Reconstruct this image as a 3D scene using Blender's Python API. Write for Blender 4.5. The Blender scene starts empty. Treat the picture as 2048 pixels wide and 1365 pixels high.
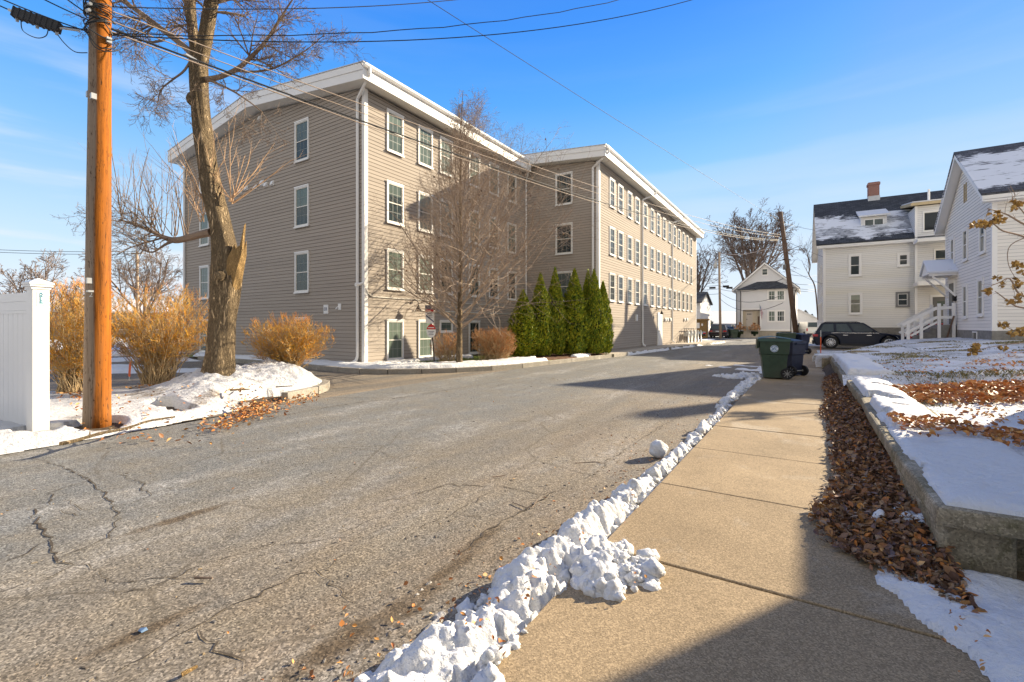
import bpy, math, random
import numpy as np
from mathutils import Vector, Matrix, noise as mnoise
R = math.radians
rng = random.Random(7)
sc = bpy.context.scene
col = sc.collection

# ------------------------------------------------------------------ the survey
# street runs along +Y, X to the right of it; the eye stands at (0, 0, EYE)
EYE, FOC, CX, CY, YAW = 1.55, 925.0, 1024.0, 653.0, R(32.6)
CA, SA = math.cos(YAW), math.sin(YAW)

def P(px, py, d):                      # measured direction + distance -> point
    lat = (px - CX) / FOC * d
    return Vector((lat * CA - d * SA, lat * SA + d * CA, EYE + (CY - py) / FOC * d))
def G(px, py, z=0.0):                  # on the level z
    return P(px, py, FOC * (EYE - z) / (py - CY))
def onX(px, X):                        # depth, Y where a vertical plane X=const is met
    k = (px - CX) / FOC
    d = X / (k * CA - SA)
    return d, d * (k * SA + CA)
def onY(px, Y):
    k = (px - CX) / FOC
    d = Y / (k * SA + CA)
    return d, d * (k * CA - SA)
def zat(py, d): return EYE + (CY - py) / FOC * d

# ------------------------------------------------------------------ mesh builder
class MB:
    def __init__(s): s.v = []; s.f = []; s.mi = []
    def quad(s, a, b, c, d, mi=0):
        n = len(s.v); s.v += [tuple(a), tuple(b), tuple(c), tuple(d)]; s.f.append((n, n+1, n+2, n+3)); s.mi.append(mi)
    def poly(s, pts, mi=0):
        n = len(s.v); s.v += [tuple(p) for p in pts]; s.f.append(tuple(range(n, n+len(pts)))); s.mi.append(mi)
    def box(s, x0, x1, y0, y1, z0, z1, mi=0):
        s.hexa([(x0,y0,z0),(x1,y0,z0),(x1,y1,z0),(x0,y1,z0),(x0,y0,z1),(x1,y0,z1),(x1,y1,z1),(x0,y1,z1)], mi)
    def hexa(s, p, mi=0):
        n = len(s.v); s.v += [tuple(q) for q in p]
        for f in ((0,3,2,1),(4,5,6,7),(0,1,5,4),(1,2,6,5),(2,3,7,6),(3,0,4,7)):
            s.f.append(tuple(n+i for i in f)); s.mi.append(mi)
    def beam(s, a, b, w, h, up=(0,0,1), mi=0):           # square bar from a to b
        a = Vector(a); b = Vector(b); d = (b-a).normalized(); up = Vector(up)
        sd = d.cross(up)
        if sd.length < 1e-4: sd = d.cross(Vector((1,0,0)))
        sd.normalize(); u2 = sd.cross(d).normalized(); sd *= w/2; u2 *= h/2
        s.hexa([a-sd-u2, a+sd-u2, a+sd+u2, a-sd+u2, b-sd-u2, b+sd-u2, b+sd+u2, b-sd+u2], mi)
    def prism(s, poly, fn0, fn1, mi=0):                  # 2D outline mapped by two functions
        n = len(s.v); k = len(poly)
        s.v += [tuple(fn0(*q)) for q in poly] + [tuple(fn1(*q)) for q in poly]
        s.f.append(tuple(n+i for i in range(k))[::-1]); s.f.append(tuple(n+k+i for i in range(k)))
        s.mi += [mi, mi]
        for i in range(k):
            j = (i+1) % k
            s.f.append((n+i, n+j, n+k+j, n+k+i)); s.mi.append(mi)
    def tube(s, pts, rad, n=6, cap=True, mi=0, rfun=None):
        m = len(pts); base = len(s.v)
        pts = [Vector(p) for p in pts]
        prev = None
        for i, p in enumerate(pts):
            t = (pts[min(i+1, m-1)] - pts[max(i-1, 0)])
            if t.length < 1e-9: t = Vector((0,0,1))
            t.normalize()
            if prev is None:
                a = Vector((1,0,0)) if abs(t.x) < .8 else Vector((0,1,0))
                u = t.cross(a).normalized()
            else:
                u = (prev - t*prev.dot(t))
                u = u.normalized() if u.length > 1e-6 else t.orthogonal().normalized()
            prev = u; w = t.cross(u)
            r = rad[i] if hasattr(rad, '__len__') else rad
            for k in range(n):
                an = 2*math.pi*k/n
                rr = r if rfun is None else r*rfun(an, p)
                q = p + u*(math.cos(an)*rr) + w*(math.sin(an)*rr)
                s.v.append((q.x, q.y, q.z))
        for i in range(m-1):
            for k in range(n):
                k2 = (k+1) % n
                s.f.append((base+i*n+k, base+i*n+k2, base+(i+1)*n+k2, base+(i+1)*n+k)); s.mi.append(mi)
        if cap and n > 2:
            s.f.append(tuple(base+k for k in range(n))[::-1]); s.mi.append(mi)
            s.f.append(tuple(base+(m-1)*n+k for k in range(n))); s.mi.append(mi)
    def lathe(s, prof, c=(0,0,0), axis='Z', n=20, mi=0):
        base = len(s.v); c = Vector(c)
        for r, h in prof:
            for k in range(n):
                an = 2*math.pi*k/n; a, b = r*math.cos(an), r*math.sin(an)
                q = {'Z': (a, b, h), 'Y': (a, h, b), 'X': (h, a, b)}[axis]
                s.v.append((c.x+q[0], c.y+q[1], c.z+q[2]))
        for i in range(len(prof)-1):
            for k in range(n):
                k2 = (k+1) % n
                s.f.append((base+i*n+k, base+i*n+k2, base+(i+1)*n+k2, base+(i+1)*n+k)); s.mi.append(mi)
        s.f.append(tuple(base+k for k in range(n))); s.mi.append(mi)
        s.f.append(tuple(base+(len(prof)-1)*n+k for k in range(n))[::-1]); s.mi.append(mi)
    def build(s, name, mats, parent=None, smooth=False, bevel=0, auto=None):
        me = bpy.data.meshes.new(name)
        me.from_pydata(s.v, [], s.f)
        if not isinstance(mats, (list, tuple)): mats = [mats]
        for m in mats: me.materials.append(m)
        if len(mats) > 1: me.polygons.foreach_set('material_index', s.mi)
        if smooth: me.polygons.foreach_set('use_smooth', [True]*len(me.polygons))
        me.update()
        o = bpy.data.objects.new(name, me); col.objects.link(o)
        if parent is not None: attach(o, parent)
        if bevel:
            b = o.modifiers.new('bevel', 'BEVEL'); b.width = bevel; b.segments = 2; b.limit_method = 'ANGLE'; b.angle_limit = R(35)
        return o

def wmat(o):
    b = Matrix.LocRotScale(o.location, o.rotation_euler, o.scale)
    return b if o.parent is None else wmat(o.parent) @ o.matrix_parent_inverse @ b
def attach(o, parent, local=False):
    o.parent = parent
    o.matrix_parent_inverse = Matrix() if local else wmat(parent).inverted()
def thing(name, label, cat, loc=(0,0,0), rz=0.0, group=None):
    o = bpy.data.objects.new(name, None); col.objects.link(o)
    o.location = loc; o.rotation_euler = (0, 0, rz); o.empty_display_size = .2
    return tag(o, label, cat, group)
def tag(o, label, cat, group=None):
    o['label'] = label; o['category'] = cat
    if group: o['group'] = group
    return o
def struct(o, kind='structure'):
    o['kind'] = kind; return o
def local(o):                                  # child mesh given in its thing's own frame
    o.matrix_parent_inverse = Matrix(); return o
def dup(root, loc, rz=None, scale=None, label=None, group=None):
    def cp(o, par):
        c = o.copy(); col.objects.link(c)
        if par is not None: c.parent = par
        for ch in [x for x in bpy.data.objects if x.parent == o and x != c]: cp(ch, c)
        return c
    r = cp(root, None); r.location = loc
    if rz is not None: r.rotation_euler = (0, 0, rz)
    if scale is not None: r.scale = scale
    if label: r['label'] = label
    if group: r['group'] = group
    return r

def catmull(pts, n):
    out = []; m = len(pts)
    for i in range(m-1):
        p0, p1, p2, p3 = pts[max(i-1,0)], pts[i], pts[i+1], pts[min(i+2,m-1)]
        for j in range(n):
            t = j/n
            out.append(tuple(.5*((2*b)+(-a+c)*t+(2*a-5*b+4*c-d)*t*t+(-a+3*b-3*c+d)*t**3) for a,b,c,d in zip(p0,p1,p2,p3)))
    out.append(tuple(pts[-1])); return out

# ------------------------------------------------------------------ numpy noise and height fields
def vnoise(x, y, seed=0):
    ix = np.floor(x); iy = np.floor(y); fx = x-ix; fy = y-iy
    fx = fx*fx*(3-2*fx); fy = fy*fy*(3-2*fy)
    def h(a, b):
        q = np.sin(a*127.1+b*311.7+seed*74.7)*43758.5453
        return q-np.floor(q)
    return (h(ix,iy)*(1-fx)+h(ix+1,iy)*fx)*(1-fy)+(h(ix,iy+1)*(1-fx)+h(ix+1,iy+1)*fx)*fy
def fbm(x, y, oct=4, seed=0):
    s = 0; a = .5
    for o in range(oct):
        s = s+a*(vnoise(x*2**o, y*2**o, seed+o*3.1)-.5); a *= .5
    return s
def sdist(px, py, poly):                       # + inside
    d = np.full(px.shape, 1e9); inside = np.zeros(px.shape, bool)
    n = len(poly)
    for i in range(n):
        ax, ay = poly[i]; bx, by = poly[(i+1) % n]
        ex, ey = bx-ax, by-ay; L = ex*ex+ey*ey+1e-12
        t = np.clip(((px-ax)*ex+(py-ay)*ey)/L, 0, 1)
        d = np.minimum(d, np.hypot(px-ax-t*ex, py-ay-t*ey))
        c = ((ay > py) != (by > py)) & (px < ex*(py-ay)/(ey+1e-12)+ax)
        inside ^= c
    return np.where(inside, d, -d)
def sstep(a, b, x):
    t = np.clip((x-a)/(b-a), 0, 1); return t*t*(3-2*t)
def field(name, x0, x1, y0, y1, res, zf, keepf, mats, parent=None, skirt=None, smooth=True):
    nx = int((x1-x0)/res)+1; ny = int((y1-y0)/res)+1
    X, Y = np.meshgrid(np.linspace(x0,x1,nx), np.linspace(y0,y1,ny))
    Z = zf(X, Y); K = keepf(X, Y)
    # cells with every corner kept
    c = K[:-1,:-1] & K[1:,:-1] & K[:-1,1:] & K[1:,1:]
    idx = -np.ones(X.shape, int)
    used = np.zeros(X.shape, bool)
    used[:-1,:-1] |= c; used[1:,:-1] |= c; used[:-1,1:] |= c; used[1:,1:] |= c
    idx[used] = np.arange(used.sum())
    V = np.stack([X[used], Y[used], Z[used]], 1)
    if skirt is not None:                      # rim of the sheet pulled to the ground
        cnt = np.zeros(X.shape, int)
        for a, b in ((slice(None,-1),slice(None,-1)),(slice(1,None),slice(None,-1)),(slice(None,-1),slice(1,None)),(slice(1,None),slice(1,None))):
            cnt[a, b] += c
        rim = (cnt < 4)[used]; sk = skirt(V[:,0], V[:,1]) if callable(skirt) else skirt
        V[:,2] = np.where(rim, sk, V[:,2])
    ii, jj = np.nonzero(c)
    F = np.stack([idx[ii,jj], idx[ii,jj+1], idx[ii+1,jj+1], idx[ii+1,jj]], 1)
    me = bpy.data.meshes.new(name); me.from_pydata(V.tolist(), [], F.tolist())
    for m in (mats if isinstance(mats, (list,tuple)) else [mats]): me.materials.append(m)
    if smooth: me.polygons.foreach_set('use_smooth', [True]*len(me.polygons))
    o = bpy.data.objects.new(name, me); col.objects.link(o)
    if parent is not None: attach(o, parent)
    return o
# ------------------------------------------------------------------ materials
class NT:
    def __init__(s, name):
        s.m = bpy.data.materials.new(name); s.m.use_nodes = True
        s.t = s.m.node_tree; s.b = s.t.nodes['Principled BSDF']
        s.co = s.t.nodes.new('ShaderNodeTexCoord').outputs['Object']
    def link(s, a, b): s.t.links.new(a, b)
    def val(s, sock, v):
        if hasattr(v, 'is_linked') or hasattr(v, 'links'): s.link(v, sock)
        else: sock.default_value = v
    def mapped(s, scale=(1,1,1), rot=(0,0,0), loc=(0,0,0)):
        n = s.t.nodes.new('ShaderNodeMapping'); s.link(s.co, n.inputs[0])
        n.inputs['Scale'].default_value = scale; n.inputs['Rotation'].default_value = rot; n.inputs['Location'].default_value = loc
        return n.outputs[0]
    def noise(s, scale, detail=4, rough=.55, vec=None, dist=0.0):
        n = s.t.nodes.new('ShaderNodeTexNoise'); s.link(vec or s.co, n.inputs['Vector'])
        n.inputs['Scale'].default_value = scale; n.inputs['Detail'].default_value = detail
        n.inputs['Roughness'].default_value = rough; n.inputs['Distortion'].default_value = dist
        return n.outputs['Fac']
    def noisec(s, scale, vec=None):
        n = s.t.nodes.new('ShaderNodeTexNoise'); s.link(vec or s.co, n.inputs['Vector']); n.inputs['Scale'].default_value = scale
        return n.outputs['Color']
    def vor(s, scale, vec=None, feature='F1', out='Distance', rand=1.0):
        n = s.t.nodes.new('ShaderNodeTexVoronoi'); n.feature = feature; s.link(vec or s.co, n.inputs['Vector'])
        n.inputs['Scale'].default_value = scale; n.inputs['Randomness'].default_value = rand
        return n.outputs[out]
    def ramp(s, fac, stops):
        n = s.t.nodes.new('ShaderNodeValToRGB'); s.link(fac, n.inputs[0]); e = n.color_ramp.elements
        while len(e) > 1: e.remove(e[-1])
        e[0].position = stops[0][0]; e[0].color = c4(stops[0][1])
        for p, c in stops[1:]:
            x = e.new(p); x.color = c4(c)
        return n.outputs[0]
    def mix(s, fac, a, b, mode='MIX'):
        n = s.t.nodes.new('ShaderNodeMix'); n.data_type = 'RGBA'; n.blend_type = mode
        s.val(n.inputs[0], fac)
        for k, v in ((6, a), (7, b)):
            if hasattr(v, 'links'): s.link(v, n.inputs[k])
            else: n.inputs[k].default_value = c4(v)
        return n.outputs[2]
    def math(s, op, a, b=0.0, clamp=False):
        n = s.t.nodes.new('ShaderNodeMath'); n.operation = op; n.use_clamp = clamp
        s.val(n.inputs[0], a); s.val(n.inputs[1], b); return n.outputs[0]
    def sep(s, vec=None):
        n = s.t.nodes.new('ShaderNodeSeparateXYZ'); s.link(vec or s.co, n.inputs[0]); return n.outputs
    def mrange(s, v, a, b, c=0.0, d=1.0, smooth=False):
        n = s.t.nodes.new('ShaderNodeMapRange'); s.link(v, n.inputs[0]); n.clamp = True
        if smooth: n.interpolation_type = 'SMOOTHSTEP'
        for k, x in zip((1,2,3,4), (a,b,c,d)): n.inputs[k].default_value = x
        return n.outputs[0]
    def bump(s, h, strength=.3, dist=.01, prev=None):
        n = s.t.nodes.new('ShaderNodeBump'); s.link(h, n.inputs['Height']); n.inputs['Strength'].default_value = strength
        n.inputs['Distance'].default_value = dist
        if prev is not None: s.link(prev, n.inputs['Normal'])
        s.link(n.outputs[0], s.b.inputs['Normal']); return n.outputs[0]
    def rnd(s):
        return s.t.nodes.new('ShaderNodeObjectInfo').outputs['Random']
    def rndisland(s):
        return s.t.nodes.new('ShaderNodeNewGeometry').outputs['Random Per Island']
    def done(s, colr, rough=.8, spec=.3, metal=0.0):
        s.val(s.b.inputs['Base Color'], colr if hasattr(colr, 'links') else c4(colr))
        s.val(s.b.inputs['Roughness'], rough); s.b.inputs['Specular IOR Level'].default_value = spec
        s.b.inputs['Metallic'].default_value = metal; return s.m
def c4(c):
    if isinstance(c, (int, float)): return (c, c, c, 1)
    return (c[0], c[1], c[2], 1)

def SM(name, c, rough=.75, var=.12, scale=3.0, bump=0.0, bscale=60.0, spec=.3, metal=0.0, stretch=(1,1,1), var2=None):
    n = NT(name); v = n.mapped(stretch)
    f = n.noise(scale, 6, .6, v)
    lo = tuple(x*(1-var) for x in c); hi = tuple(min(1, x*(1+var)) for x in c)
    cc = n.ramp(f, [(.3, lo), (.7, hi)])
    if 'clap' in name: cc = n.mix(n.math('MULTIPLY', n.rndisland(), .14), cc, tuple(q*.55 for q in c))
    if var2: cc = n.mix(n.ramp(n.noise(scale*.23, 3, .5, v), [(.45, 0), (.65, 1)]), cc, var2)
    if bump: n.bump(n.noise(bscale, 5, .6, v), bump, .01)
    return n.done(cc, rough, spec, metal)

def m_asphalt(name, ca, cb, patch=True, ruts=()):
    n = NT(name)
    x, y, z = n.sep()
    streak = n.mapped((1.2, .10, 1))                      # tyre-polished bands along the street
    base = n.mix(n.ramp(n.noise(1.1, 5, .6, streak), [(.38, 0), (.60, 1)]), tuple(q*1.12 for q in ca), tuple(q*.86 for q in cb))
    if patch:                                             # pale worn lines along the tyre tracks
        ln = n.ramp(n.noise(3.2, 4, .6, n.mapped((1.6,.035,1))), [(.60, 0), (.68, 1)])
        base = n.mix(n.math('MULTIPLY', ln, .30), base, (.40,.385,.35))
    if patch:                                             # far half a greyer overlay, near half old tan paving
        w = n.math('ADD', x, n.math('MULTIPLY', n.math('SUBTRACT', n.noise(.7, 3), .5), 1.6))
        f = n.mrange(w, -5.0, -3.8)
        grey = n.mix(n.noise(2.5, 4), (.155,.159,.157), (.197,.197,.190))
        base = n.mix(f, grey, base)
        # pale salt, only where it dried
        salt = n.math('MULTIPLY', n.ramp(n.noise(.9, 6, .65, n.mapped((1.3,.35,1))), [(.50, 0), (.66, 1)]), n.ramp(n.noise(9, 4, .7), [(.4, .15), (.62, 1)]))
        base = n.mix(n.math('MULTIPLY', salt, .62), base, (.44,.43,.415))
        # damp dirt near the gutter
        g = n.math('MULTIPLY', n.mrange(x, -4.4, -1.7), n.ramp(n.noise(1.6, 6, .7, n.mapped((1,.35,1))), [(.36, .15), (.62, 1)]))
        base = n.mix(n.math('MULTIPLY', g, .62), base, (.235,.165,.095))
        # tan fines over the whole near lane
        base = n.mix(n.math('MULTIPLY', n.ramp(n.noise(1.7, 5, .7), [(.4,0),(.7,1)]), .45), base, (.23,.19,.13))
    for (ex, ey, rx, ry) in ruts:                            # damp dirt lying in worn ruts
        dx = n.math('MULTIPLY', n.math('SUBTRACT', x, ex), 1/rx); dy = n.math('MULTIPLY', n.math('SUBTRACT', y, ey), 1/ry)
        e = n.math('ADD', n.math('MULTIPLY', dx, dx), n.math('MULTIPLY', dy, dy))
        e = n.math('ADD', e, n.math('MULTIPLY', n.math('SUBTRACT', n.noise(7, 6, .75), .5), 3.2))
        base = n.mix(n.mrange(e, 1.3, .1, 0, .85), base, (.105,.075,.045))
    # aggregate
    ag = n.vor(105, out='Color'); agv = n.sep(ag)[0]
    base = n.mix(.8, base, n.ramp(agv, [(0, .10), (.3, .30), (.6, .45), (.86, .66), (1, .95)]), 'OVERLAY')
    pit = n.ramp(n.math('ADD', n.vor(58), n.math('MULTIPLY', n.math('SUBTRACT', n.noise(3, 4), .5), .25)), [(.04, 0), (.24, 1)])
    base = n.mix(n.math('MULTIPLY', n.math('SUBTRACT', 1.0, pit), .75), base, (.06,.052,.045))
    pebble = n.ramp(n.sep(n.vor(31, out='Color'))[1], [(.955, 0), (.96, 1)])
    pm = n.math('MULTIPLY', pebble, n.ramp(n.vor(31), [(.16, 1), (.24, 0)]))
    base = n.mix(n.math('MULTIPLY', pm, .8), base, (.5,.42,.32))
    # hairline cracks
    dv = n.mix(.12, n.co, n.noisec(1.9)); 
    cr = n.vor(.62, dv, 'DISTANCE_TO_EDGE')
    crm = n.math('MULTIPLY', n.ramp(cr, [(.0, 1), (.013, 0)]), n.ramp(n.noise(.5, 2), [(.45, 0), (.58, 1)]))
    base = n.mix(n.math('MULTIPLY', crm, .6), base, (.09,.075,.055))
    b = n.bump(agv, .35, .006)
    n.bump(n.noise(7, 5, .6), .25, .03, b)
    return n.done(base, .85, .25)

def m_concrete(name, c, big=1.0, scale=150, moss=None):
    n = NT(name)
    b = n.mix(n.ramp(n.noise(1.3*big, 6, .65), [(.3, 0), (.7, 1)]), tuple(q*.82 for q in c), tuple(q*1.15 for q in c))
    b = n.mix(n.math('MULTIPLY', n.ramp(n.noise(4*big, 5, .7), [(.55,0),(.75,1)]), .35), b, tuple(q*.6 for q in c))
    sl = n.rndisland(); b = n.mix(n.math('MULTIPLY', sl, .45), b, tuple(q*.62 for q in c))
    st = n.ramp(n.noise(.9*big, 5, .65), [(.56,0),(.64,1)]); b = n.mix(n.math('MULTIPLY', st, .22), b, (.62,.58,.5))
    if moss: b = n.mix(n.math('MULTIPLY', n.ramp(n.noise(3.1, 6, .7), [(.5,0),(.62,.8)]), n.ramp(n.noise(22,4,.7), [(.35,.3),(.6,1)])), b, moss)
    ag = n.sep(n.vor(scale, out='Color'))[0]
    b = n.mix(.5, b, n.ramp(ag, [(0, .1), (.3, .32), (.7, .5), (1, .85)]), 'OVERLAY')
    n.bump(n.noise(scale*1.2, 4, .7), .35, .006)
    return n.done(b, .9, .2)

def m_snow(name, dirt=(.2,.16,.11), lo=.62, hi=.72, dscale=1.6, grass=None, tint=(.72,.725,.735), gl=(.50,.64)):
    n = NT(name)
    b = n.mix(n.noise(6, 5, .6), tuple(q*.95 for q in tint), tint)
    f = n.ramp(n.noise(dscale, 8, .68), [(lo, 0), (hi, 1)])
    f2 = n.ramp(n.noise(28, 4, .7), [(.35, .2), (.6, 1)])
    b = n.mix(n.math('MULTIPLY', f, f2), b, n.mix(n.noise(35, 3), tuple(q*.6 for q in dirt), tuple(q*1.4 for q in dirt)))
    sp = n.ramp(n.sep(n.vor(45, out='Color'))[2], [(.985, 0), (.99, 1)])
    sp = n.math('MULTIPLY', sp, n.ramp(n.vor(45), [(.1, 1), (.2, 0)]))
    b = n.mix(n.math('MULTIPLY', sp, .6), b, (.12,.08,.05))
    if grass:
        gv = n.mapped((1, 1, 1))
        g = n.ramp(n.noise(.75, 7, .7, gv), [(gl[0], 0), (gl[1], 1)])
        g = n.math('MULTIPLY', g, n.ramp(n.noise(40, 4, .75, n.mapped((1, .35, 1))), [(.42, 0), (.58, 1)]))
        b = n.mix(n.math('MULTIPLY', g, .9), b, n.mix(n.noise(20, 3), grass, tuple(q*.5 for q in grass)))
    bp = n.bump(n.noise(14, 6, .65), .8, .06)
    n.bump(n.noise(110, 3, .7), .35, .008, bp)
    n.b.inputs['Subsurface Weight'].default_value = 0.0
    return n.done(b, .65, .25)

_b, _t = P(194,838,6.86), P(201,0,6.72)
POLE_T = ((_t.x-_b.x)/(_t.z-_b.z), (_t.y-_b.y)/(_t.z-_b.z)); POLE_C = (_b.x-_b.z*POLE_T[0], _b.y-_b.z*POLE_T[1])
def m_pole(name, c, grey, grey_side=None):
    n = NT(name); v = n.mapped((1, 1, .035))
    g = n.noise(22, 6, .65, v, .3)
    b = n.ramp(g, [(.30, tuple(q*.38 for q in c)), (.47, c), (.72, tuple(q*1.3 for q in c))])
    b = n.mix(n.ramp(n.noise(3, 4, .6, n.mapped((1,1,.12))), [(.45,0),(.70,.75)]), b, grey)
    if grey_side:  # greyer tone along one side of the shaft, edge broken by noise
        (cx, cy), (tx, ty), (wx, wy), off = grey_side
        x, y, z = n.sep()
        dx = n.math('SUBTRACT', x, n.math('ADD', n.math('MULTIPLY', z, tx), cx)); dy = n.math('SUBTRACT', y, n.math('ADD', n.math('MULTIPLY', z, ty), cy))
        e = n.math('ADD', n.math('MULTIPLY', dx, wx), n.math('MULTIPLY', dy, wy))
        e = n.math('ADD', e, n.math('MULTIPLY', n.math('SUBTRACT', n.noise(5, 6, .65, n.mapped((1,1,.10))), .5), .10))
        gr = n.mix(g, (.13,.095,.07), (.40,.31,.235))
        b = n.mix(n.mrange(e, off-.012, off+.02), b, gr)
    crk = n.ramp(n.noise(15, 5, .7, n.mapped((1.3,1.3,.018)), .5), [(.485,0),(.497,1),(.503,1),(.515,0)])
    b = n.mix(n.math('MULTIPLY', crk, .65), b, (.035,.018,.01))
    sp = n.ramp(n.noise(34, 3, .6, n.mapped((1,1,.22))), [(.62,0),(.68,1)])
    b = n.mix(n.math('MULTIPLY', sp, .8), b, (.06,.03,.015))
    n.bump(n.math('SUBTRACT', g, n.math('MULTIPLY', sp, .5)), .5, .012)
    return n.done(b, .8, .15)

def m_bark(name, c, scale=9, dark=.45, bump=.8):
    n = NT(name); v = n.mapped((1, 1, .11))
    w = n.mix(.10, v, n.noisec(3.5, v))
    ns = n.noise(scale*1.3, 8, .7, w, .6)
    n2 = n.noise(scale*2.6, 6, .7, n.mapped((1,1,.2)), .8)
    rg_ = n.math('ABSOLUTE', n.math('SUBTRACT', n2, .5))
    ridge = n.ramp(n.math('ADD', n.math('MULTIPLY', rg_, 2.2), n.math('MULTIPLY', n.math('SUBTRACT', ns, .5), .5)), [(.03, 0), (.3, 1)])
    b = n.mix(ridge, tuple(q*dark*.7 for q in c), n.ramp(ns, [(.3, tuple(q*.75 for q in c)), (.7, tuple(q*1.25 for q in c))]))
    n.bump(n.math('ADD', ridge, n.math('MULTIPLY', ns, .6)), min(1,bump*1.2), .06)
    return n.done(b, .9, .15)

def m_shingle(name, c, snow=0.0, zr=None, wcol=(.78,.8,.84), snowpos=None, axis='YZ'):
    n = NT(name); x, y, z = n.sep()
    # courses follow height, tabs follow the ridge direction
    v = n.t.nodes.new('ShaderNodeCombineXYZ'); n.link(x, v.inputs[0]); n.link(n.math('MULTIPLY', z, 1.35), v.inputs[1])
    br = n.t.nodes.new('ShaderNodeTexBrick'); n.link(v.outputs[0], br.inputs['Vector'])
    br.inputs['Scale'].default_value = 1; br.inputs['Brick Width'].default_value = .32; br.inputs['Row Height'].default_value = .16
    br.inputs['Mortar Size'].default_value = .012; br.inputs['Color1'].default_value = c4(tuple(q*.8 for q in c)); br.inputs['Color2'].default_value = c4(tuple(q*1.35 for q in c))
    br.inputs['Mortar'].default_value = c4(tuple(q*.5 for q in c)); br.inputs['Bias'].default_value = 0
    b = br.outputs['Color']
    if snow:
        s1 = n.ramp(n.math('ADD', n.math('MULTIPLY', n.noise(.5, 3, .5), .6), n.math('MULTIPLY', n.noise(3.2, 5, .7, n.mapped((.3,1,2.6))), .4)), [(.62-snow, 0), (.70-snow, 1)])
        rows = n.math('FRACT', n.math('MULTIPLY', z, 1.35/.16)); 
        s2 = n.math('ADD', n.math('MULTIPLY', rows, .55), n.math('MULTIPLY', n.noise(6, 4, .7, n.mapped((.6,1,1.5))), .75))
        if zr:
            zz = n.math('ADD', z, n.math('MULTIPLY', n.math('SUBTRACT', n.noise(.8, 5, .65), .5), 2.2))
            band = n.math('MULTIPLY', n.mrange(zz, zr[1], zr[1]-.7), n.mrange(zz, zr[0], zr[0]+.5))
            s1 = n.math('MULTIPLY', band, n.math('ADD', n.math('MULTIPLY', s1, .55), .45))
        s = n.mrange(n.math('ADD', n.math('MULTIPLY', s1, .85), n.math('MULTIPLY', s2, .55)), .66, .88, 0, .92)
        b = n.mix(s, b, wcol)
    n.bump(n.noise(80, 3), .3, .01)
    return n.done(b, .85, .2)

def m_brick(name):
    n = NT(name); x, y, z = n.sep()
    v = n.t.nodes.new('ShaderNodeCombineXYZ'); n.link(n.math('ADD', x, y), v.inputs[0]); n.link(z, v.inputs[1])
    br = n.t.nodes.new('ShaderNodeTexBrick'); n.link(v.outputs[0], br.inputs['Vector'])
    for k, q in (('Scale', 1), ('Brick Width', .21), ('Row Height', .07), ('Mortar Size', .008)): br.inputs[k].default_value = q
    br.inputs['Color1'].default_value = c4((.20,.055,.04)); br.inputs['Color2'].default_value = c4((.28,.085,.06)); br.inputs['Mortar'].default_value = c4((.45,.4,.36))
    return n.done(br.outputs['Color'], .9, .2)

def m_glass(name, dark=(.03,.04,.045), pale=(.30,.36,.33), amount=.5, refl=.5):
    n = NT(name)
    f = n.math('ADD', n.math('MULTIPLY', n.rnd(), .9), n.math('MULTIPLY', n.noise(1.4, 2), .35))
    z_ = n.sep()[2]                                     # blinds let down to a different height in every window
    down = n.math('GREATER_THAN', z_, n.math('ADD', n.math('MULTIPLY', n.math('FRACT', n.math('MULTIPLY', n.rnd(), 7.31)), 2.0), .1))
    f = n.math('ADD', f, n.math('MULTIPLY', down, .28))
    folds = n.noise(9, 3, .6, n.mapped((1, 1, .03)))
    cc = n.mix(n.ramp(f, [(.75-amount*.6, 0), (1.0-amount*.5, 1)]), dark, n.mix(folds, tuple(q*.55 for q in pale), pale))
    n.bump(n.noise(1.3, 2), .06, .05)
    n.b.inputs['IOR'].default_value = 1.5
    return n.done(cc, .04, refl)

def m_leafmix(name, cols, rough=.7, trans=0.0):
    n = NT(name); r = n.rndisland()
    st = [(i/len(cols), c) for i, c in enumerate(cols)]
    cr = n.ramp(r, st); cr.node.color_ramp.interpolation = 'CONSTANT'
    b = n.mix(n.noise(60, 3), n.mix(.35, cr, (0,0,0)), cr)
    if trans: n.b.inputs['Transmission Weight'].default_value = trans
    return n.done(b, rough, .3)

MAT = {}
MAT['asphalt'] = m_asphalt('weathered asphalt', (.222,.199,.163), (.194,.186,.170), ruts=[(G(a,b).x,G(a,b).y,c,d) for a,b,c,d in ((365,1035,.07,.40),(290,1262,.06,.26),(800,1222,.10,.42),(905,1135,.06,.3),(700,1260,.08,.07),(660,1300,.09,.3),(960,1080,.05,.3))])
MAT['lot'] = m_asphalt('driveway asphalt', (.235,.19,.14), (.19,.172,.148), False)
MAT['sidewalk'] = m_concrete('tan sidewalk concrete', (.345,.26,.16))
MAT['crackdirt'] = SM('crack dirt', (.075,.06,.045), .95, .3, 40)
MAT['joint'] = SM('joint dirt', (.07,.055,.035), .95)
MAT['stone'] = m_concrete('mossy wall concrete', (.29,.25,.18), 2.5, 90, (.10,.095,.04))
MAT['granite'] = m_concrete('granite kerb', (.36,.33,.28), 2, 120)
MAT['ground'] = m_snow('winter ground', (.2,.17,.1), .40, .55, .12, (.14,.12,.05), (.62,.62,.63))
MAT['snow'] = m_snow('snow', lo=.69, hi=.78)
MAT['ridgesnow'] = m_snow('gritty shovelled snow', (.22,.17,.12), .60, .78, 5.5)
MAT['cleansnow'] = m_snow('clean snow', lo=.80, hi=.9, tint=(.72,.725,.735))
MAT['verge'] = m_snow('verge snow with bare soil', (.16,.12,.08), .535, .62, .95, None, (.60,.60,.61))
MAT['lawn'] = m_snow('thin snow on lawn', (.2,.14,.08), .60, .68, 1.6, (.17,.145,.06), gl=(.44,.60))
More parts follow.
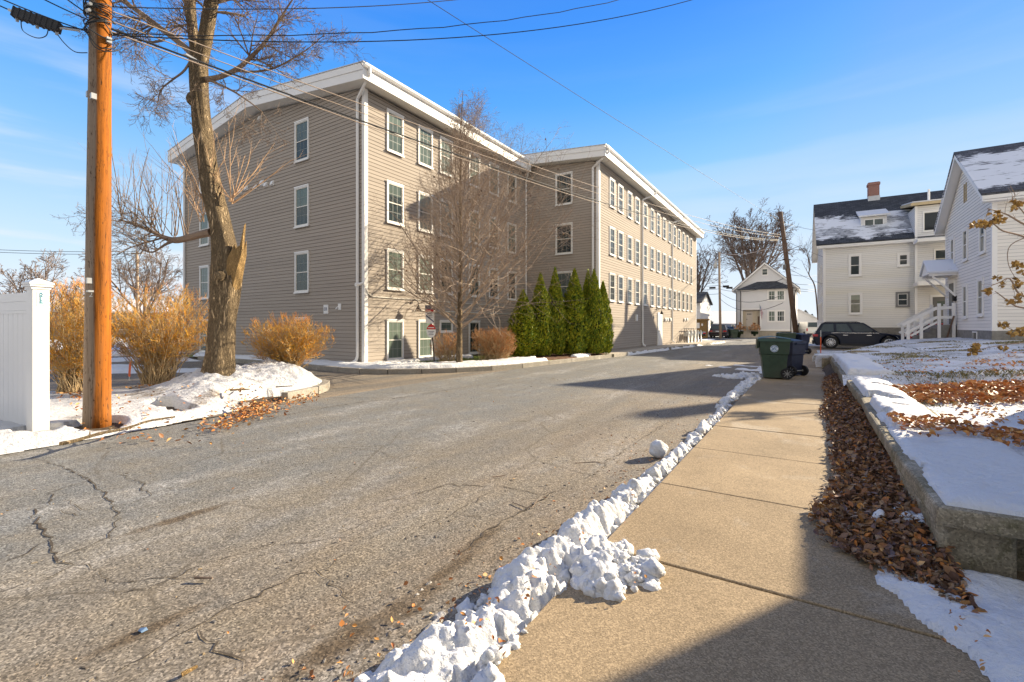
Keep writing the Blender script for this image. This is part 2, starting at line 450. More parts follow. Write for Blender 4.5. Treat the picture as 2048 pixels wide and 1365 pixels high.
MAT['soil'] = SM('dark soil', (.075,.055,.038), .95, .4, 14, .8, 40)
MAT['mulch'] = SM('bark mulch', (.12,.06,.035), .95, .5, 25, 1.0, 60)
MAT['turf'] = SM('winter turf', (.16,.19,.05), .9, .4, 12, .8, 90)
MAT['taupe'] = SM('taupe clapboard', (.395,.346,.298), .85, .07, 1.1, .12, 30, spec=.08, stretch=(.35,.35,8))
MAT['lapshade'] = SM('painted lap shade', (.12,.10,.08), .9, .1)  # dark colour painting in the shade line under each board lap
MAT['palelapshade'] = SM('pale painted lap shade', (.33,.33,.34), .9, .1)  # paler painted shade line for the white and grey houses
MAT['white'] = SM('white trim paint', (.80,.79,.77), .5, .03, 1.2)
MAT['vinyl'] = SM('white vinyl fence', (.74,.735,.73), .35, .02, .8)
MAT['whiteclap'] = SM('white clapboard', (.82,.79,.74), .7, .05, .9, spec=.15, stretch=(.4,.4,7))
MAT['greyclap'] = SM('pale grey siding', (.74,.735,.72), .7, .06, .6, spec=.15, stretch=(.4,.4,6), var2=(.72,.69,.60))
MAT['beigeclap'] = SM('beige siding', (.52,.45,.34), .6, .06, .8)
MAT['battenwhite'] = SM('white board siding', (.68,.68,.69), .6, .04, 1.0)
MAT['found'] = SM('block foundation', (.22,.21,.19), .9, .25, 5, .5, 30)
MAT['shingle'] = m_shingle('dark shingles', (.055,.06,.07))
MAT['shinglesnow'] = m_shingle('snow dusted shingles', (.055,.06,.07), .16, (8.0,10.9))
MAT['shinglesnow2'] = m_shingle('snowy shingles', (.085,.088,.10), .17, (6.5,9.35))
MAT['hoodsnow'] = m_shingle('snowy hood shingles', (.085,.088,.10), .24)
MAT['roofsnow'] = m_snow('roof snow', lo=.85, hi=.95)
MAT['brick'] = m_brick('red brick')
MAT['metalroof'] = SM('pale roof edge', (.55,.56,.58), .4, .05)
MAT['glass'] = m_glass('window glass', (.03,.04,.042), (.15,.18,.17), .4)
MAT['glassgreen'] = m_glass('window glass with curtains', (.035,.045,.043), (.17,.215,.18), .55, .4)
MAT['glassdark'] = m_glass('dark window glass', (.018,.022,.025), (.07,.08,.08), .4)
MAT['carglass'] = m_glass('car glass', (.006,.008,.011), (.05,.075,.085), .6, .5)
MAT['sash'] = SM('cream sash', (.68,.66,.60), .5, .03)
MAT['muntin'] = SM('grille bars', (.26,.28,.265), .5, .03)
MAT['polewood'] = m_pole('orange treated pole wood', (.33,.105,.012), (.15,.085,.045), grey_side=(POLE_C, POLE_T, (-.267,-.964), .038))
MAT['oldpole'] = m_pole('grey weathered pole wood', (.16,.105,.075), (.12,.10,.09))
MAT['palepole'] = SM('pale pole wood', (.33,.25,.18), .9, .2, 6, stretch=(1,1,.1))
MAT['bark'] = m_bark('rough tree bark', (.56,.42,.26), 7, .42, .95)
MAT['rawwood'] = m_bark('split raw wood', (.55,.36,.16), 20, .6, .5)
MAT['twig'] = SM('grey brown twigs', (.21,.155,.115), .9, .25, 2)
MAT['twigfar'] = SM('far twigs', (.165,.125,.105), .95, .25, .5)
MAT['shoot'] = SM('pale young shoots', (.50,.33,.20), .8, .2, 3)
MAT['beartwig'] = SM('pear twigs', (.33,.255,.195), .9, .25, 2)
MAT['stem'] = SM('tan bush stems', (.46,.34,.19), .85, .25, 5)
MAT['gold'] = m_leafmix('golden bush tips', [(.78,.34,.02),(.70,.37,.045),(.82,.45,.03),(.66,.24,.025),(.54,.37,.13),(.78,.39,.025),(.46,.33,.16)])
MAT['goldpink'] = m_leafmix('reddish bush tips', [(.72,.29,.09),(.76,.38,.09),(.66,.24,.08)])
MAT['hedge'] = m_leafmix('russet hedge twigs', [(.56,.28,.12),(.48,.27,.13),(.62,.34,.14),(.44,.22,.10)])
MAT['arb'] = m_leafmix('arborvitae sprays', [(.30,.36,.02),(.18,.26,.02),(.40,.42,.025),(.12,.19,.02),(.44,.42,.03)], .6)
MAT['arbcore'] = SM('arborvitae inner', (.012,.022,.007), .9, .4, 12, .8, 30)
MAT['pine'] = m_leafmix('far pine', [(.05,.065,.04),(.04,.055,.035),(.08,.09,.05)])
MAT['leaf'] = m_leafmix('fallen leaves', [(.27,.13,.065),(.20,.10,.055),(.33,.18,.09),(.24,.14,.09),(.15,.085,.06),(.40,.20,.07),(.30,.21,.15),(.19,.11,.08),(.12,.065,.045),(.36,.24,.15)], .6)
MAT['leafsun'] = m_leafmix('bright fallen leaves', [(.62,.24,.06),(.50,.19,.055),(.70,.34,.09),(.40,.16,.06),(.62,.30,.12),(.34,.15,.06),(.70,.42,.18)], .55)
MAT['bud'] = m_leafmix('curled brown seed heads', [(.40,.25,.07),(.32,.19,.05),(.46,.30,.10),(.26,.15,.045)])
MAT['grassblade'] = m_leafmix('dormant grass', [(.22,.20,.08),(.32,.26,.12),(.15,.155,.06),(.40,.32,.16)])
MAT['wire'] = SM('black cable', (.03,.032,.035), .6, .1)
MAT['palewire'] = SM('weathered grey cable', (.42,.33,.26), .6, .1)
MAT['greyplastic'] = SM('grey plastic', (.20,.20,.2), .6, .15)
MAT['galv'] = SM('galvanised steel', (.45,.46,.46), .45, .1, 8, metal=.4)
MAT['cartgreen'] = SM('dark green cart plastic', (.030,.055,.036), .5, .25, 6, .15, 90, .4, var2=(.05,.065,.045))
MAT['cartlid'] = SM('green cart lid', (.035,.075,.062), .42, .15, 5, .1, 80, .4)
MAT['cartblue'] = SM('navy cart plastic', (.018,.024,.052), .5, .25, 6, .15, 90, .4)
MAT['black'] = SM('black rubber', (.018,.018,.02), .75, .3, 9)
MAT['darkplastic'] = SM('dark plastic', (.03,.031,.034), .55, .2)
MAT['emblem'] = SM('emblem white', (.62,.68,.75), .5, .05)
MAT['emblemblue'] = SM('emblem blue', (.16,.26,.42), .5, .1)
MAT['navypaint'] = SM('dark blue car paint', (.007,.012,.028), .3, .1, 2, spec=.3)
MAT['maroonpaint'] = SM('dark plum car paint', (.05,.035,.045), .2, .1, 2, spec=.6)
MAT['bluepaint'] = SM('mid blue car paint', (.05,.075,.17), .25, .1, 2, spec=.6)
MAT['palepaint'] = SM('pale blue car paint', (.30,.38,.45), .25, .1, 2, spec=.6)
MAT['vanwhite'] = SM('white van paint', (.66,.66,.64), .35, .05, 2, spec=.5)
MAT['redpaint'] = SM('red truck paint', (.24,.012,.02), .3, .1, 2, spec=.5)
MAT['chrome'] = SM('alloy', (.62,.63,.65), .25, .05, metal=.8)
MAT['taillight'] = SM('red tail lamp', (.45,.02,.025), .15, .1, spec=.7)
MAT['headlight'] = SM('clear head lamp', (.55,.58,.62), .1, .1, spec=.8)
MAT['orange'] = SM('orange marker', (.75,.13,.03), .5, .1)
MAT['red'] = SM('sign red', (.55,.04,.035), .5, .1)
MAT['signblue'] = SM('sign dark blue', (.10,.11,.17), .5, .1)
MAT['teal'] = SM('teal print', (.06,.27,.34), .5, .05)
MAT['greydoor'] = SM('grey door', (.13,.13,.125), .5, .1)
MAT['tandoor'] = SM('tan door', (.50,.45,.40), .5, .05)
MAT['lamp'] = SM('dark bronze lamp', (.05,.04,.035), .5, .1)
MAT['concretepale'] = SM('pale concrete', (.42,.37,.3), .9, .15, 3, .3, 50)
MAT['soffit'] = SM('soffit white', (.74,.72,.67), .6, .03)
MAT['pinkwood'] = SM('yellowed soffit', (.5,.40,.24), .7, .1)
MAT['bluehouse'] = SM('blue grey siding', (.16,.20,.30), .6, .1)
# ------------------------------------------------------------------ ground, road, sidewalk, snow
def sheet(name, pts, z, mat, kind='structure'):
    mb = MB(); mb.poly([(x, y, z) for x, y in pts]); o = mb.build(name, mat); return struct(o, kind)
sheet('ground', [(-400,-200),(400,-200),(400,600),(-400,600)], -.06, MAT['ground'])
sheet('parking_lot', [(-46,-12),(-8.6,-12),(-8.6,10),(-9.0,14),(-46,34)], -.006, MAT['lot'])
sheet('road', [(-8.25,-14),(-8.1,1.0),(-8.35,3.0),(-8.75,5.5),(-8.95,9.0),(-8.9,14.5),(-8.3,22),(-7.9,30),(-7.0,44),(-6.0,58),(-60,64),(-60,74),(60,74),(60,58),(-.9,54),(-.95,36),(-1.0,-14)], 0.0, MAT['asphalt'])
sheet('driveway', [(-.95,35.2),(9,37.6),(9,43.4),(-.95,43.4)], .012, MAT['lot'])

# sidewalk slabs with open joints
mb = MB()
ys = [-3.0,-1.5,.05,1.45,2.93,4.42,5.94,7.4,8.9,10.4,11.9,13.4,14.9,16.4,17.9,19.4,20.9,22.4,23.9,25.4,26.9,28.4,29.9,31.4,32.9,34.6]
for a, b in zip(ys, ys[1:]):
    t = rng.uniform(-.004, .004)
    mb.box(-1.17, .46 if a > 3 else 1.3, a+.007, b-.007, -.05, .08+t)
o = mb.build('sidewalk', MAT['sidewalk'], bevel=.008); struct(o)
sheet('sidewalk_joints', [(-1.165,-3),(.45,-3),(.45,34.6),(-1.165,34.6)], .062, MAT['joint'])
# strip of soil under the leaves
def zsoil(X, Y): return (Y < 3.3)*-.05+.15*sstep(.34,.70,X)*sstep(3.4,4.3,Y)+ .075+.05*fbm(X*5, Y*5, 3, 3)+.05*sstep(.42,.66,X)
struct(field('soil_strip', .22, .70, 2.3, 20, .05, zsoil, lambda X,Y: (Y > 3.42+.3*fbm(X*6,Y,2,8)) & (X > .27+.16*fbm(Y*1.3, X, 3, 9)+.12*sstep(6,11,Y)*1.0-.10*sstep(3.2,2.4,Y)*-1), MAT['soil'], skirt=.06))
# far sidewalk by the apartment building and kerbs there
mb = MB()
fs = [(-9.15,22.9),(-8.3,22.2),(-7.95,30),(-7.05,44),(-6.7,49),(-9.15,49)]
mb.prism(fs, lambda x,y: (x,y,-.03), lambda x,y: (x,y,.16)); struct(mb.build('far_sidewalk', MAT['concretepale']))

def kerb_run(name, pts, w=.15, h=.16, seg=None):
    mb = MB(); p = [Vector((x,y,0)) for x,y in pts]
    for i in range(len(p)-1):
        a, b = p[i], p[i+1]; d = (b-a).normalized(); nrm = Vector((-d.y, d.x, 0))*w/2
        g = d*.004; j = rng.uniform(-.008,.008); up = Vector((0,0,h+j)); dn = Vector((0,0,-.05))
        mb.hexa([a+g-nrm+dn, b-g-nrm+dn, b-g+nrm+dn, a+g+nrm+dn, a+g-nrm+up, b-g-nrm+up, b-g+nrm+up, a+g+nrm+up])
    return struct(mb.build(name, MAT['granite'], bevel=.015))
# building bed kerb (measured along its foot)
bedk = [(-24,10.35),(-21.0,10.35),(-18.0,10.4),(-16.2,10.35),(-14.6,10.2),(-13.4,10.1),(-12.4,10.15),(-11.5,10.5),(-10.7,11.2),(-10.0,12.1),(-9.4,13.3),(-9.0,14.7),(-8.8,16.4),(-8.65,18.2),(-8.45,20.2),(-8.3,22.1)]
kerb_run('bed_kerb', bedk)
kerb_run('far_kerb', [(-8.22,22.2),(-8.1,25),(-7.98,28),(-7.75,32),(-7.45,37),(-7.1,42),(-6.8,47)], .14, .165)
# bed behind that kerb: turf, mulch and snow
bed = bedk[3:]+[(-9.2,22.7),(-13.55,22.7),(-13.55,11.35),(-28,11.3),(-28,10.4)]
bed = [(-26,10.42)]+[(x-.06,y+.07) for x,y in bedk[1:]]+[(-9.2,22.7),(-13.55,22.7),(-13.55,11.3),(-26,11.3)]
def zbed(X,Y): return .135+.02*fbm(X*3,Y*3,3,5)
struct(field('lawn_bed', -26, -8.3, 10, 22.8, .12, zbed, lambda X,Y: sdist(X,Y,bed) > 0, MAT['turf'], skirt=.08))
def zbs(X,Y):
    s = sdist(X,Y,bed); return .16+.10*sstep(0,.35,s)+.14*np.maximum(0,fbm(X*2.6,Y*2.6,4,8))+.05*fbm(X*9,Y*9,3,2)
def kbs(X,Y):
    s = sdist(X,Y,bed); nz = fbm(X*1.6,Y*1.6,4,21)
    return (s > .03) & (s+nz*.8 < 1.05+.3*(X > -12)) & (Y < 16.9+nz*2) | ((s > .05) & (s+nz*.4 < .55) & (Y > 19.0) & (Y < 20.6)) | ((Y < 11.28)&(s>.03)&(X<-13)&(nz>-.2))
struct(field('bed_snow', -25, -8.4, 10, 22.5, .07, zbs, kbs, MAT['snow'], skirt=.10))
def zmu(X,Y): return .175+.08*fbm(X*7,Y*7,3,5)
mul = [(-10.1,17.0),(-9.0,16.9),(-8.72,19),(-8.5,21),(-8.5,22.2),(-9.6,22.5),(-11.2,19.5),(-11.4,17.6)]
struct(field('mulch_bed', -11.6, -8.4, 16.5, 22.6, .08, zmu, lambda X,Y: sdist(X,Y,mul)+.25*fbm(X*2,Y*2,3,4) > 0, MAT['mulch'], skirt=.11))
# snow thrown against the far kerb
def zfk(X,Y): return .02+.16*np.clip(.6+1.6*fbm(X*3,Y*2.2,4,31),0,1)
struct(field('gutter_snow', -8.6, -6.3, 24, 48, .07, zfk, lambda X,Y: (np.abs(X-(-8.08+(Y-25)*.057)) < .13+.45*fbm(X*.7,Y*.5,3,33)+.02*(Y-24)/6), MAT['snow'], skirt=.0))
struct(field('gutter_snow', -9.0, -8.2, 15, 22, .06, zfk, lambda X,Y: (np.abs(X-(-8.72+(Y-15)*.057)) < .02+.25*fbm(X*.9,Y*.8,3,37)), MAT['snow'], skirt=.0))

# island between road and parking lot: kerb nose, snow mounds, bare patches
isl = [(-9.5,-12),(-8.25,-12),(-8.12,1.0),(-8.35,2.9),(-8.75,4.3),(-9.2,5.75),(-9.55,6.6),(-10.15,7.3),(-10.9,7.65),(-11.7,7.5),(-12.3,6.9),(-12.8,5.5),(-13.4,3.6),(-15.5,2.0),(-20,0.6),(-26,-2),(-26,-12)]
kerb_run('island_kerb', [(-9.17,5.55),(-9.5,6.5),(-9.86,7.0),(-10.3,7.36),(-10.9,7.56),(-11.6,7.45)], .16, .17)
def zis(X,Y):
    s = sdist(X,Y,isl)
    m1 = .42*np.exp(-(((X+11.15)/1.0)**2+((Y-6.55)/.85)**2))+.38*np.exp(-(((X+11.2)/.9)**2+((Y-5.1)/.9)**2))+.22*np.exp(-(((X+9.9)/.7)**2+((Y-4.6)/.8)**2))
    lump = np.clip((m1-.05)*4,0,1)
    rough = .10*fbm(X*3.2,Y*3.2,4,41)+.05*fbm(X*11,Y*11,3,42)
    return .035+.14*sstep(0,.45,s)+m1+rough*(.45+1.5*lump)*sstep(0,.3,s)+.14*np.maximum(0,.2+fbm(X*6,Y*6,3,44))*lump
def kis(X,Y):
    s = sdist(X,Y,isl); nz = fbm(X*1.8,Y*1.8,4,47)
    hole = ((X+8.80)**2+(Y-2.44)**2 < (.27+.16*nz)**2) | (((X+8.84)/.15)**2+((Y-1.84)/.16)**2 < 1+nz) | ((X+12.55)**2+(Y-4.35)**2 < (.3+.3*nz)**2)
    d = (((X+9.55)/.60)**2+((Y-3.6)/.16)**2 < .8+2*nz) | (((X+9.0)/.12)**2+((Y-3.55)/.3)**2 < .8+2*nz)
    foot = (((X+9.25)/.22)**2+((Y-5.2)/.75)**2 < 1+1.6*nz)
    return (s+.16*nz > .02) & ~hole & ~d & ~foot
struct(field('verge_snow', -20, -8.0, -6, 7.7, .05, zis, kis, MAT['verge'], skirt=.0))
def zsv(X,Y): return .012+.02*fbm(X*6,Y*6,3,3)+.055*sstep(0,.5,sdist(X,Y,isl))
struct(field('verge_soil', -14, -8.0, 0, 7.6, .06, zsv, lambda X,Y: sdist(X,Y,isl)+.1*fbm(X*5,Y*5,3,11) > 0.04, MAT['soil'], skirt=-.01))
# old snow lying in the parking lot and far yards
def far_snow(nm, x0,x1,y0,y1,res,h,seed,th):
    return struct(field(nm, x0,x1,y0,y1,res, lambda X,Y: .0+h*np.clip(fbm(X*.5,Y*.5,4,seed)+th,0,1)+.03*fbm(X*3,Y*3,3,seed), lambda X,Y: fbm(X*.5,Y*.5,4,seed)+th > 0, MAT['snow'], skirt=-.01))
far_snow('lot_snow', -44,-15, 2,10, .2, .5, 51, .03)
far_snow('lot_snow', -60,-30, 9,40, .3, 1.2, 57, .10)
far_snow('yard_snow', -30,-9, 52,58, .25, .4, 61, .05)
far_snow('yard_snow', 2,30, 46,60, .3, .4, 66, .02)

# ---- lumpy ridge of shovelled snow along the sidewalk
r2 = random.Random(11)
def ridge_field(name, nodes, lumps, x0,x1,y0,y1,res, mat, seed, zg=None):
    """nodes: (x, y, half width, height) along the ridge; lumps: crumbs that ride on it"""
    N = np.array(nodes); Lm = np.array(lumps)
    ground = zg or (lambda X,Y: np.where(X > -1.17, .078, .0))
    def zf(X,Y):
        nz = fbm(X*7,Y*7,4,seed); big = fbm(X*2.6,Y*2.6,3,seed+20); h = np.zeros(X.shape)
        wx = X+.03*fbm(X*6,Y*6,3,seed+3); wy = Y+.03*fbm(X*6,Y*6,3,seed+4)
        for (ax,ay,aw,ah),(bx,by,bw,bh) in zip(N,N[1:]):
            if ax < -900 or bx < -900: continue
            if max(ay,by)+max(aw,bw) < y0 or min(ay,by)-max(aw,bw) > y1: continue
            ex,ey = bx-ax,by-ay; t = np.clip(((wx-ax)*ex+(wy-ay)*ey)/(ex*ex+ey*ey+1e-9),0,1)
            d = np.hypot(wx-ax-t*ex,wy-ay-t*ey); w = (aw+(bw-aw)*t)*(.80+.8*nz+1.5*big); far = np.clip(1.15-(Y-4.0)*.13,.6,1.0) if y0 < 16 else 1.0; w = w*far; H = (ah+(bh-ah)*t)*far*np.clip(.78+3.4*big,-.1,1.5)
            h = np.maximum(h, H*np.power(np.clip(1-(d/np.maximum(w,.02))**2,0,1),1.25))
        add = np.zeros(X.shape)
        for cx,cy,rx,ry,hh,an in Lm:
            rr = max(rx,ry)*1.3
            if cy < y0-rr or cy > y1+rr or cx < x0-rr or cx > x1+rr: continue
            i0,i1 = np.searchsorted(Y[:,0],[cy-rr,cy+rr]); j0,j1 = np.searchsorted(X[0],[cx-rr,cx+rr])
            if i1 <= i0 or j1 <= j0: continue
            dx = wx[i0:i1,j0:j1]-cx; dy = wy[i0:i1,j0:j1]-cy; ca,sa = math.cos(an),math.sin(an)
            q = ((dx*ca+dy*sa)/rx)**2+((-dx*sa+dy*ca)/ry)**2
            add[i0:i1,j0:j1] = np.maximum(add[i0:i1,j0:j1], hh*np.power(np.clip(1-q,0,1),.75))
        tot = h+add*np.clip(.35+h/.05,0,1)
        return np.where(tot > .004, ground(X,Y)+tot*(1+.5*fbm(X*16,Y*16,3,seed+7))+.018*fbm(X*38,Y*38,3,seed+1)*np.clip(tot/.03,0,1), -1)
    return struct(field(name, x0,x1,y0,y1,res, zf, lambda X,Y: zf(X,Y) > ground(X,Y)+.008, mat, skirt=lambda x,y: ground(x,y)-.004))
nodes = []; lumps = []
for px, py, w, h in [(800,1400,.26,.08),(880,1345,.25,.085),(930,1290,.22,.095),(985,1240,.21,.09),(1020,1195,.19,.10),(1065,1160,.18,.10),(1105,1128,.17,.10),(1150,1085,.16,.11),(1190,1052,.15,.11),(1215,1030,.15,.085),(1242,1003,.13,.075),(1266,983,.13,.08),(1290,966,.07,.04),(1312,948,.11,.09),(1332,928,.05,.03),(1352,910,.085,.06),(1372,891,.09,.07),(1390,874,.05,.03),(1407,858,.10,.11),(1422,843,.10,.10),(1438,826,.04,.02),(1451,806,.12,.09),(1467,790,.12,.085),(1484,775,.17,.075),(1502,762,.2,.08),(1512,752,.15,.05)]:
    g = G(px,py,.05); nodes.append((g.x,g.y,w,h))
nodes.append((-999,-999,0,0))
for px, py, w, h in [(1120,1120,.12,.09),(1175,1122,.20,.115),(1230,1132,.21,.11),(1262,1155,.17,.065),(1300,1168,.07,.025)]:
    g = G(px,py,.06); nodes.append((g.x,g.y,w,h))
nodes.append((-999,-999,0,0))
for px, py, w, h in [(1188,1120,.17,.11),(1200,1165,.16,.06),(1225,1190,.08,.025)]:
    g = G(px,py,.06); nodes.append((g.x,g.y,w,h))
nodes.append((-999,-999,0,0))
for px, py, w, h in [(1440,752,.3,.02),(1470,757,.3,.04),(1500,748,.3,.03)]:
    g = G(px,py,.0); nodes.append((g.x,g.y,w,h))
for k in range(len(nodes)-1):
    (ax,ay,aw,ah),(bx,by,bw,bh) = nodes[k],nodes[k+1]
    if ax < -900 or bx < -900: continue
    L = math.hypot(bx-ax,by-ay); n = int(max(10, 230*L*(aw+bw)/.3*(1.0 if ay < 6 else .6)))
    for i in range(n):
        t = r2.random(); w = aw+(bw-aw)*t; H = ah+(bh-ah)*t; a = r2.uniform(0,6.28); q = w*1.02*math.sqrt(r2.random())
        s = min(.095,.014+.024*r2.expovariate(1.0)+.05*(r2.random() < .12)); lumps.append((ax+(bx-ax)*t+math.cos(a)*q, ay+(by-ay)*t+math.sin(a)*q, s, s*r2.uniform(.6,1), s*r2.uniform(.45,1.0), r2.uniform(0,3.1)))
def snow_chunks(name, nodes, dens, seed, y1=99, smin=.012, sav=.014):
    rr = random.Random(seed); mb = MB(); m, n = 7, 9
    unit = [(math.sin(math.pi*i/m)*math.cos(2*math.pi*k/n), math.sin(math.pi*i/m)*math.sin(2*math.pi*k/n), math.cos(math.pi*i/m)) for i in range(m+1) for k in range(n)]
    for (ax,ay,aw,ah),(bx,by,bw,bh) in zip(nodes,nodes[1:]):
        if ax < -900 or bx < -900 or min(ay,by) > y1: continue
        L = math.hypot(bx-ax,by-ay)
        for _ in range(int(dens*L*(aw+bw)/.3)):
            t = rr.random(); w = aw+(bw-aw)*t; H = ah+(bh-ah)*t; a = rr.uniform(0,6.28); q = math.sqrt(rr.random())*1.05; x, y = ax+(bx-ax)*t+math.cos(a)*q*w, ay+(by-ay)*t+math.sin(a)*q*w
            s_ = min(.075, smin+rr.expovariate(1/sav)); z = (.078 if x > -1.17 else 0.0)+max(0,H*max(0,1-q*q)**1.1)*rr.uniform(.55,.95)+s_*.15
            f = rr.uniform(.55,.9); o = rr.uniform(0,50); k0 = len(mb.v); ca, sa = math.cos(o), math.sin(o)
            for ux,uy,uz in unit:
                d = 1+.55*mnoise.noise((ux*1.4+o,uy*1.4,uz*1.4))+.28*mnoise.noise((ux*3.4,uy*3.4+o,uz*3.4)); X_, Y_ = ux*s_*d, uy*s_*d*f
                mb.v.append((x+X_*ca-Y_*sa, y+X_*sa+Y_*ca, z+uz*s_*d*f))
            for i in range(m):
                for k in range(n): mb.f.append((k0+i*n+k, k0+i*n+(k+1)%n, k0+(i+1)*n+(k+1)%n, k0+(i+1)*n+k)); mb.mi.append(0)
    return struct(mb.build(name, MAT['ridgesnow'], None, smooth=True), 'stuff')
snow_chunks('snow_crumbs', nodes, 260, 5, 6.0); snow_chunks('snow_crumbs', [q for q in nodes if q[1] > 5.2], 70, 6, 99, .014, .017)
ridge_field('sidewalk_snow', nodes, lumps, -3.0, .1, .8, 4.6, .0085, MAT['ridgesnow'], 3)
ridge_field('sidewalk_snow', nodes, lumps, -2.6, -.2, 4.6, 8.0, .014, MAT['ridgesnow'], 3)
ridge_field('sidewalk_snow', nodes, lumps, -2.8, -.2, 8.0, 16.5, .025, MAT['ridgesnow'], 3)
nodes = [(-1.2,17.2,.25,.06)]+[(-1.15-.3*r2.random(),17+k*1.5,r2.uniform(.1,.35),r2.uniform(.03,.10)) for k in range(1,13)]+[(-999,-999,0,0),(-3.3,19.5,.25,.02),(-2.2,18.6,.4,.035),(-1.6,18.2,.3,.03),(-999,-999,0,0),(-2.6,20.4,.2,.02),(-1.7,20.0,.35,.03)]
lumps = [(-1.2+r2.gauss(0,.2),r2.uniform(17,34),s:=r2.uniform(.03,.12),s*1.2,s*.5,0) for _ in range(260)]
ridge_field('sidewalk_snow', nodes, lumps, -4.5, .3, 16.5, 36, .06, MAT['ridgesnow'], 8)
# thin ice and grey slush beside the ridge
MAT['slush'] = m_snow('grey slush', (.2,.16,.11), .42, .58, 9, None, (.50,.48,.45))
def sl(*l): return [(G(a,b).x,G(a,b).y,w,h) for a,b,w,h in l]+[(-999,-999,0,0)]
nodes = sl((912,1112,.03,.012),(893,1132,.05,.014),(868,1158,.06,.012),(832,1195,.04,.01))+sl((945,1200,.03,.01),(948,1203,.03,.01))+sl((1070,1008,.02,.008),(1035,1020,.01,.006))+sl((1172,957,.035,.012),(1186,958,.03,.01))+sl((960,1195,.05,.02),(880,1240,.09,.025),(830,1290,.09,.02),(790,1330,.08,.02))
ridge_field('slush', nodes, [(-50,0,.1,.1,.1,0)], -3.2, .0, .9, 5.6, .012, MAT['slush'], 6)
# snow on the path at the foot of the wall end, and lumps among the leaves
def path_ground(X,Y): return .084+.0*X
def zps(X,Y):
    e = X-(.47+.42*np.clip(3.05-Y,-.25,2)+.16*fbm(X*5,Y*5,4,90)); return .086+.055*np.power(np.clip(e/.22,0,1),.6)*(1+1.1*fbm(X*6,Y*6,4,91))+.018*fbm(X*26,Y*26,3,92)
struct(field('path_snow', .3, 2.9, .6, 3.72, .016, zps, lambda X,Y: (X-(.47+.42*np.clip(3.05-Y,-.25,2)+.16*fbm(X*5,Y*5,4,90)) > 0) & ~((X > .68)&(Y > 3.66)), MAT['snow'], skirt=.08))
nodes = []
def lump(px, py, r, h):
    g = G(px,py,.1); q = r2.uniform(-.5,.5)*r; nodes.extend([(g.x-q,g.y-r*.4,r,h*.8),(g.x+q,g.y+r*.4,r*.8,h),(-999,-999,0,0)])
for a in [(1828,1078,.085,.045),(1800,1050,.05,.03),(1848,1128,.09,.05),(1868,1165,.10,.05),(1838,1150,.06,.04)]: lump(*a)
for px, py in [(1770,1072),(1758,1058),(1700,960),(1735,970),(1722,978),(1690,1030),(1762,1000),(1745,910),(1700,880),(1710,862),(1728,915),(1697,842),(1672,765),(1662,750),(1682,775),(1657,740),(1690,800)]: lump(px, py, r2.uniform(.025,.055), r2.uniform(.02,.045))
ridge_field('path_snow', nodes, [(-50,0,.1,.1,.1,0)], .2, .75, 3.2, 14, .0125, MAT['cleansnow'], 12, lambda X,Y: .10+.19*np.clip((X-.28)/.42,0,1)*np.clip((Y-3.35)/.9,0,1))

# ---- raised lawn on the right
def zlawn(X,Y):
    z = .43+.44*np.clip((X-1.1)/5.6,0,1)+.10*sstep(12.0,12.35,Y)
    z = z+.05*fbm(X*.9,Y*.9,4,71)+.035*fbm(X*4,Y*4,4,72)*1.4
    xx = np.clip(X-.6,0,3.9); z = z*(1-sstep(0,1,(Y-20-3.6*xx)/(10-1.4*xx)))+.03*fbm(X*1.7,Y*1.7,3,79)
    z = z-.10*np.exp(-((Y-11.65)/.33)**2)*(X < 8)
    lip = .12*np.exp(-((Y-15.6+.5*np.sin(X*1.3)+.4*fbm(X*2,Y,3,75))/.35)**2)*sstep(2.6,4,X)
    return z+lip
def klawn(X,Y):
    left = np.where(Y < 11.2, 1.0, np.where(Y < 12.25, .62, np.where(Y < 19.6, 1.25, .15+.25*fbm(Y*.9,X,3,77))))
    return (X > left) & (Y > np.where(X < 1.3, 3.75, 4.02)) & (Y < 36.6+.8*fbm(X*.8,Y,3,70))
struct(field('lawn', .1, 3.4, 3.7, 20, .04, zlawn, klawn, MAT['lawn']))
struct(field('lawn', .05, 3.45, 20.0, 36.4, .09, zlawn, klawn, MAT['lawn'], skirt=.0))
struct(field('lawn', 3.4, 16, 3.7, 36.4, .1, zlawn, klawn, MAT['lawn']))
# ------------------------------------------------------------------ shared house pieces
def siding(mb, p0, u, n, prof, z0, z1, pitch=.115, lip=.013, mi=0, lapshade=.010, gi=1):
    p0 = Vector(p0); u = Vector(u); n = Vector(n); z = z0
    while z < z1-1e-4:
        zb = min(z+pitch, z1)
        a0, a1 = prof(z); b0, b1 = prof(zb)
        if a1-a0 > .02:
            if b1 < b0: b0 = b1 = (b0+b1)/2
            A = [p0+u*a0+n*lip, p0+u*a1+n*lip, p0+u*b1, p0+u*b0]
            for q, zz in zip(A, (z+lapshade, z+lapshade, zb, zb)): q.z = zz
            mb.quad(*A, mi=mi)
            C = [p0+u*a0, p0+u*a1]; C[0].z = C[1].z = z+lapshade; D = [c.copy() for c in C]; D[0].z = D[1].z = z-.002
            mb.quad(C[0], C[1], A[1], A[0], mi=gi); mb.quad(C[0], C[1], D[1], D[0], mi=gi)  # underside and strip below the lip coloured as shade
        z = zb
_win = {}
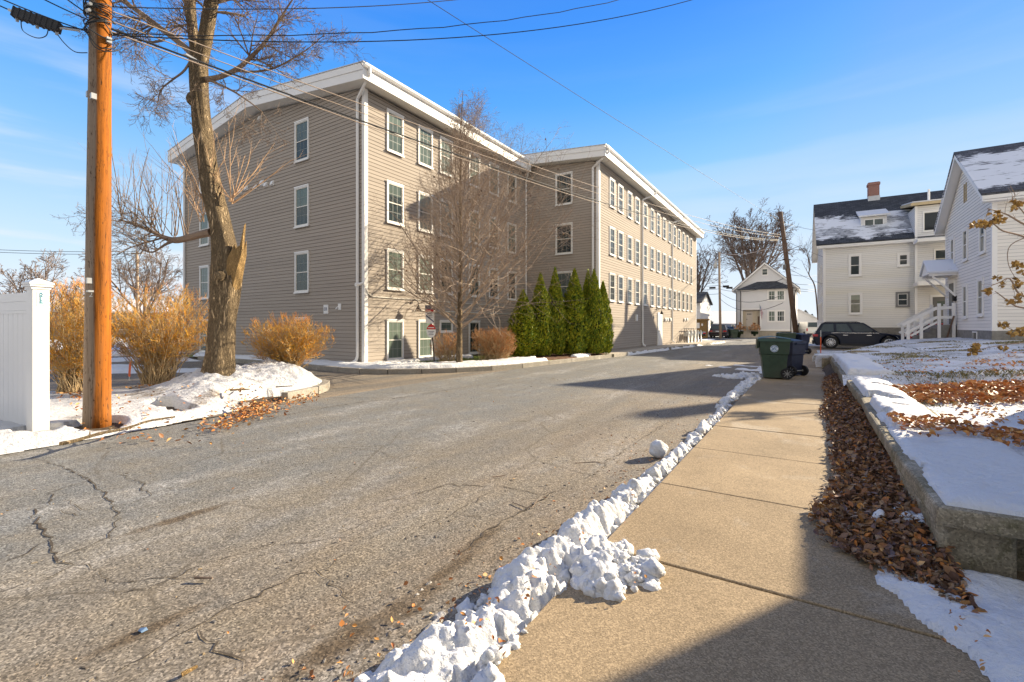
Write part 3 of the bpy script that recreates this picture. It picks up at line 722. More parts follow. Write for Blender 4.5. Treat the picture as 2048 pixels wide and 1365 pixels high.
def window(parent, pos, rz, w, h, glass='glass', trim=.062, grid=(3,2), grid_low=True, sill=.05, tmat='white', smat='sash', rail=True):
    """pos: bottom centre of the outer casing on the wall face; the window looks along local -Y"""
    key = (round(w,2), round(h,2), glass, trim, grid, grid_low, tmat, smat, rail)
    if key not in _win:
        mb = MB(); x = w/2; t = trim; d = .05
        mb.box(-x,-x+t,-d,.02,0,h); mb.box(x-t,x,-d,.02,0,h)
        mb.box(-x+t,x-t,-d,.02,h-t,h); mb.box(-x+t,x-t,-d,.02,0,t*.8)
        mb.box(-x-.02,x+.02,-d-.035,-d+.001,-.045,.012)                    # sill
        mb.box(-x-.015,x+.015,-d-.015,-d+.001,h-.02,h+.03)
        xi, z0, z1 = x-t, t*.8, h-t; zm = (z0+z1)/2; s = .034
        for (a, b, dd) in ((z0, zm+.02, -.028), (zm-.02, z1, -.034)) if rail else ((z0, z1, -.03),):
            mb.box(-xi,-xi+s,dd,.01,a,b,1); mb.box(xi-s,xi,dd,.01,a,b,1); mb.box(-xi+s,xi-s,dd,.01,a,a+s,1); mb.box(-xi+s,xi-s,dd,.01,b-s,b,1)
        if grid:
            gx, gz = grid
            for a, b in ((zm, z1-s), (z0+s, zm)) if grid_low else ((zm, z1-s),):
                for i in range(1, gx):
                    xx = -xi+s+(2*xi-2*s)*i/gx; mb.box(xx-.007,xx+.007,-.0165,.0,a,b,2)
                for i in range(1, gz):
                    zz = a+(b-a)*i/gz; mb.box(-xi+s,xi-s,-.0160,.0,zz-.007,zz+.007,2)
        fr = mb.build('window', [MAT[tmat], MAT[smat], MAT['muntin']])
        pm = MB(); pm.box(-xi,xi,-.012,.008,z0,z1); pn = pm.build('pane', MAT[glass])
        _win[key] = (fr.data, pn.data); bpy.data.objects.remove(fr); bpy.data.objects.remove(pn)
    fm, pm = _win[key]
    o = bpy.data.objects.new('window', fm); col.objects.link(o)
    o.matrix_world = Matrix.Translation(pos) @ Matrix.Rotation(rz, 4, 'Z')
    o.location = pos; o.rotation_euler = (0,0,rz)
    attach(o, parent)
    p = bpy.data.objects.new('pane', pm); col.objects.link(p); p.parent = o
    return o
def downspout(parent, top, wall_out, n, zb, w=.09, mat='white', foot=True):
    """elbow from a gutter point back to the wall and down"""
    mb = MB(); t = Vector(top); q = Vector(wall_out); n = Vector(n)
    pts = [t, t-Vector((0,0,.22)), Vector((q.x, q.y, t.z-.75)), Vector((q.x, q.y, t.z-1.0)), Vector((q.x, q.y, zb+.28))]
    if foot: pts += [Vector((q.x, q.y, zb+.12))+n*.06, Vector((q.x, q.y, zb+.06))+n*.2]
    pts2 = []
    for a, b in zip(pts, pts[1:]): pts2 += [a, a+(b-a)*.94]
    pts2.append(pts[-1])
    mb.tube(pts2, w*.62, 8); return mb.build('downspout', MAT[mat], parent)

# ------------------------------------------------------------------ the taupe apartment building (two blocks)
MX, MY, WX, WY, WEND = -13.6, 11.3, -9.2, 22.8, 47.8
ML = -27.8
def apartment():
    T = thing('apartment_building', 'long four storey taupe clapboard apartment building with white eaves and downspouts', 'building', (-14,22.8,.1))
    mid = (MX+ML)/2
    EZ, OV = 10.20, .55                                     # eave soffit height, overhang
    sl = .122
    # wall cladding
    mb = MB()
    topg = lambda z: ((0, MX-ML) if z <= EZ else ((z-EZ)/sl, (MX-ML)-(z-EZ)/sl))
    siding(mb, (ML,MY,0), (1,0,0), (0,-1,0), topg, .16, EZ+sl*(MX-ML)/2-.02, .138, .013)
    siding(mb, (MX,MY,0), (0,1,0), (1,0,0), lambda z: (0, WY-MY), .16, EZ-.02, .138, .013)
    topw = lambda z: ((0, 4.4+2) if z <= EZ else ((max(0,0)), 6.4-(z-EZ)/.09))
    siding(mb, (WX-6.4,WY,0), (1,0,0), (0,-1,0), topw, .16, EZ+.5, .138, .013)
    siding(mb, (WX,WY,0), (0,1,0), (1,0,0), lambda z: (0, WEND-WY), .26, EZ-.02, .138, .013)
    siding(mb, (ML,MY,0), (0,1,0), (-1,0,0), lambda z: (0, 26), .16, EZ-.02, .3, .016)
    mb.box(ML+.02, MX-.02, MY+.03, 36, -.05, EZ-.05); mb.box(WX-14, WX-.02, WY+.03, WEND-.02, -.05, EZ-.06)
    siding(mb, (WX-16,WEND,0), (1,0,0), (0,1,0), lambda z: (0, 16), .16, EZ-.02, .3, .016)
    mb.build('wall', [MAT['taupe'], MAT['lapshade']], T)
    # corner boards and base board
    mb = MB(); b = .13
    for (x, y, sx, sy, zb) in ((MX,MY,1,-1,.12),(ML,MY,-1,-1,.12),(WX,WY,1,-1,.12),(WX,WEND,1,1,.14)):
        mb = MB()
        mb.box(min(x, x-sx*b)-(.022 if sx<0 else 0), max(x, x-sx*b)+(.022 if sx>0 else 0), min(y,y+sy*.022), max(y,y+sy*.022)+0, zb, EZ+.02)
        mb.box(min(x,x+sx*.024), max(x,x+sx*.024), min(y,y-sy*b)+(.001), max(y,y-sy*b), zb+.002, EZ+.018)
        mb.build('corner_board', MAT['white'], T)
    # roofs: low gables with tall two-step fascia
    def roof(xe, xm, y0, y1, s, parent, both=True):
        rise = s*(xe-xm)
        H = .50
        def slab(a, b, z0, z1, yy0, yy1, mi=0):
            pass
        mb = MB()
        left = 2*xm-xe
        outer = [(xe, EZ), (xe, EZ+H), (xm, EZ+H+rise), (left, EZ+H), (left, EZ), (xm, EZ+rise)]
        # as two convex halves
        for pl in ([outer[0],outer[1],outer[2],outer[5]], [outer[5],outer[2],outer[3],outer[4]]):
            mb.prism(pl, lambda x,z: (x,y0,z), lambda x,z: (x,y1,z))
        r = mb.build('roof', MAT['soffit'], parent)
        # fascia boards on the rakes: lower board and a prouder upper one
        m2 = MB()
        for (xa, za, xb, zb) in ((xe,EZ,xm,EZ+rise),(left,EZ,xm,EZ+rise)):
            for lo, hi, pr in ((-.01,.30,.025),(.305,.54,.05)):
                m2.prism([(xa,za+lo),(xa,za+hi),(xb,zb+hi),(xb,zb+lo)], lambda x,z: (x,y0-pr,z), lambda x,z: (x,y0-.001,z))
                m2.prism([(xa,za+lo),(xa,za+hi),(xb,zb+hi),(xb,zb+lo)], lambda x,z: (x,y1+.001,z), lambda x,z: (x,y1+pr,z))
        for x, sgn in ((xe,1),(left,-1)):
            a, b_ = (x+.001*sgn, x+.03*sgn); m2.box(min(a,b_), max(a,b_), y0-.05, y1+.05, EZ-.012, EZ+.36)
        m2.build('fascia', MAT['white'], r)
        m3 = MB()                                           # pale metal drip edge and roof sheet
        for (xa, za, xb, zb) in ((xe+.06,EZ+H-.0,xm,EZ+rise+H),(left-.06,EZ+H,xm,EZ+rise+H)):
            m3.prism([(xa,za+.045),(xa,za+.075),(xb,zb+.075),(xb,zb+.045)], lambda x,z: (x,y0-.07,z), lambda x,z: (x,y1+.07,z))
        m3.build('roof_sheet', MAT['metalroof'], r)
        m4 = MB()                                           # K gutter
        for x, sgn in ((xe,1),):
            pr = [(x+.03,EZ+.36),(x+.10,EZ+.37),(x+.155,EZ+.44),(x+.16,EZ+.51),(x+.135,EZ+.51),(x+.12,EZ+.45),(x+.04,EZ+.43),(x+.03,EZ+.49)]
            n = len(m4.v)
            m4.prism(pr, lambda a,z: (a,y0-.05,z), lambda a,z: (a,y1+.02,z))
            m4.quad((x+.03,y0-.052,EZ+.36),(x+.15,y0-.052,EZ+.42),(x+.155,y0-.052,EZ+.51),(x+.03,y0-.052,EZ+.51))
        m4.build('gutter', MAT['white'], r)
        return r
    roof(MX+OV, mid, MY-.5, WY-.52, sl, T)
    roof(WX+OV, WX-8.6, WY-.5, WEND+.45, .09, T)
    mb = MB(); mb.box(MX-3, MX+.2, WY-1.1, WY-.6, EZ+.2, EZ+.62); mb.build('roof_flashing', MAT['lamp'], T)
    # downspouts
    downspout(T, (MX+OV+.1, MY-.32, EZ+.42), (MX-.30, MY-.075, 0), (0,-1,0), .18)
    downspout(T, (MX+OV+.1, WY-.75, EZ+.40), (MX+.07, WY-.16, 0), (0,-1,0), .3)
    downspout(T, (WX+OV+.1, WY-.32, EZ+.42), (WX-.30, WY-.075, 0), (0,-1,0), .18)
    d, y = onX(1283, WX); downspout(T, (WX+OV+.1, y+1.0, EZ+.40), (WX+.075, y, 0), (1,0,0), .2)
    d, y = onX(1343, WX); downspout(T, (WX+OV+.1, y+1.6, EZ+.40), (WX+.075, y, 0), (1,0,0), .2)
    downspout(T, (ML-OV+.2, MY-.32, EZ+.35), (ML+.12, MY-.075, 0), (0,-1,0), .18)
    # ---- windows, from their measured edges
    # gable wall
    def gable_win(x0, x1, yt, yb, g='glassgreen'):
        dA, xa = onY(x0, MY); dB, xb = onY(x1, MY); d = (dA+dB)/2
        zt, zb = zat(yt, dB), zat(yb, dB); return (xa+xb)/2, xb-xa, zb, zt
    w1 = [gable_win(591,619.4,a,b) for a, b in ((236,317.5),(372,454),(504,584))]
    wz = [(w[2], w[3]) for w in w1]; hh = sum(w[3]-w[2] for w in w1)/3; pitch = (wz[0][0]-wz[2][0])/2
    rows = [wz[2][0]+pitch*k for k in (2,1,0)]
    wx = w1[0][0]; ww = .94
    for z in rows+[rows[2]-pitch*1.0]:
        window(T, (wx, MY-.004, z), 0, ww, hh, 'glassgreen')
    d0, xl = onY(410, MY)
    for z in rows+[rows[2]-pitch*1.0]:
        window(T, (xl, MY-.004, z), 0, ww, hh, 'glassgreen')
    # long lit wall of the front block
    px = [(773.8,806.9),(836.8,864.6),(880,904.7),(939,958),(978,997),(1015,1031.6)]
    def yz(px0, px1, X):
        a, b = onX(px0, X), onX(px1, X); return (a[1]+b[1])/2, abs(b[1]-a[1]), a[0]
    y, w, d = yz(*px[0], MX)
    d0 = onX(773.8, MX)[0]
    zr = [(zat(b, d0), zat(a, d0)) for a, b in ((219,301),(362,444.5),(498.5,578),(640,721))]
    for j, (zb, zt) in enumerate(zr):
        for i, q in enumerate(px):
            y, w, d = yz(*q, MX); y -= .03
            if j == 3:
                if i in (4,5): continue
                if i == 2: window(T, (MX+.004, y, zb+1.05), R(90), .86, zt-zb-1.05, 'glassgreen', grid=(2,2), rail=False); continue
            window(T, (MX+.004, y, zb), R(90), .86, zt-zb, 'glassgreen')
    # recessed end wall of the back block
    for yt, yb in ((344.5,407.5),(446.5,507),(543,602)):
        dA, xa = onY(1114, WY); dB, xb = onY(1143, WY); zt, zb = zat(yt, dB), zat(yb, dB)
        window(T, ((xa+xb)/2, WY-.004, zb), 0, 1.02, zt-zb, 'glass')
    # long lit wall of the back block
    ed = [992,1070,1155,1228,1303,1367,1425,1480,1530,1575,1618,1657,1695,1730]
    ed2 = [1040,1115,1195,1262,1332,1395,1450,1503,1552,1597,1636,1674,1709,1743]
    dW = onX(1000+992/4.551, WX)[0]
    zw = [(zat(250+738/4.551, dW), zat(250+478/4.551, dW)), (zat(250+1178/4.551, dW), zat(250+925/4.551, dW)), (zat(480+555/4.551, dW), zat(480+302/4.551, dW))]
    for zb, zt in zw:
        for a, b in zip(ed, ed2):
            y, w, d = yz(1000+a/4.551, 1000+b/4.551, WX)
            window(T, (WX+.004, y, zb), R(90), .80, zt-zb, 'glassdark', trim=.05)
    # door on the sidewalk
    d, y0 = onX(1315, WX); d, y1 = onX(1321, WX)
    mb = MB(); mb.box(WX-.02, WX+.06, y0-.1, y0+1.12, .16, 2.55); mb.box(WX+.0605, WX+.075, y0+.03, y0+.98, .2, 2.42)
    D = mb.build('door', MAT['white'], T)
    mb = MB(); mb.tube([(WX+.08,y0+.12,1.2),(WX+.13,y0+.12,1.2),(WX+.13,y0+.22,1.2)], .02, 6); mb.build('door_handle', MAT['lamp'], D)
    # lamps on gooseneck arms
    def goose(p, n):
        p = Vector(p); n = Vector(n); mb = MB()
        mb.tube(catmull([tuple(p), tuple(p+n*.16+Vector((0,0,.12))), tuple(p+n*.36+Vector((0,0,.02))), tuple(p+n*.38-Vector((0,0,.12)))], 5), .016, 6)
        mb.lathe([(.045,-.12),(.06,-.17),(.075,-.2),(.13,-.34),(.125,-.34)], p+n*.38)
        mb.lathe([(.05,-.02),(.06,0),(.05,.02)], p, 'X' if abs(n.x) > .5 else 'Y')
        mb.build('wall_lamp', MAT['lamp'], T, smooth=True)
    d, y = onX(824, MX); goose((MX+.02, y-.05, zat(606, d)), (1,0,0))
    d, y = onX(1312, WX); goose((WX+.02, y, 2.75), (1,0,0))
    # cable conduit along the lit wall, vents and camera
    mb = MB(); d, ya = onX(744, MX); za = zat(594, d)
    d2, yb = onX(1010, MX); 
    mb.tube([(MX+.03,MY+.03,zat(577,onX(735,MX)[0])),(MX+.035,MY+.12,za+.12),(MX+.035,MY+.35,za),(MX+.035,yb,za-.02)], .018, 6)
    mb.tube([(MX+.035,onX(826,MX)[1],zat(621,onX(826,MX)[0])),(MX+.035,WY-.3,zat(621,onX(826,MX)[0]))], .022, 6)
    mb.build('conduit', MAT['sash'], T)
    mb = MB(); q = Vector((MX+.05, MY-.06, zat(567, onX(732,MX)[0])))
    mb.box(q.x-.06,q.x+.06,q.y-.05,q.y+.06,q.z-.06,q.z+.06); mb.tube([q+Vector((-.02,-.04,-.02)), q+Vector((-.16,-.2,-.07))], .05, 8); mb.lathe([(.055,-.02),(.075,.0),(.05,.03)], q+Vector((-.18,-.22,-.07)), 'Y', 10)
    mb.build('security_camera', MAT['white'], T)
    def hood(x, z, s):
        mb = MB(); mb.box(x-s,x+s,MY-.03,MY+.0,z-s,z+s); mb.hexa([(x-s*.8,MY-.12,z-s*.9),(x+s*.8,MY-.12,z-s*.9),(x+s*.8,MY-.031,z-s*.9),(x-s*.8,MY-.031,z-s*.9),(x-s*.8,MY-.06,z+s*.7),(x+s*.8,MY-.06,z+s*.7),(x+s*.8,MY-.031,z+s*.7),(x-s*.8,MY-.031,z+s*.7)])
        mb.build('vent_hood', MAT['white'], T)
    for qx, qy, s in ((521,237,.10),(546,367,.10),(533,370,.10),(525,367,.13),(512,375,.10),(494,377,.1),(482,384,.1)):
        d, x = onY(qx, MY); hood(x, zat(qy, d), s)
    for qx in (1329,1333,1339,1367.5,1372.5):
        d, y = onX(qx, WX); z = zat(640, d); mb = MB(); mb.lathe([(.13,0),(.15,.03),(.15,.1),(.11,.12)], (WX+.015, y, z), 'X', 12); mb.build('vent_hood', MAT['white'], T, smooth=False)
    # small signs on the gable wall
    d, x = onY(653, MY); z = zat(619, d); mb = MB(); mb.box(x-.14,x+.14,MY-.035,MY-.0,z-.17,z+.17)
    S = mb.build('wall_sign', MAT['white'], T)
    mb = MB()
    for a, b, c, e in ((-.105,-.085,-.05,.07),(-.09,-.02,.05,.07),(-.09,-.02,-.05,-.03),(-.055,-.035,-.01,.05),(.0,.025,-.05,.07),(.05,.07,.02,.07),(.03,.05,-.02,.03),(.055,.09,-.05,-.02)):
        mb.box(x+a, x+b, MY-.039, MY-.034, z+c, z+e)
    mb.build('sign_print', MAT['signblue'], S)
    d, x = onY(680, MY); z = zat(614, d); mb = MB(); mb.box(x-.085,x+.085,MY-.03,MY-.0,z-.12,z+.12); mb.hexa([(x-.16,MY-.1,z-.09),(x-.1,MY-.1,z-.09),(x-.1,MY-.03,z-.07),(x-.16,MY-.03,z-.07),(x-.1,MY-.06,z+.0),(x-.086,MY-.06,z+.0),(x-.086,MY-.03,z+.02),(x-.1,MY-.03,z+.02)])
    mb.build('utility_box', MAT['white'], T)
    d, y = onX(1272, WX); z = zat(636, d); mb = MB(); mb.box(WX, WX+.08, y-.13, y+.13, z-.2, z+.2); mb.build('utility_box', MAT['white'], T)
apartment()
# ------------------------------------------------------------------ gabled houses whose ridge runs along local X, gable end at local x=0 facing -X
def gable_house(T, L, W, z0, ze, zp, clap, roofm, oh=.4, ohx=.4, found='found', zf=None, pitch=.115, trim='white', fas=.24, faces=('front','gable','back','end'), base=-.3):
    """local frame: x 0..L, y 0..W (y=0 faces the viewer)."""
    zf = zf if zf is not None else z0
    sl = (zp-ze)/(W/2)                                        # ze: wall top, zp: wall peak
    mb = MB()
    siding(mb, (0,0,0), (1,0,0), (0,-1,0), lambda z: (0,L), zf, ze, pitch, .014)
    siding(mb, (0,0,0), (0,1,0), (-1,0,0), lambda z: (0,W) if z <= ze else ((z-ze)/sl, W-(z-ze)/sl), zf, zp, pitch, .014)
    siding(mb, (0,W,0), (1,0,0), (0,1,0), lambda z: (0,L), zf, ze, pitch*2, .014)
    mb.prism([(.02,base),(W-.02,base),(W-.02,ze-.02),(W/2,zp-.04),(.02,ze-.02)], lambda y,z: (.02,y,z), lambda y,z: (L,y,z))
    mb.build('wall', [MAT[clap], MAT['palelapshade']], T)
    for c in [o for o in bpy.data.objects if o.parent == T and o.name.startswith('wall')]: local(c)
    mb = MB(); mb.box(-.03,L,-.03,0.015,base,zf); mb.box(-.03,.015,.016,W,base,zf); local(mb.build('foundation', MAT[found], T))
    mb = MB(); b = .14
    mb.box(-.026,b,-.026,-.001,zf,ze); mb.box(-.026,-.001,-.0,b,zf,ze); local(mb.build('corner_board', MAT[trim], T))
    mb = MB(); mb.box(-.026,-.001,W-b,W+.02,zf,ze); local(mb.build('corner_board', MAT[trim], T))
    # roof: two slabs
    th = .10; x0, x1 = -ohx, L+ohx
    e0 = (-oh, ze-oh*sl+.06); pk = (W/2, zp+.06); e1 = (W+oh, e0[1])
    mb = MB()
    for a in (e0, e1):
        mb.prism([(a[0],a[1]+fas-.02),(pk[0],pk[1]+fas-.02),(pk[0],pk[1]+fas+th-.02),(a[0]+(-.04 if a is e0 else .04),a[1]+fas+th-.04)], lambda y,z: (x0-.03,y,z), lambda y,z: (x1,y,z))
    r = local(mb.build('roof', MAT[roofm], T))
    mb = MB()                                                # soffit and rake boards
    for a in (e0, e1):
        mb.prism([(a[0],a[1]+.05),(pk[0],pk[1]+.05),(pk[0],pk[1]+.07),(a[0],a[1]+.07)], lambda y,z: (x0+.03,y,z), lambda y,z: (x1,y,z))
        mb.prism([(a[0],a[1]),(pk[0],pk[1]),(pk[0],pk[1]+fas-.022),(a[0],a[1]+fas-.022)], lambda y,z: (x0,y,z), lambda y,z: (x0+.03,y,z))
        yb = a[0]; s = -1 if a is e0 else 1
        mb.box(x0+.03, x1, min(yb, yb-s*.03), max(yb, yb-s*.03), a[1]-.02, a[1]+fas-.03)
        yw = 0 if a is e0 else W                              # flat eave box
        mb.box(x0+.03, x1, min(yb-s*.031, yw), max(yb-s*.031, yw), a[1]-.02, a[1]+.0)
    f = mb.build('fascia', MAT[trim], r); f.matrix_parent_inverse = Matrix()
    return r
def lwin(T, x, y, z, rz, w, h, **k):
    """window given in the house's own frame"""
    o = window(T, (0,0,0), 0, w, h, **k); o.matrix_parent_inverse = Matrix(); o.location = (x,y,z); o.rotation_euler = (0,0,rz); return o
def sub(o): o.matrix_parent_inverse = Matrix(); return o

# ---- white house on the right, gable to the street
HX, HY = 6.7, 27.9
def white_house():
    T = thing('clapboard_house', 'white clapboard house with snowy roof and a hooded side entrance above the lawn', 'house', (HX,HY,.8))
    B = -.8                                                  # local z = world z - .8
    W = 8.0; L = 12.0
    r = gable_house(T, L, W, .5, 6.35, 9.2, 'whiteclap', 'shinglesnow2', .45, .42, zf=.55, base=-.6, pitch=.15, fas=.26)
    # windows of the gable end (looks to -X)
    def gy(px): return onX(px, HX)[1]-HY
    for px, zb, h, w in ((1966,4.05,1.62,.86),(1931.5,4.05,1.62,.86),(1906,4.0,1.62,.8)):
        lwin(T, -.004, gy(px), zb, R(-90), w, h, glass='glass', grid=None, trim=.11, smat='white')
    for px, zb, h, w in ((1962,1.22,1.75,.88),(1931,1.15,1.72,.8)):
        lwin(T, -.004, gy(px), zb, R(-90), w, h, glass='glass', grid=None, trim=.11, smat='white')
    lwin(T, 4.2, -.004, 4.0, 0, .9, 1.6, grid=None); lwin(T, 4.2, -.004, 1.25, 0, .9, 1.7, grid=None)
    # louvre in the peak
    mb = MB(); yc = W/2
    for a, b in ((-.2,-.15),(.15,.2)): mb.box(-.05,0,yc+a,yc+b,7.0,7.95)
    for k in range(9): mb.hexa([(-.045,yc-.15,7.03+k*.1),(0,yc-.15,7.07+k*.1),(0,yc+.15,7.07+k*.1),(-.045,yc+.15,7.03+k*.1),(-.045,yc-.15,7.05+k*.1),(0,yc-.15,7.09+k*.1),(0,yc+.15,7.09+k*.1),(-.045,yc+.15,7.05+k*.1)])
    local(mb.build('louvre_vent', MAT['pinkwood'], T))
    mb = MB(); yb = gy(1952); mb.box(-.06,-.028,yb-.34,yb+.34,.02,.5); mb.box(-.07,-.059,yb-.27,yb+.27,.07,.45,1)
    w_ = local(mb.build('basement_window', [MAT['white'], MAT['glassdark']], T))
    # hooded door
    yd = gy(1905.5)
    mb = MB(); mb.box(-.06,.0,yd-.62,yd+.62,.84,3.3); mb.box(-.075,-.0605,yd-.45,yd+.45,.86,3.1,1)
    d = local(mb.build('door', [MAT['white'], MAT['greydoor']], T)); mb = MB(); mb.lathe([(.03,-.05),(.035,-.03),(.02,0)], (-.08,yd-.36,1.6), 'X', 8); sub(mb.build('door_handle', MAT['chrome'], d))
    mb = MB(); hw, p = .98, 1.15; zk = 3.62
    for s in (-1,1):
        mb.prism([(yd,zk+.72),(yd+s*(hw+.12),zk+.0),(yd+s*(hw+.12),zk+.09),(yd,zk+.83)], lambda y,z: (-p-.08,y,z), lambda y,z: (-.0,y,z))
    h = local(mb.build('door_hood', MAT['hoodsnow'], T))
    mb = MB()
    mb.prism([(yd-hw,zk),(yd,zk+.68),(yd+hw,zk)], lambda y,z: (-p,y,z), lambda y,z: (-p+.05,y,z))
    for s in (-1,1): mb.box(-p,0,min(yd+s*hw,yd+s*(hw-.06)),max(yd+s*hw,yd+s*(hw-.06)),zk-.14,zk+.02)
    mb.box(-p,0,yd-hw+.061,yd+hw-.061,zk-.02,zk-.0)
    for s in (-1,1): mb.beam((-p+.15,yd+s*(hw-.1),zk-.13),(-.05,yd+s*(hw-.1),zk-1.25),.09,.09)
    sub(mb.build('hood_bracket', MAT['white'], h))
    # concrete landing, steps and white rails
    mb = MB(); mb.box(-.80,-.04,yd-.9,yd+.9,-.55,.82)
    for k in range(5): mb.box(-.80-.27*(k+1),-.80-.27*k-.002,yd-.65,yd+.65,-.6,.82-.19*(k+1))
    local(mb.build('entrance_steps', MAT['found'], T))
    mb = MB()
    def post(x, y, za, zb): mb.box(x-.065,x+.065,y-.065,y+.065,za,zb)
    for s in (-1,1):
        mb = MB(); y = yd+s*.9
        post(-.72,y-s*.001,-.3 if s<0 else .6,1.98); post(-.14,y,-.3 if s<0 else .6,2.0)
        mb.box(-.65,-.21,y-.03,y+.03,1.68,1.83); mb.box(-.65,-.21,y-.03,y+.03,1.16,1.3)
        post(-1.45,y,-.55,1.35)
        mb.beam((-.79,y,1.76),(-2.25,y,.80),.06,.15); mb.beam((-.79,y,1.25),(-2.15,y,.36),.06,.13); mb.beam((-.79,y,.98),(-1.9,y,.22),.06,.1)
        post(-2.0,y,-.65,.9); local(mb.build('stair_rail', MAT['white'], T))
    mb = MB(); mb.beam((-.15,yd-1.02,1.3),(-.5,yd-1.1,-.1),.06,.06); local(mb.build('rail_brace', MAT['oldpole'], T))
    mb = MB(); ym = gy(1912.5); mb.box(-.14,0,ym-.14,ym+.14,2.1,2.4); local(mb.build('mailbox', MAT['black'], T))
    # chimney further along the ridge
    mb = MB(); mb.box(4.2,4.75,3.7,4.3,8.6,11.0); c = sub(mb.build('chimney', MAT['brick'], r))
white_house()

# ---- pale grey house across the side drive
def grey_house():
    T = thing('sided_house', 'pale grey three storey house with snow dusted roof, small dormer and brick chimney', 'house', (1.03,43.5,0), R(1.6))
    W, L = 9.0, 14.0
    ze, zp = 7.85, 12.0
    r = gable_house(T, L, W, 1.5, ze, zp-.25, 'greyclap', 'shinglesnow', .35, .45, zf=1.45, base=-.2, pitch=.135, fas=.22)
    def lx(px): return onY(px, 43.5)[1]-1.03
    def lz(py, px): return zat(py, onY(px, 43.5)[0])
    for x0, x1, yt, yb, g in ((1697,1723,510,553,'glass'),(1697,1725,587,629,'glassgreen'),(1792,1820,585,614,'glass'),(1795,1820,507,533,'glassdark')):
        lwin(T, (lx(x0)+lx(x1))/2, -.004, lz(yb,x0), 0, lx(x1)-lx(x0), lz(yt,x0)-lz(yb,x0), glass=g, grid=None, trim=.12, smat='white', tmat='greyplastic' if x0 in (1792,) else 'white')
    for y in (2.0, 4.4, 6.8):
        for z in (1.9, 4.9): lwin(T, -.004, y, z, R(-90), .95, 1.6, grid=None)
    # dormer on the near roof slope
    xa, xb = lx(1720)+.2, lx(1776)+.15
    yf = 1.35; zb_, zt_ = 9.05, 10.0
    mb = MB(); mb.hexa([(xa,yf,zb_-.1),(xb,yf,zb_-.1),(xb,yf+2.4,zb_+.8),(xa,yf+2.4,zb_+.8),(xa,yf,zt_),(xb,yf,zt_),(xb,yf+2.6,zt_+1.0),(xa,yf+2.6,zt_+1.0)])
    D = sub(mb.build('dormer', MAT['greyclap'], r))
    mb = MB(); mb.hexa([(xa-.15,yf-.25,zt_-.02),(xb+.15,yf-.25,zt_-.02),(xb+.15,yf+2.6,zt_+1.06),(xa-.15,yf+2.6,zt_+1.06),(xa-.15,yf-.25,zt_+.1),(xb+.15,yf-.25,zt_+.1),(xb+.15,yf+2.6,zt_+1.2),(xa-.15,yf+2.6,zt_+1.2)])
    sub(mb.build('dormer_roof', MAT['roofsnow'], D))
    xm = (xa+xb)/2; mb = MB()
    mb.box(xm-.62,xm+.62,yf-.05,yf+.0,zb_+.08,zb_+.78); mb.box(xm-.54,xm-.04,yf-.062,yf-.0505,zb_+.16,zb_+.7,1); mb.box(xm+.04,xm+.54,yf-.062,yf-.0505,zb_+.16,zb_+.7,1)
    sub(mb.build('dormer_window', [MAT['white'], MAT['glass']], D))
    # chimney
    xc = onY(1751, 48.0)[1]-1.03; mb = MB(); mb.box(xc-.36,xc+.36,W/2-.3,W/2+.4,zp-.4,zp+1.35); mb.box(xc-.41,xc+.41,W/2-.35,W/2+.45,zp+1.12,zp+1.3)
    C = sub(mb.build('chimney', MAT['brick'], r)); mb = MB(); mb.box(xc-.39,xc+.39,W/2-.33,W/2+.43,zp-.3,zp+.22); sub(mb.build('chimney_flashing', MAT['metalroof'], C))
    # full height wall bay with its own low roof and open porches
    x0 = lx(1829); x1 = L-.5; yb = -.35; zt = 10.1
    mb = MB(); siding(mb, (x0,yb,0), (1,0,0), (0,-1,0), lambda z: (0,x1-x0), 1.45, zt, .135, .014)
    siding(mb, (x0,yb,0), (0,1,0), (-1,0,0), lambda z: (0,3.2), 7.5, zt, .135, .014)
    mb.box(x0+.02,x1,yb+.03,3,1.0,zt-.02); bay = local(mb.build('rear_bay', [MAT['greyclap'], MAT['palelapshade']], T))
    mb = MB(); mb.hexa([(x0-.3,yb-.35,zt),(x1,yb-.35,zt),(x1,4.0,zt+.75),(x0-.3,4.0,zt+.75),(x0-.3,yb-.35,zt+.2),(x1,yb-.35,zt+.2),(x1,4.0,zt+.95),(x0-.3,4.0,zt+.95)])
    sub(mb.build('bay_roof', MAT['pinkwood'], bay))
    mb = MB(); mb.hexa([(x0-.2,yb-.3,zt+.22),(x1,yb-.3,zt+.22),(x1,4.0,zt+.97),(x0-.2,4.0,zt+.97),(x0-.2,yb-.3,zt+.30),(x1,yb-.3,zt+.30),(x1,4.0,zt+1.05),(x0-.2,4.0,zt+1.05)])
    sub(mb.build('roof_snow', MAT['roofsnow'], bay))
    mb = MB(); mb.tube([(x0+.9,.5,zt+.2),(x0+.9,.5,zt+1.3)], .07, 8); sub(mb.build('vent_pipe', MAT['white'], bay))
    xw = lx(1872)
    lwin(T, xw, yb-.004, 8.25, 0, 1.5, 1.4, glass='glassdark', grid=None, rail=False)
    lwin(T, xw+.35, yb-.004, 5.6, 0, 1.0, 1.35, glass='glass', grid=None)
    mb = MB(); xd = lx(1880); mb.box(xd-.55,xd+.55,yb-.05,yb,1.5,3.75); mb.box(xd-.43,xd+.43,yb-.065,yb-.0505,1.55,3.6,1); mb.box(xd-.2,xd+.2,yb-.07,yb-.0655,2.9,3.3,2)
    local(mb.build('door', [MAT['white'], MAT['greydoor'], MAT['glassgreen']], T))
    mb = MB()
    xp = lx(1884)
    mb.box(xp-.1,xp+.1,yb-1.4,yb-1.2,.3,7.4); mb.box(xp-1.6,x1,yb-1.5,yb-.06,4.35,4.6); mb.box(xp-1.6,x1,yb-1.5,yb-.06,7.35,7.55); mb.box(xp-1.6,x1,yb-1.5,yb-.06,1.2,1.42)
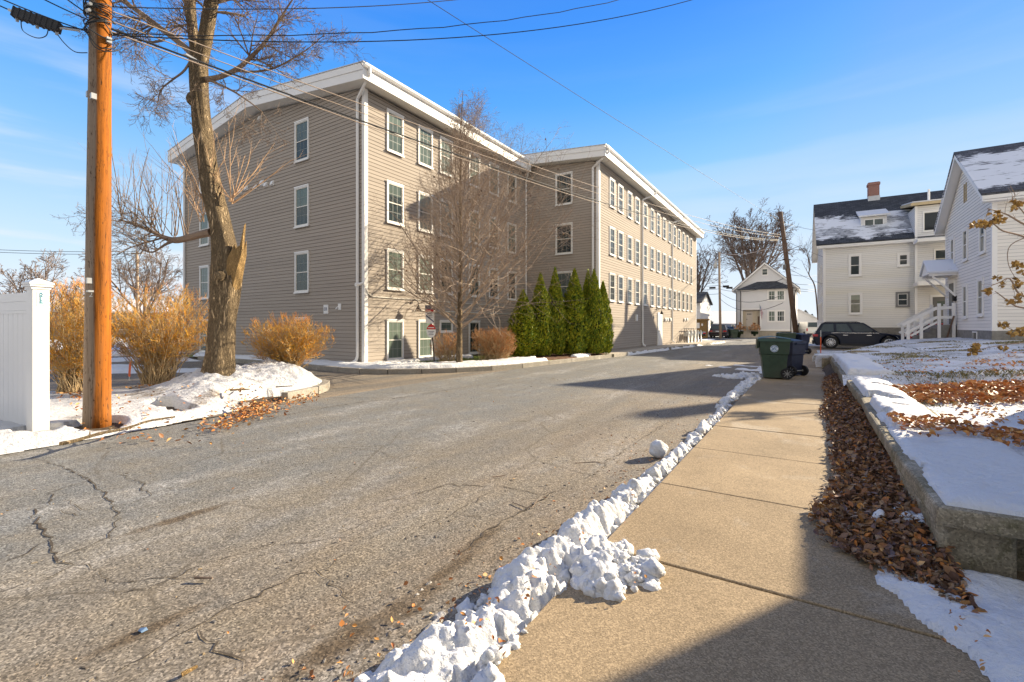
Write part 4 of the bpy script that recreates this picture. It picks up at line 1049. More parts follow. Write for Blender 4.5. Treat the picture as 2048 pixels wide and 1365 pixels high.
    mb.box(xp-1.6,x1,yb-1.45,yb-1.4,5.3,5.4); mb.box(xp-1.6,x1,yb-1.45,yb-1.4,4.6,4.65)
    local(mb.build('porch', MAT['greyclap'], T))
    mb = MB(); mb.box(x0-.02,x0+.12,yb-.03,yb-.0145,1.45,zt); local(mb.build('corner_board', MAT['white'], T))
grey_house()

# ---- small white house facing the end of the street (own frame: x right, y away)
def small_house():
    d = 62.0; k = d/FOC; o = P(1529, 653+FOC*EYE/d, d); o.z = 0; YAW = 0.0
    T = thing('small_house', 'small white two storey house with a dark hip roof facing down the street', 'house', o, YAW)
    X = lambda px: onY(px, o.y)[1]-o.x
    Z = lambda py: EYE+(653-py)*k
    xl, xr = X(1471), X(1591); ze = Z(577)
    yb = .5                                                     # main gable stands half a metre behind the front bay
    mb = MB()
    zp = Z(529)
    siding(mb, (xl,yb,0), (1,0,0), (0,-1,0), lambda z: (0,xr-xl) if z <= ze else ((z-ze)/((zp-ze)/((xr-xl)/2)), (xr-xl)-(z-ze)/((zp-ze)/((xr-xl)/2))), .9, zp, .16, .012)
    mb.prism([(xl,0),(xr,0),(xr,ze),(0,zp),(xl,ze)], lambda x,z: (x*.999,yb+.03,z-.03), lambda x,z: (x,yb+11,z))
    local(mb.build('wall', [MAT['battenwhite'], MAT['palelapshade']], T))
    mb = MB(); oh = .45; sl = (zp-ze)/((xr-xl)/2)
    for s in (-1,1):
        e = (xr+oh) if s > 0 else (xl-oh); zz = ze-oh*sl
        mb.prism([(e,zz+.05),(0,zp+.05),(0,zp+.28),(e,zz+.28)], lambda x,z: (x,yb-.4,z), lambda x,z: (x,yb+11.2,z))
    r = local(mb.build('roof', MAT['white'], T))
    mb = MB()
    for s in (-1,1):
        e = (xr+oh+.03) if s > 0 else (xl-oh-.03); zz = ze-oh*sl
        mb.prism([(e,zz+.285),(0,zp+.285),(0,zp+.36),(e,zz+.36)], lambda x,z: (x,yb-.38,z), lambda x,z: (x,yb+11.2,z))
    sub(mb.build('roof_shingles', MAT['shingle'], r))
    # front bay two storeys, recessed entrance at the left
    fl, fr = X(1480.5), X(1582.7); zt = Z(578); zb = Z(660)
    pl, pr, pz0, pz1 = X(1484.5), X(1520.5), Z(655.5), Z(619.5)
    mb = MB()
    def vs(x0, x1, z0, z1, y=-.0): mb.box(x0,x1,y,yb+.02,z0,z1)
    vs(fl, pl, zb, zt); vs(pr, fr, zb, zt); vs(pl, pr, pz1, zt)
    mb.box(pl, pr, yb+.9, yb+.95, zb, pz1+.1) if False else None
    for i in range(int((fr-fl)/.3)):                              # vertical battens
        x = fl+.15+i*.3
        if pl-.1 < x < pr+.1: mb.box(x,x+.04,-.018,-.0,pz1+.02,zt)
        else: mb.box(x,x+.04,-.018,-.0,zb+.02,zt)
    local(mb.build('front_bay', MAT['battenwhite'], T))
    mb = MB(); mb.box(pl-.12,pl+.06,-.04,-.019,pz0-.1,pz1+.18); mb.box(pr-.04,pr+.14,-.04,-.019,pz0-.1,pz1+.18); mb.box(pl+.0601,pr-.0401,-.04,-.019,pz1,pz1+.18); mb.box(fl-.02,fr+.02,-.05,-.019,zb-.15,zb+.1); mb.box(fl-.02,fr+.02,-.05,-.019,zt-.15,zt)
    local(mb.build('trim', MAT['white'], T))
    # the recess in front of the main wall: tan inside
    mb = MB(); mb.box(pl,pr,yb-.02,yb+.0,zb,pz1); local(mb.build('entry_wall', MAT['beigeclap'], T))
    xd0, xd1 = X(1491.5), X(1504.5); mb = MB(); mb.box(xd0,xd1,yb-.07,yb-.021,Z(654),Z(623)); xm = (xd0+xd1)/2
    for q in (-.18,0,.18): mb.box(xm+q-.07,xm+q+.07,yb-.08,yb-.0705,Z(629.5),Z(627),1)
    mb.tube([(xd0+.1,yb-.12,Z(640)),(xd0+.1,yb-.12,Z(638))], .05, 6, mi=1)
    D = local(mb.build('door', [MAT['tandoor'], MAT['greydoor']], T))
    mb = MB()                                                     # hip roof over the bay
    a = [(X(1475.5),-.5,zt+.0),(X(1588),-.5,zt+.0),(X(1552),yb-.02,Z(563)),(X(1513.5),yb-.02,Z(563)),(X(1475.5),yb-.02,zt),(X(1588),yb-.02,zt)]
    mb.poly([a[0],a[1],a[2],a[3]]); mb.poly([a[0],a[3],a[4]]); mb.poly([a[1],a[5],a[2]]); mb.box(a[0][0],a[1][0],-.5,-.46,zt-.12,zt-.002); mb.box(a[0][0],a[1][0],-.459,yb,zt-.06,zt-.02)
    local(mb.build('hip_roof', MAT['shingle'], T))
    for yt, ybm in ((582,601),(622,643)):
        for c in (1543.5,1561.5):
            lwin(T, X(c), -.003, Z(ybm)-.1, 0, 1.05, Z(yt)-Z(ybm)+.15, glass='glassgreen', grid=None, trim=.14, smat='white')
    lwin(T, X(1529), yb-.003, Z(550), 0, .72, Z(537)-Z(550), glass='glass', grid=None, trim=.05)
    mb = MB(); mb.box(fl,fr,.02,yb,-.1,zb-.151); mb.box(xl,xr,yb+.031,yb+5,-.1,.89); local(mb.build('foundation', MAT['concretepale'], T))
    mb = MB()
    for i in range(5): mb.box(X(1487)-.05*i, X(1516)+.05*i, -1.5+.3*i if False else -.35*(i+1), -.35*i-.002, -.1, pz0-.1-.2*i)
    local(mb.build('entrance_steps', MAT['concretepale'], T))
    mb = MB()
    mb.tube([(X(1591.5),yb-.35,ze-.35),(X(1589.5),yb-.07,ze-.9),(X(1589.5),yb-.07,.1)], .055, 6); mb.tube([(fr-.05,-.42,zt-.1),(fr-.05,-.07,zt-.5),(fr-.05,-.07,.1)], .05, 6); mb.tube([(fl+.05,-.07,zt-.15),(fl+.05,-.07,.5)], .05, 6); mb.tube([(xl+.08,yb-.07,ze-.4),(xl+.08,yb-.07,.1)], .05, 6)
    local(mb.build('downspout', MAT['lamp'], T))
    mb = MB(); mb.box(X(1515),X(1519),yb-.2,yb-.08,pz0,Z(633)); local(mb.build('porch_bench', MAT['oldpole'], T))
    # flag on a slanting pole fixed to the post
    F = thing('flag', 'striped flag with blue corner hanging from a pole beside the small house door', 'flag', o+Matrix.Rotation(YAW,3,'Z') @ Vector((pr+.05,-.06,Z(632))), YAW)
    mb = MB(); mb.tube([(0,0,0),(-.1,-.75,1.55)], .025, 6); local(mb.build('flag_pole', MAT['galv'], F))
    def flagpart(name, mat, u0, u1, w0, w1):
        mb = MB(); n = 6
        for i in range(n):
            for j in range(2):
                def q(u, w):
                    base = Vector((-.1,-.75,1.55))*(1-.62*w)+Vector((0,0,0))
                    return base+Vector((.06+.36*u*(.4+.6*(1-w)), .05*math.sin(u*7+w*5), -.05-1.15*u-.0*w))
                ua, ub = u0+(u1-u0)*i/n, u0+(u1-u0)*(i+1)/n; wa, wb = w0+(w1-w0)*j/2, w0+(w1-w0)*(j+1)/2
                mb.quad(q(ua,wa), q(ub,wa), q(ub,wb), q(ua,wb))
        return local(mb.build(name, mat, F))
    cl = MB()
    rdm, whm, blm = MAT['red'], MAT['white'], MAT['emblemblue']
    flagpart('canton', blm, 0, .4, 0, .53)
    mbr, mbw = None, None
    for k in range(13):
        w0, w1 = k/13, (k+1)/13
        flagpart('flag_stripe', rdm if k % 2 == 0 else whm, .4 if w1 <= .54 else 0, 1, w0, w1)
    # planters by the steps
    for i, px in enumerate((1482.5, 1511.5)):
        q = Vector((X(px), -1.4, 0)); wq = o+Matrix.Rotation(YAW,3,'Z') @ q
        Pn = thing('planter', ('planter of russet dried flowers left of the small house steps','planter of russet dried flowers right of the small house steps, below the flag')[i], 'planter', wq, YAW, 'planters at the small house steps')
        mb = MB(); mb.lathe([(.3,0),(.38,.3),(.45,.85),(.42,.87)], (0,0,0), 'Z', 10); local(mb.build('pot', MAT['arbcore'], Pn))
        mb = MB(); rr = random.Random(i)
        for s in range(160):
            a = rr.uniform(0,6.28); t = rr.uniform(0,1); e = Vector((math.cos(a)*t*.75, math.sin(a)*t*.75, .9+rr.uniform(.2,1.15)*(1.1-t*.6)))
            n = Vector((rr.uniform(-1,1), rr.uniform(-1,1), rr.uniform(-.3,1))).normalized()*.14; m = Vector((rr.uniform(-1,1), rr.uniform(-1,1), rr.uniform(-1,1))).normalized()*.09
            mb.quad(e-n, e+m, e+n, e-m)
        local(mb.build('dried_flowers', MAT['hedge'], Pn))
small_house()

# ---- far buildings seen in the gaps
def plain_house(name, label, cat, o, rz, w, dp, ze, zp, clap, roofm, wins, axis='gable', glass='glass'):
    """gable faces local -Y when axis == 'gable', otherwise the eave does"""
    T = thing(name, label, cat, o, rz)
    mb = MB()
    if axis == 'gable':
        sl = (zp-ze)/(w/2)
        siding(mb, (-w/2,0,0), (1,0,0), (0,-1,0), lambda z: (0,w) if z <= ze else ((z-ze)/sl, w-(z-ze)/sl), 0, zp, .2, .012)
        mb.prism([(-w/2,0),(w/2,0),(w/2,ze),(0,zp),(-w/2,ze)], lambda x,z: (x,.03,z-.03), lambda x,z: (x,dp,z))
        local(mb.build('wall', [MAT[clap], MAT['palelapshade']], T)); mb = MB()
        for s in (-1,1): mb.prism([(s*(w/2+.35),ze-.35*sl+.03),(0,zp+.03),(0,zp+.22),(s*(w/2+.35),ze-.35*sl+.22)], lambda x,z: (x,-.35,z), lambda x,z: (x,dp+.3,z))
    else:
        siding(mb, (-w/2,0,0), (1,0,0), (0,-1,0), lambda z: (0,w), 0, ze, .2, .012); mb.prism([(0,0),(dp,0),(dp,ze),(dp/2,zp),(0,ze)], lambda y,z: (-w/2,y+.03,z-.03), lambda y,z: (w/2,y+.03,z-.03))
        local(mb.build('wall', [MAT[clap], MAT['palelapshade']], T)); mb = MB(); sl = (zp-ze)/(dp/2)
        for a, b in ((-.4,dp/2),(dp+.4,dp/2)): mb.prism([(a,ze-.4*sl+.03),(b,zp+.03),(b,zp+.2),(a,ze-.4*sl+.2)], lambda y,z: (-w/2-.3,y,z), lambda y,z: (w/2+.3,y,z))
    local(mb.build('roof', MAT[roofm], T))
    for x, z, ww, hh in wins: lwin(T, x, -.003, z, 0, ww, hh, glass=glass, grid=None)
    return T
def atd(px, d): p = P(px, 653, d); p.z = 0; return p
plain_house('garage', 'white gabled garage beyond the small house and the parked van', 'garage', atd(1596,72), 0, 5.8, 8, 2.4, 4.1, 'battenwhite', 'metalroof', [(-.6,.9,.5,.6)])
plain_house('far_house', 'blue grey house with snowy roof far down the side street', 'house', atd(1444,112), YAW+.2, 13, 9, 2.3, 5.2, 'bluehouse', 'roofsnow', [(-4,.7,1,1.2),(-1,.7,1,1.2),(3,.7,1,1.2)], 'eave')
plain_house('far_house', 'low tan house left of the blue grey far house', 'house', atd(1428,128), YAW+.1, 12, 9, 2.4, 4.6, 'beigeclap', 'shinglesnow', [(-3,.7,1,1.2),(2,.7,1,1.2)], 'eave')
plain_house('corner_house', 'white two storey house just showing past the end of the apartment building', 'house', atd(1352,66), 0, 6.5, 8, 4.9, 6.4, 'battenwhite', 'shingle', [(2,3.2,.8,1.2)], 'eave')
mb = MB(); T = thing('shop_kiosk', 'orange brown wooden stand beside the parked pale blue car', 'kiosk', atd(1401,60), .1); mb.box(-.75,.8,0,1.2,0,2.3); mb.box(-.95,1.0,-.3,1.4,2.3,2.5); local(mb.build('stand_body', MAT['rawwood'], T)); mb = MB(); mb.box(-.45,-.1,-.05,-.001,1.3,2.0); mb.box(.1,.3,-.05,-.001,1.6,1.9); local(mb.build('stand_notice', MAT['white'], T))
plain_house('long_building', 'long low pale building behind the parking lot and golden bushes', 'building', atd(322,62), YAW+R(28), 34, 10, 3.4, 5.0, 'concretepale', 'roofsnow', [(x,1.1,1.6,1.4) for x in (-12,-8,-4,0,4,8,12)], 'eave')
plain_house('far_house', 'tan house with pale roof far beyond the golden bushes, left of the wooden pole', 'house', atd(118,80), YAW+R(40), 15, 9, 3.6, 6.2, 'beigeclap', 'roofsnow', [(-4,1.1,1.2,1.4),(0,1.1,1.2,1.4),(4,1.1,1.2,1.4)], 'eave')

# ---- the house beside the viewpoint, out of the picture on the right; its porch and wall shade the pavement
def neighbour():
    T = thing('neighbour_house', 'tall white clapboard house with a side porch standing right beside the viewpoint', 'house', (3.95,2.0,0))
    X0, Y1, Y2 = 3.95, 11.2, 10.05
    mb = MB()
    siding(mb, (X0,-7,0), (0,1,0), (-1,0,0), lambda z: (0,7+Y2), .5, 7.3, .12, .013); siding(mb, (X0,Y2,0), (1,0,0), (0,1,0), lambda z: (0,9), .5, 7.3, .12, .013)
    mb.box(X0+.02,X0+9,-7,Y2-.02,0,7.28); mb.build('wall', [MAT['whiteclap'], MAT['palelapshade']], T)
    mb = MB(); mb.hexa([(X0-.06,-7.4,7.3),(X0+9.4,-7.4,7.3),(X0+9.4,Y2+.06,7.3),(X0-.06,Y2+.06,7.3),(X0+4.4,-7.4,10.6),(X0+4.6,-7.4,10.6),(X0+4.6,Y2+.06,10.6),(X0+4.4,Y2+.06,10.6)]); mb.build('roof', MAT['shingle'], T)
    mb = MB(); mb.box(X0,X0+8.5,Y2+.02,Y1,.3,3.42); mb.box(X0-.02,X0+8.5,Y2+.02,Y1+.02,3.42,3.56); mb.build('porch', MAT['whiteclap'], T)
    for y in (-3,1.5,6): window(T, (X0-.004,y,1.4), R(-90), 1.0, 1.6, 'glass'); window(T, (X0-.004,y,4.6), R(-90), 1.0, 1.6, 'glass')
neighbour()
# ------------------------------------------------------------------ trees and shrubs
RMIN = [.0022]
def grow(mb, p, d, L, r, lv, rg, spec):
    """recursive branch: spec[lv] = (segments, children, start, angle, spread, length ratio, radius ratio, lift, wobble, sides)"""
    seg, nch, t0, ang, spr, lr, rr, lift, wob, sides = spec[lv]
    pts = [p]; dd = Vector(d).normalized(); q = Vector(p); dirs = [dd]
    for i in range(seg):
        dd = (dd+Vector((rg.gauss(0,wob), rg.gauss(0,wob), rg.gauss(0,wob)+lift))).normalized()
        q = q+dd*(L/seg); pts.append(q); dirs.append(dd)
    end = .35 if lv < len(spec)-1 else .25
    rad = [max(RMIN[0]*.7,r*(1-(1-end)*i/seg)) for i in range(seg+1)]
    mb.tube(pts, rad, sides, cap=False)
    if lv+1 < len(spec):
        k = max(1, int(nch*rg.uniform(.75,1.25)))
        for j in range(k):
            t = t0+(1-t0)*(j+rg.random())/k; f = t*seg; i = min(int(f), seg-1); u = f-i
            pp = pts[i]*(1-u)+pts[i+1]*u; base = dirs[i+1]
            a = R(ang+rg.uniform(-spr,spr)); ax = base.orthogonal().normalized(); ax.rotate(Matrix.Rotation(rg.uniform(0,6.283),3,base))
            nd = base.copy(); nd.rotate(Matrix.Rotation(a,3,ax))
            grow(mb, pp, nd, L*lr*(1.15-.55*t)*rg.uniform(.7,1.25), max(RMIN[0],r*rr*(1-.5*t)), lv+1, rg, spec)
def limb(mb, pts, rads, n=8, steps=6, rough=.0):
    p = catmull([tuple(q) for q in pts], steps); rr = catmull([(x,) for x in rads], steps); rr = [max(.002,x[0]) for x in rr]
    mb.tube(p, rr, n, True, rfun=(lambda a, q: 1+rough*(mnoise.noise((a*1.9, q.z*1.1, q.x)))+rough*.6*math.sin(a*5+q.z*1.3)) if rough else None)
    return [Vector(q) for q in p], rr
def sprout(mb, path, rads, n, rg, spec, Lr=(.6,1.3), ang=(35,70), t0=.25, rscale=.45, bias=None, lift=0):
    m = len(path)-1
    for k in range(n):
        t = t0+(1-t0)*rg.random(); f = t*m; i = min(int(f), m-1); u = f-i
        pp = path[i]*(1-u)+path[i+1]*u; base = (path[i+1]-path[i]).normalized()
        ax = base.orthogonal().normalized(); ax.rotate(Matrix.Rotation(rg.uniform(0,6.283),3,base)); nd = base.copy(); nd.rotate(Matrix.Rotation(R(rg.uniform(*ang)),3,ax))
        if bias is not None: nd = (nd+Vector(bias)).normalized()
        grow(mb, pp, nd, rg.uniform(*Lr), max(.004, min(.05, rads[i]*rscale)), 0, rg, spec)

# ---- big bare street tree by the wooden pole
def street_tree():
    D = 10.3; rg = random.Random(5)
    T = thing('street_tree', 'large bare tree with a split broken stub on its trunk, beside the wooden pole', 'tree', P(440,752,D))
    def W(px): return px/2*D/FOC*.87
    def pp(l, dz=0): return [P(a, b, D+c) for a,b,_,c in l], [W(w) for _,_,w,_ in l]
    trunk = [(440,768,84,0),(440,752,74,0),(441,725,62,0),(443,690,57,0),(445,640,54,0),(449,590,60,0),(452,545,62,0),(449,505,54,0),(444,470,46,0),(437,440,44,0),(428,395,42,0),(420,350,41,0),(411,295,39,0),(403,240,36,0),(398,190,36,0),(396,150,38,0),(395,125,38,0)]
    p, r = pp(trunk); mb = MB(); limb(mb, p, r, 22, 5, .13)
    # fork
    p, r = pp([(398,150,26,0),(393,115,25,.05),(386,70,22,.1),(381,20,22,.15),(377,-50,20,.2),(370,-160,15,.3),(360,-290,8,.4)]); L1 = limb(mb, p, r, 12, 5, .08)
    p, r = pp([(397,150,28,0),(405,105,29,-.05),(414,55,29,-.1),(424,0,27,-.15),(438,-80,22,-.2),(452,-190,14,-.3),(462,-300,7,-.4)]); L2 = limb(mb, p, r, 12, 5, .08)
    # burl and stub
    mb.lathe([(.02,-.16),(.08,-.10),(.10,0),(.07,.09),(.02,.14)], P(382,197,D), 'Z', 9)
    mb.build('trunk', MAT['bark'], T, smooth=True)
    mb = MB()
    p, r = pp([(452,620,30,.06),(457,585,38,.0),(464,550,40,-.06),(472,522,36,-.08),(479,503,31,-.08)])
    n0 = len(mb.v); limb(mb, p, r, 18, 4, .12); mb.f = [f for f in mb.f if len(f) == 4]; mb.mi = mb.mi[:len(mb.f)]
    for k in range(18):                                       # torn top edge, tall splinters on the outer side
        i = len(mb.v)-18+k; v = Vector(mb.v[i]); c = P(479,503,D-.08); q = v-c; out = q.dot(Vector((CA,SA,0)))/.17
        h = .03+.05*((k*7) % 5)/4+(.34 if k in (4,5,13,14) else .0)*(out > .2)+(.30*max(0,out) if k % 3 else .05)+(.18 if -.35 < out < .1 and k % 4 == 1 else 0)
        v += Vector((CA*.10,SA*.10,1.0))*h; v -= q*.25; mb.v[i] = tuple(v)
    m = len(mb.v)-18; c = P(474,530,D-.05); mb.v.append(tuple(c))
    for k in range(18): mb.f.append((m+k,m+(k+1)%18,len(mb.v)-1)); mb.mi.append(0)
    mb.build('broken_stub', MAT['rawwood'], T, smooth=False)
    mb = MB(); q = P(440,548,D-.30); mb.lathe([(.02,-.16),(.10,-.11),(.125,-.02),(.10,.04),(.03,.06)], q, 'Z', 12); mb.build('trunk_knot', MAT['bark'], T, smooth=True)
    # limbs and crown
    mb = MB(); RMIN[0] = .0034
    S = [(5,8,.15,45,20,.6,.6,.02,.10,5),(4,5,.2,45,20,.6,.6,.0,.13,4),(3,3,.3,42,20,.6,.6,.0,.15,3),(2,0,.2,40,15,.5,.6,0,.15,3)]
    for l, n in (([(397,125,15,0),(372,97,14,.1),(345,75,13,.2),(312,50,12,.3),(282,27,11,.4),(250,5,9,.5),(215,-20,7,.6),(180,-60,4,.7)], 12),
              ([(408,160,13,0),(440,154,11,-.1),(475,138,10,-.2),(505,112,8.5,-.3),(530,85,7,-.4),(548,58,6,-.5),(565,30,4,-.6),(585,0,3,-.7)], 14),
              ([(470,142,6,-.2),(510,144,5,-.1),(550,136,4,0),(585,118,3.5,.1),(620,95,2.5,.2),(648,70,2,.3)], 12),
              ([(412,158,7,0),(440,170,5,-.2),(470,185,4,-.4),(500,205,3,-.5),(525,225,2.5,-.6)], 8),
              ([(390,105,6,0),(370,140,5,-.2),(345,160,4,-.3),(322,180,3,-.4),(316,205,2.5,-.4)], 7),
              ([(330,80,6,.2),(300,85,5,.1),(268,75,4,0),(235,60,3,-.1)], 8),
              ([(423,465,20,0),(400,470,18,.1),(375,477,16,.2),(350,481,15,.3),(325,474,11,.4),(300,462,8,.5),(270,450,6,.6),(240,440,5,.7)], 10),
              ([(352,480,9,.3),(330,490,6,.2),(305,505,4,.1),(280,498,3,.1)], 6),
              ([(425,5,12,-.1),(450,0,9,0),(478,-8,7,.1),(510,-20,5,.2)], 8)):
        p, r = pp(l); q, rr = limb(mb, p, r, 7, 4, .05); sprout(mb, q, rr, int(n*1.35), rg, S, (.35,1.0), (35,75), .3, .42)
    for q, rr in (L1, L2): sprout(mb, q, rr, 10, rg, S, (.5,1.3), (40,75), .2, .22)
    mb.build('crown', MAT['twig'], T); RMIN[0] = .0022
    # pale water shoots
    mb = MB()
    Sh = [(6,3,.3,22,10,.5,.6,.05,.04,4),(4,2,.3,22,10,.5,.6,.04,.05,3),(3,0,.3,20,10,.5,.6,.03,.05,3)]
    def fan(px, py, dd, n, L, spread, rg, lean=0, r0=.016):
        c = P(px, py, D+dd); right = Vector((CA,SA,0)); fw = Vector((-SA,CA,0))
        for k in range(n):
            a = (k+.5)/n*2-1+rg.uniform(-.1,.1); d = right*(math.sin(a*spread)+lean)+Vector((0,0,math.cos(a*spread)))+fw*rg.uniform(-.35,.35)
            grow(mb, c+Vector((rg.uniform(-.05,.05),rg.uniform(-.05,.05),rg.uniform(-.1,.1))), d, rg.uniform(*L), r0*rg.uniform(.7,1.2), 0, rg, Sh)
    fan(462,400,-.05,13,(.7,1.75),1.15,rg,.18,.014); fan(408,395,0,9,(.8,1.7),.9,rg,-.25,.013); fan(405,440,.05,7,(.7,1.5),.8,rg,-.2,.012)
    mb.build('sprays', MAT['shoot'], T)
    mb = MB()
    for px, py, dd, n in ((375,475,.2,5),(350,478,.3,6),(322,470,.4,5),(300,460,.5,5),(270,450,.6,5),(245,440,.7,4)): fan(px,py,dd,n,(.8,2.0),.55,rg,-.05,.012)
    for px, py in ((330,380),(300,400),(250,410)): fan(px,py,.5,3,(.5,1.1),.7,rg,-.1,.007)
    mb.build('sprays', MAT['twig'], T)
street_tree()

# ---- ornamental pear in front of the lit wall
def pear():
    b = P(918,731,16.7); rg = random.Random(21)
    T = thing('pear_tree', 'slender upright bare tree in front of the apartment building, clinging a few brown leaves', 'tree', b)
    H = 10.25-b.z
    mb = MB(); path = [b+Vector((0,0,-.1)), b+Vector((.02,0,1.2)), b+Vector((.05,.03,3.5)), b+Vector((-.02,.1,6)), b+Vector((.05,.05,8.3)), b+Vector((.1,.1,H-.2))]
    q, rr = limb(mb, path, [.13,.10,.065,.04,.022,.008], 12, 6, .06); mb.build('trunk', MAT['bark'], T, smooth=True)
    mb = MB(); S = [(7,12,.12,42,18,.40,.5,.045,.06,4),(4,7,.2,44,18,.5,.6,.02,.11,3),(3,3,.25,42,18,.55,.6,.01,.14,3),(2,0,.2,40,15,.5,.6,0,.15,3)]; RMIN[0] = .0028
    n = 104
    for k in range(n):
        z = 1.25+(H-2.3)*(k/n)**1.15; t = (z-1.25)/(H-2.3)
        i = min(int(z/H*(len(q)-1)), len(q)-2); pp = q[i].lerp(q[i+1], .5); pp = Vector((pp.x,pp.y,b.z+z))
        az = k*2.4+rg.uniform(-.4,.4); inc = R(60-34*t+rg.uniform(-9,9)); d = Vector((math.cos(az)*math.sin(inc), math.sin(az)*math.sin(inc), math.cos(inc)))
        L = (4.7*(1-t)**1.05+.75)*rg.uniform(.65,1.05)*(1+.33*math.cos(az-R(25)))
        grow(mb, pp, d, L, (.027*(1-t)+.009)*rg.uniform(.6,1.2), 0, rg, S)
    mb.build('crown', MAT['beartwig'], T)
    # clinging dead leaves and buds
    vs = mb.v; mb2 = MB()
    for k in range(620):
        v = Vector(vs[rg.randrange(len(vs))]); s = rg.uniform(.025,.055)
        if v.z > b.z+5 and rg.random() < .75: continue
        a = Vector((rg.uniform(-1,1),rg.uniform(-1,1),rg.uniform(-1.4,.2))).normalized()*s; c = a.orthogonal().normalized()*s*.6
        mb2.poly([v, v+a*.6+c, v+a*1.6, v+a*.6-c])
    mb2.build('dead_leaves', MAT['leaf'], T); RMIN[0] = .0022
pear()

# ---- distant bare trees
def bare_tree(label, base, H, spread, seed, stems=1, t0=.22, dens=1.0, mat='twigfar', group='bare trees in the distance', tr=None):
    rg = random.Random(seed); b = Vector(base)
    T = thing('bare_tree', label, 'tree', b, 0, group)
    tr = tr or H*.017; f = spread/(H*.5); RMIN[0] = .00032*(b.length)+.002
    mb = MB(); top = b+Vector((0,0,H*t0))
    limb(mb, [b-Vector((0,0,.2)), b+Vector((0,0,H*t0*.5)), top], [tr*1.25,tr,tr*.9], 8, 3); mb.build('trunk', MAT[mat], T, smooth=True)
    mb = MB()
    nd = lambda k: max(2,int(k*dens))
    S = [(7,nd(8),.22,34,14,.55,.55,.03,.07,5),(5,nd(6),.2,36,16,.55,.5,.02,.1,4),(4,nd(5),.25,38,18,.55,.5,.015,.12,3),(3,nd(4),.25,38,18,.6,.6,.01,.14,3),(2,0,.2,40,15,.5,.6,0,.15,3)]
    n = 5+stems
    for k in range(n):
        az = k/n*6.283+rg.uniform(-.3,.3); inc = R(rg.uniform(14,44))*min(1.35,f) if k else .05
        d = Vector((math.cos(az)*math.sin(inc), math.sin(az)*math.sin(inc), math.cos(inc)))
        grow(mb, top-Vector((0,0,H*t0*.25*rg.random())), d, H*(1-t0)*.66*rg.uniform(.8,1.0), tr*rg.uniform(.5,.75), 0, rg, S)
    mb.build('crown', MAT[mat], T); RMIN[0] = .0022; return T
bare_tree('tall spreading bare tree rising behind the small white house', atd(1502,80), 27, 11, 3, 3, .25, 1.0)
bare_tree('bare tree half hidden by the far end of the apartment building', atd(1392,74), 19, 9, 4, 2, .25, .85)
t3 = bare_tree('broad bare tree behind the golden bush, right of the wooden pole', atd(288,50), 13.2, 7, 8, 3, .2, .95)
bare_tree('small reddish bare tree beside the left end of the apartment building', atd(355,54), 8.4, 4.6, 9, 2, .15, .8, 'beartwig')
t5 = bare_tree('bare tree behind the white fence post', atd(92,56), 13.0, 8, 10, 3, .18, .9)
dup(t5, atd(10,60), 1.0, (1.0,1.0,.95), 'bare tree above the white fence panel', 'bare trees in the distance')
dup(t3, atd(168,62), 2.1, (.9,.9,.85), 'bare tree between the fence post and the wooden pole', 'bare trees in the distance')
dup(t5, atd(1450,150), .4, (1.2,1.2,.95), 'bare tree far off above the blue grey house', 'bare trees in the distance')
dup(t3, atd(1640,92), 4.0, (.8,.8,.75), 'bare tree beside the left wall of the pale grey house', 'bare trees in the distance')
# thin crooked sapling by the grey house
mb = MB(); T = thing('sapling', 'thin crooked bare sapling at the corner of the pale grey house', 'tree', atd(1636,42)); rg = random.Random(3)
q, rr = limb(mb, [P(1636,640,42),P(1630,575,42),P(1618,550,42),P(1620,535,42),P(1616,515,42),P(1612,500,42)], [.07,.06,.05,.05,.035,.02], 6, 4)
sprout(mb, q, rr, 14, rg, [(5,4,.2,30,12,.5,.6,.05,.08,4),(3,3,.2,30,12,.5,.6,.03,.1,3),(2,0,.2,40,15,.5,.6,0,.15,3)], (.8,2.0), (15,45), .35, .5); mb.build('trunk', MAT['twig'], T)

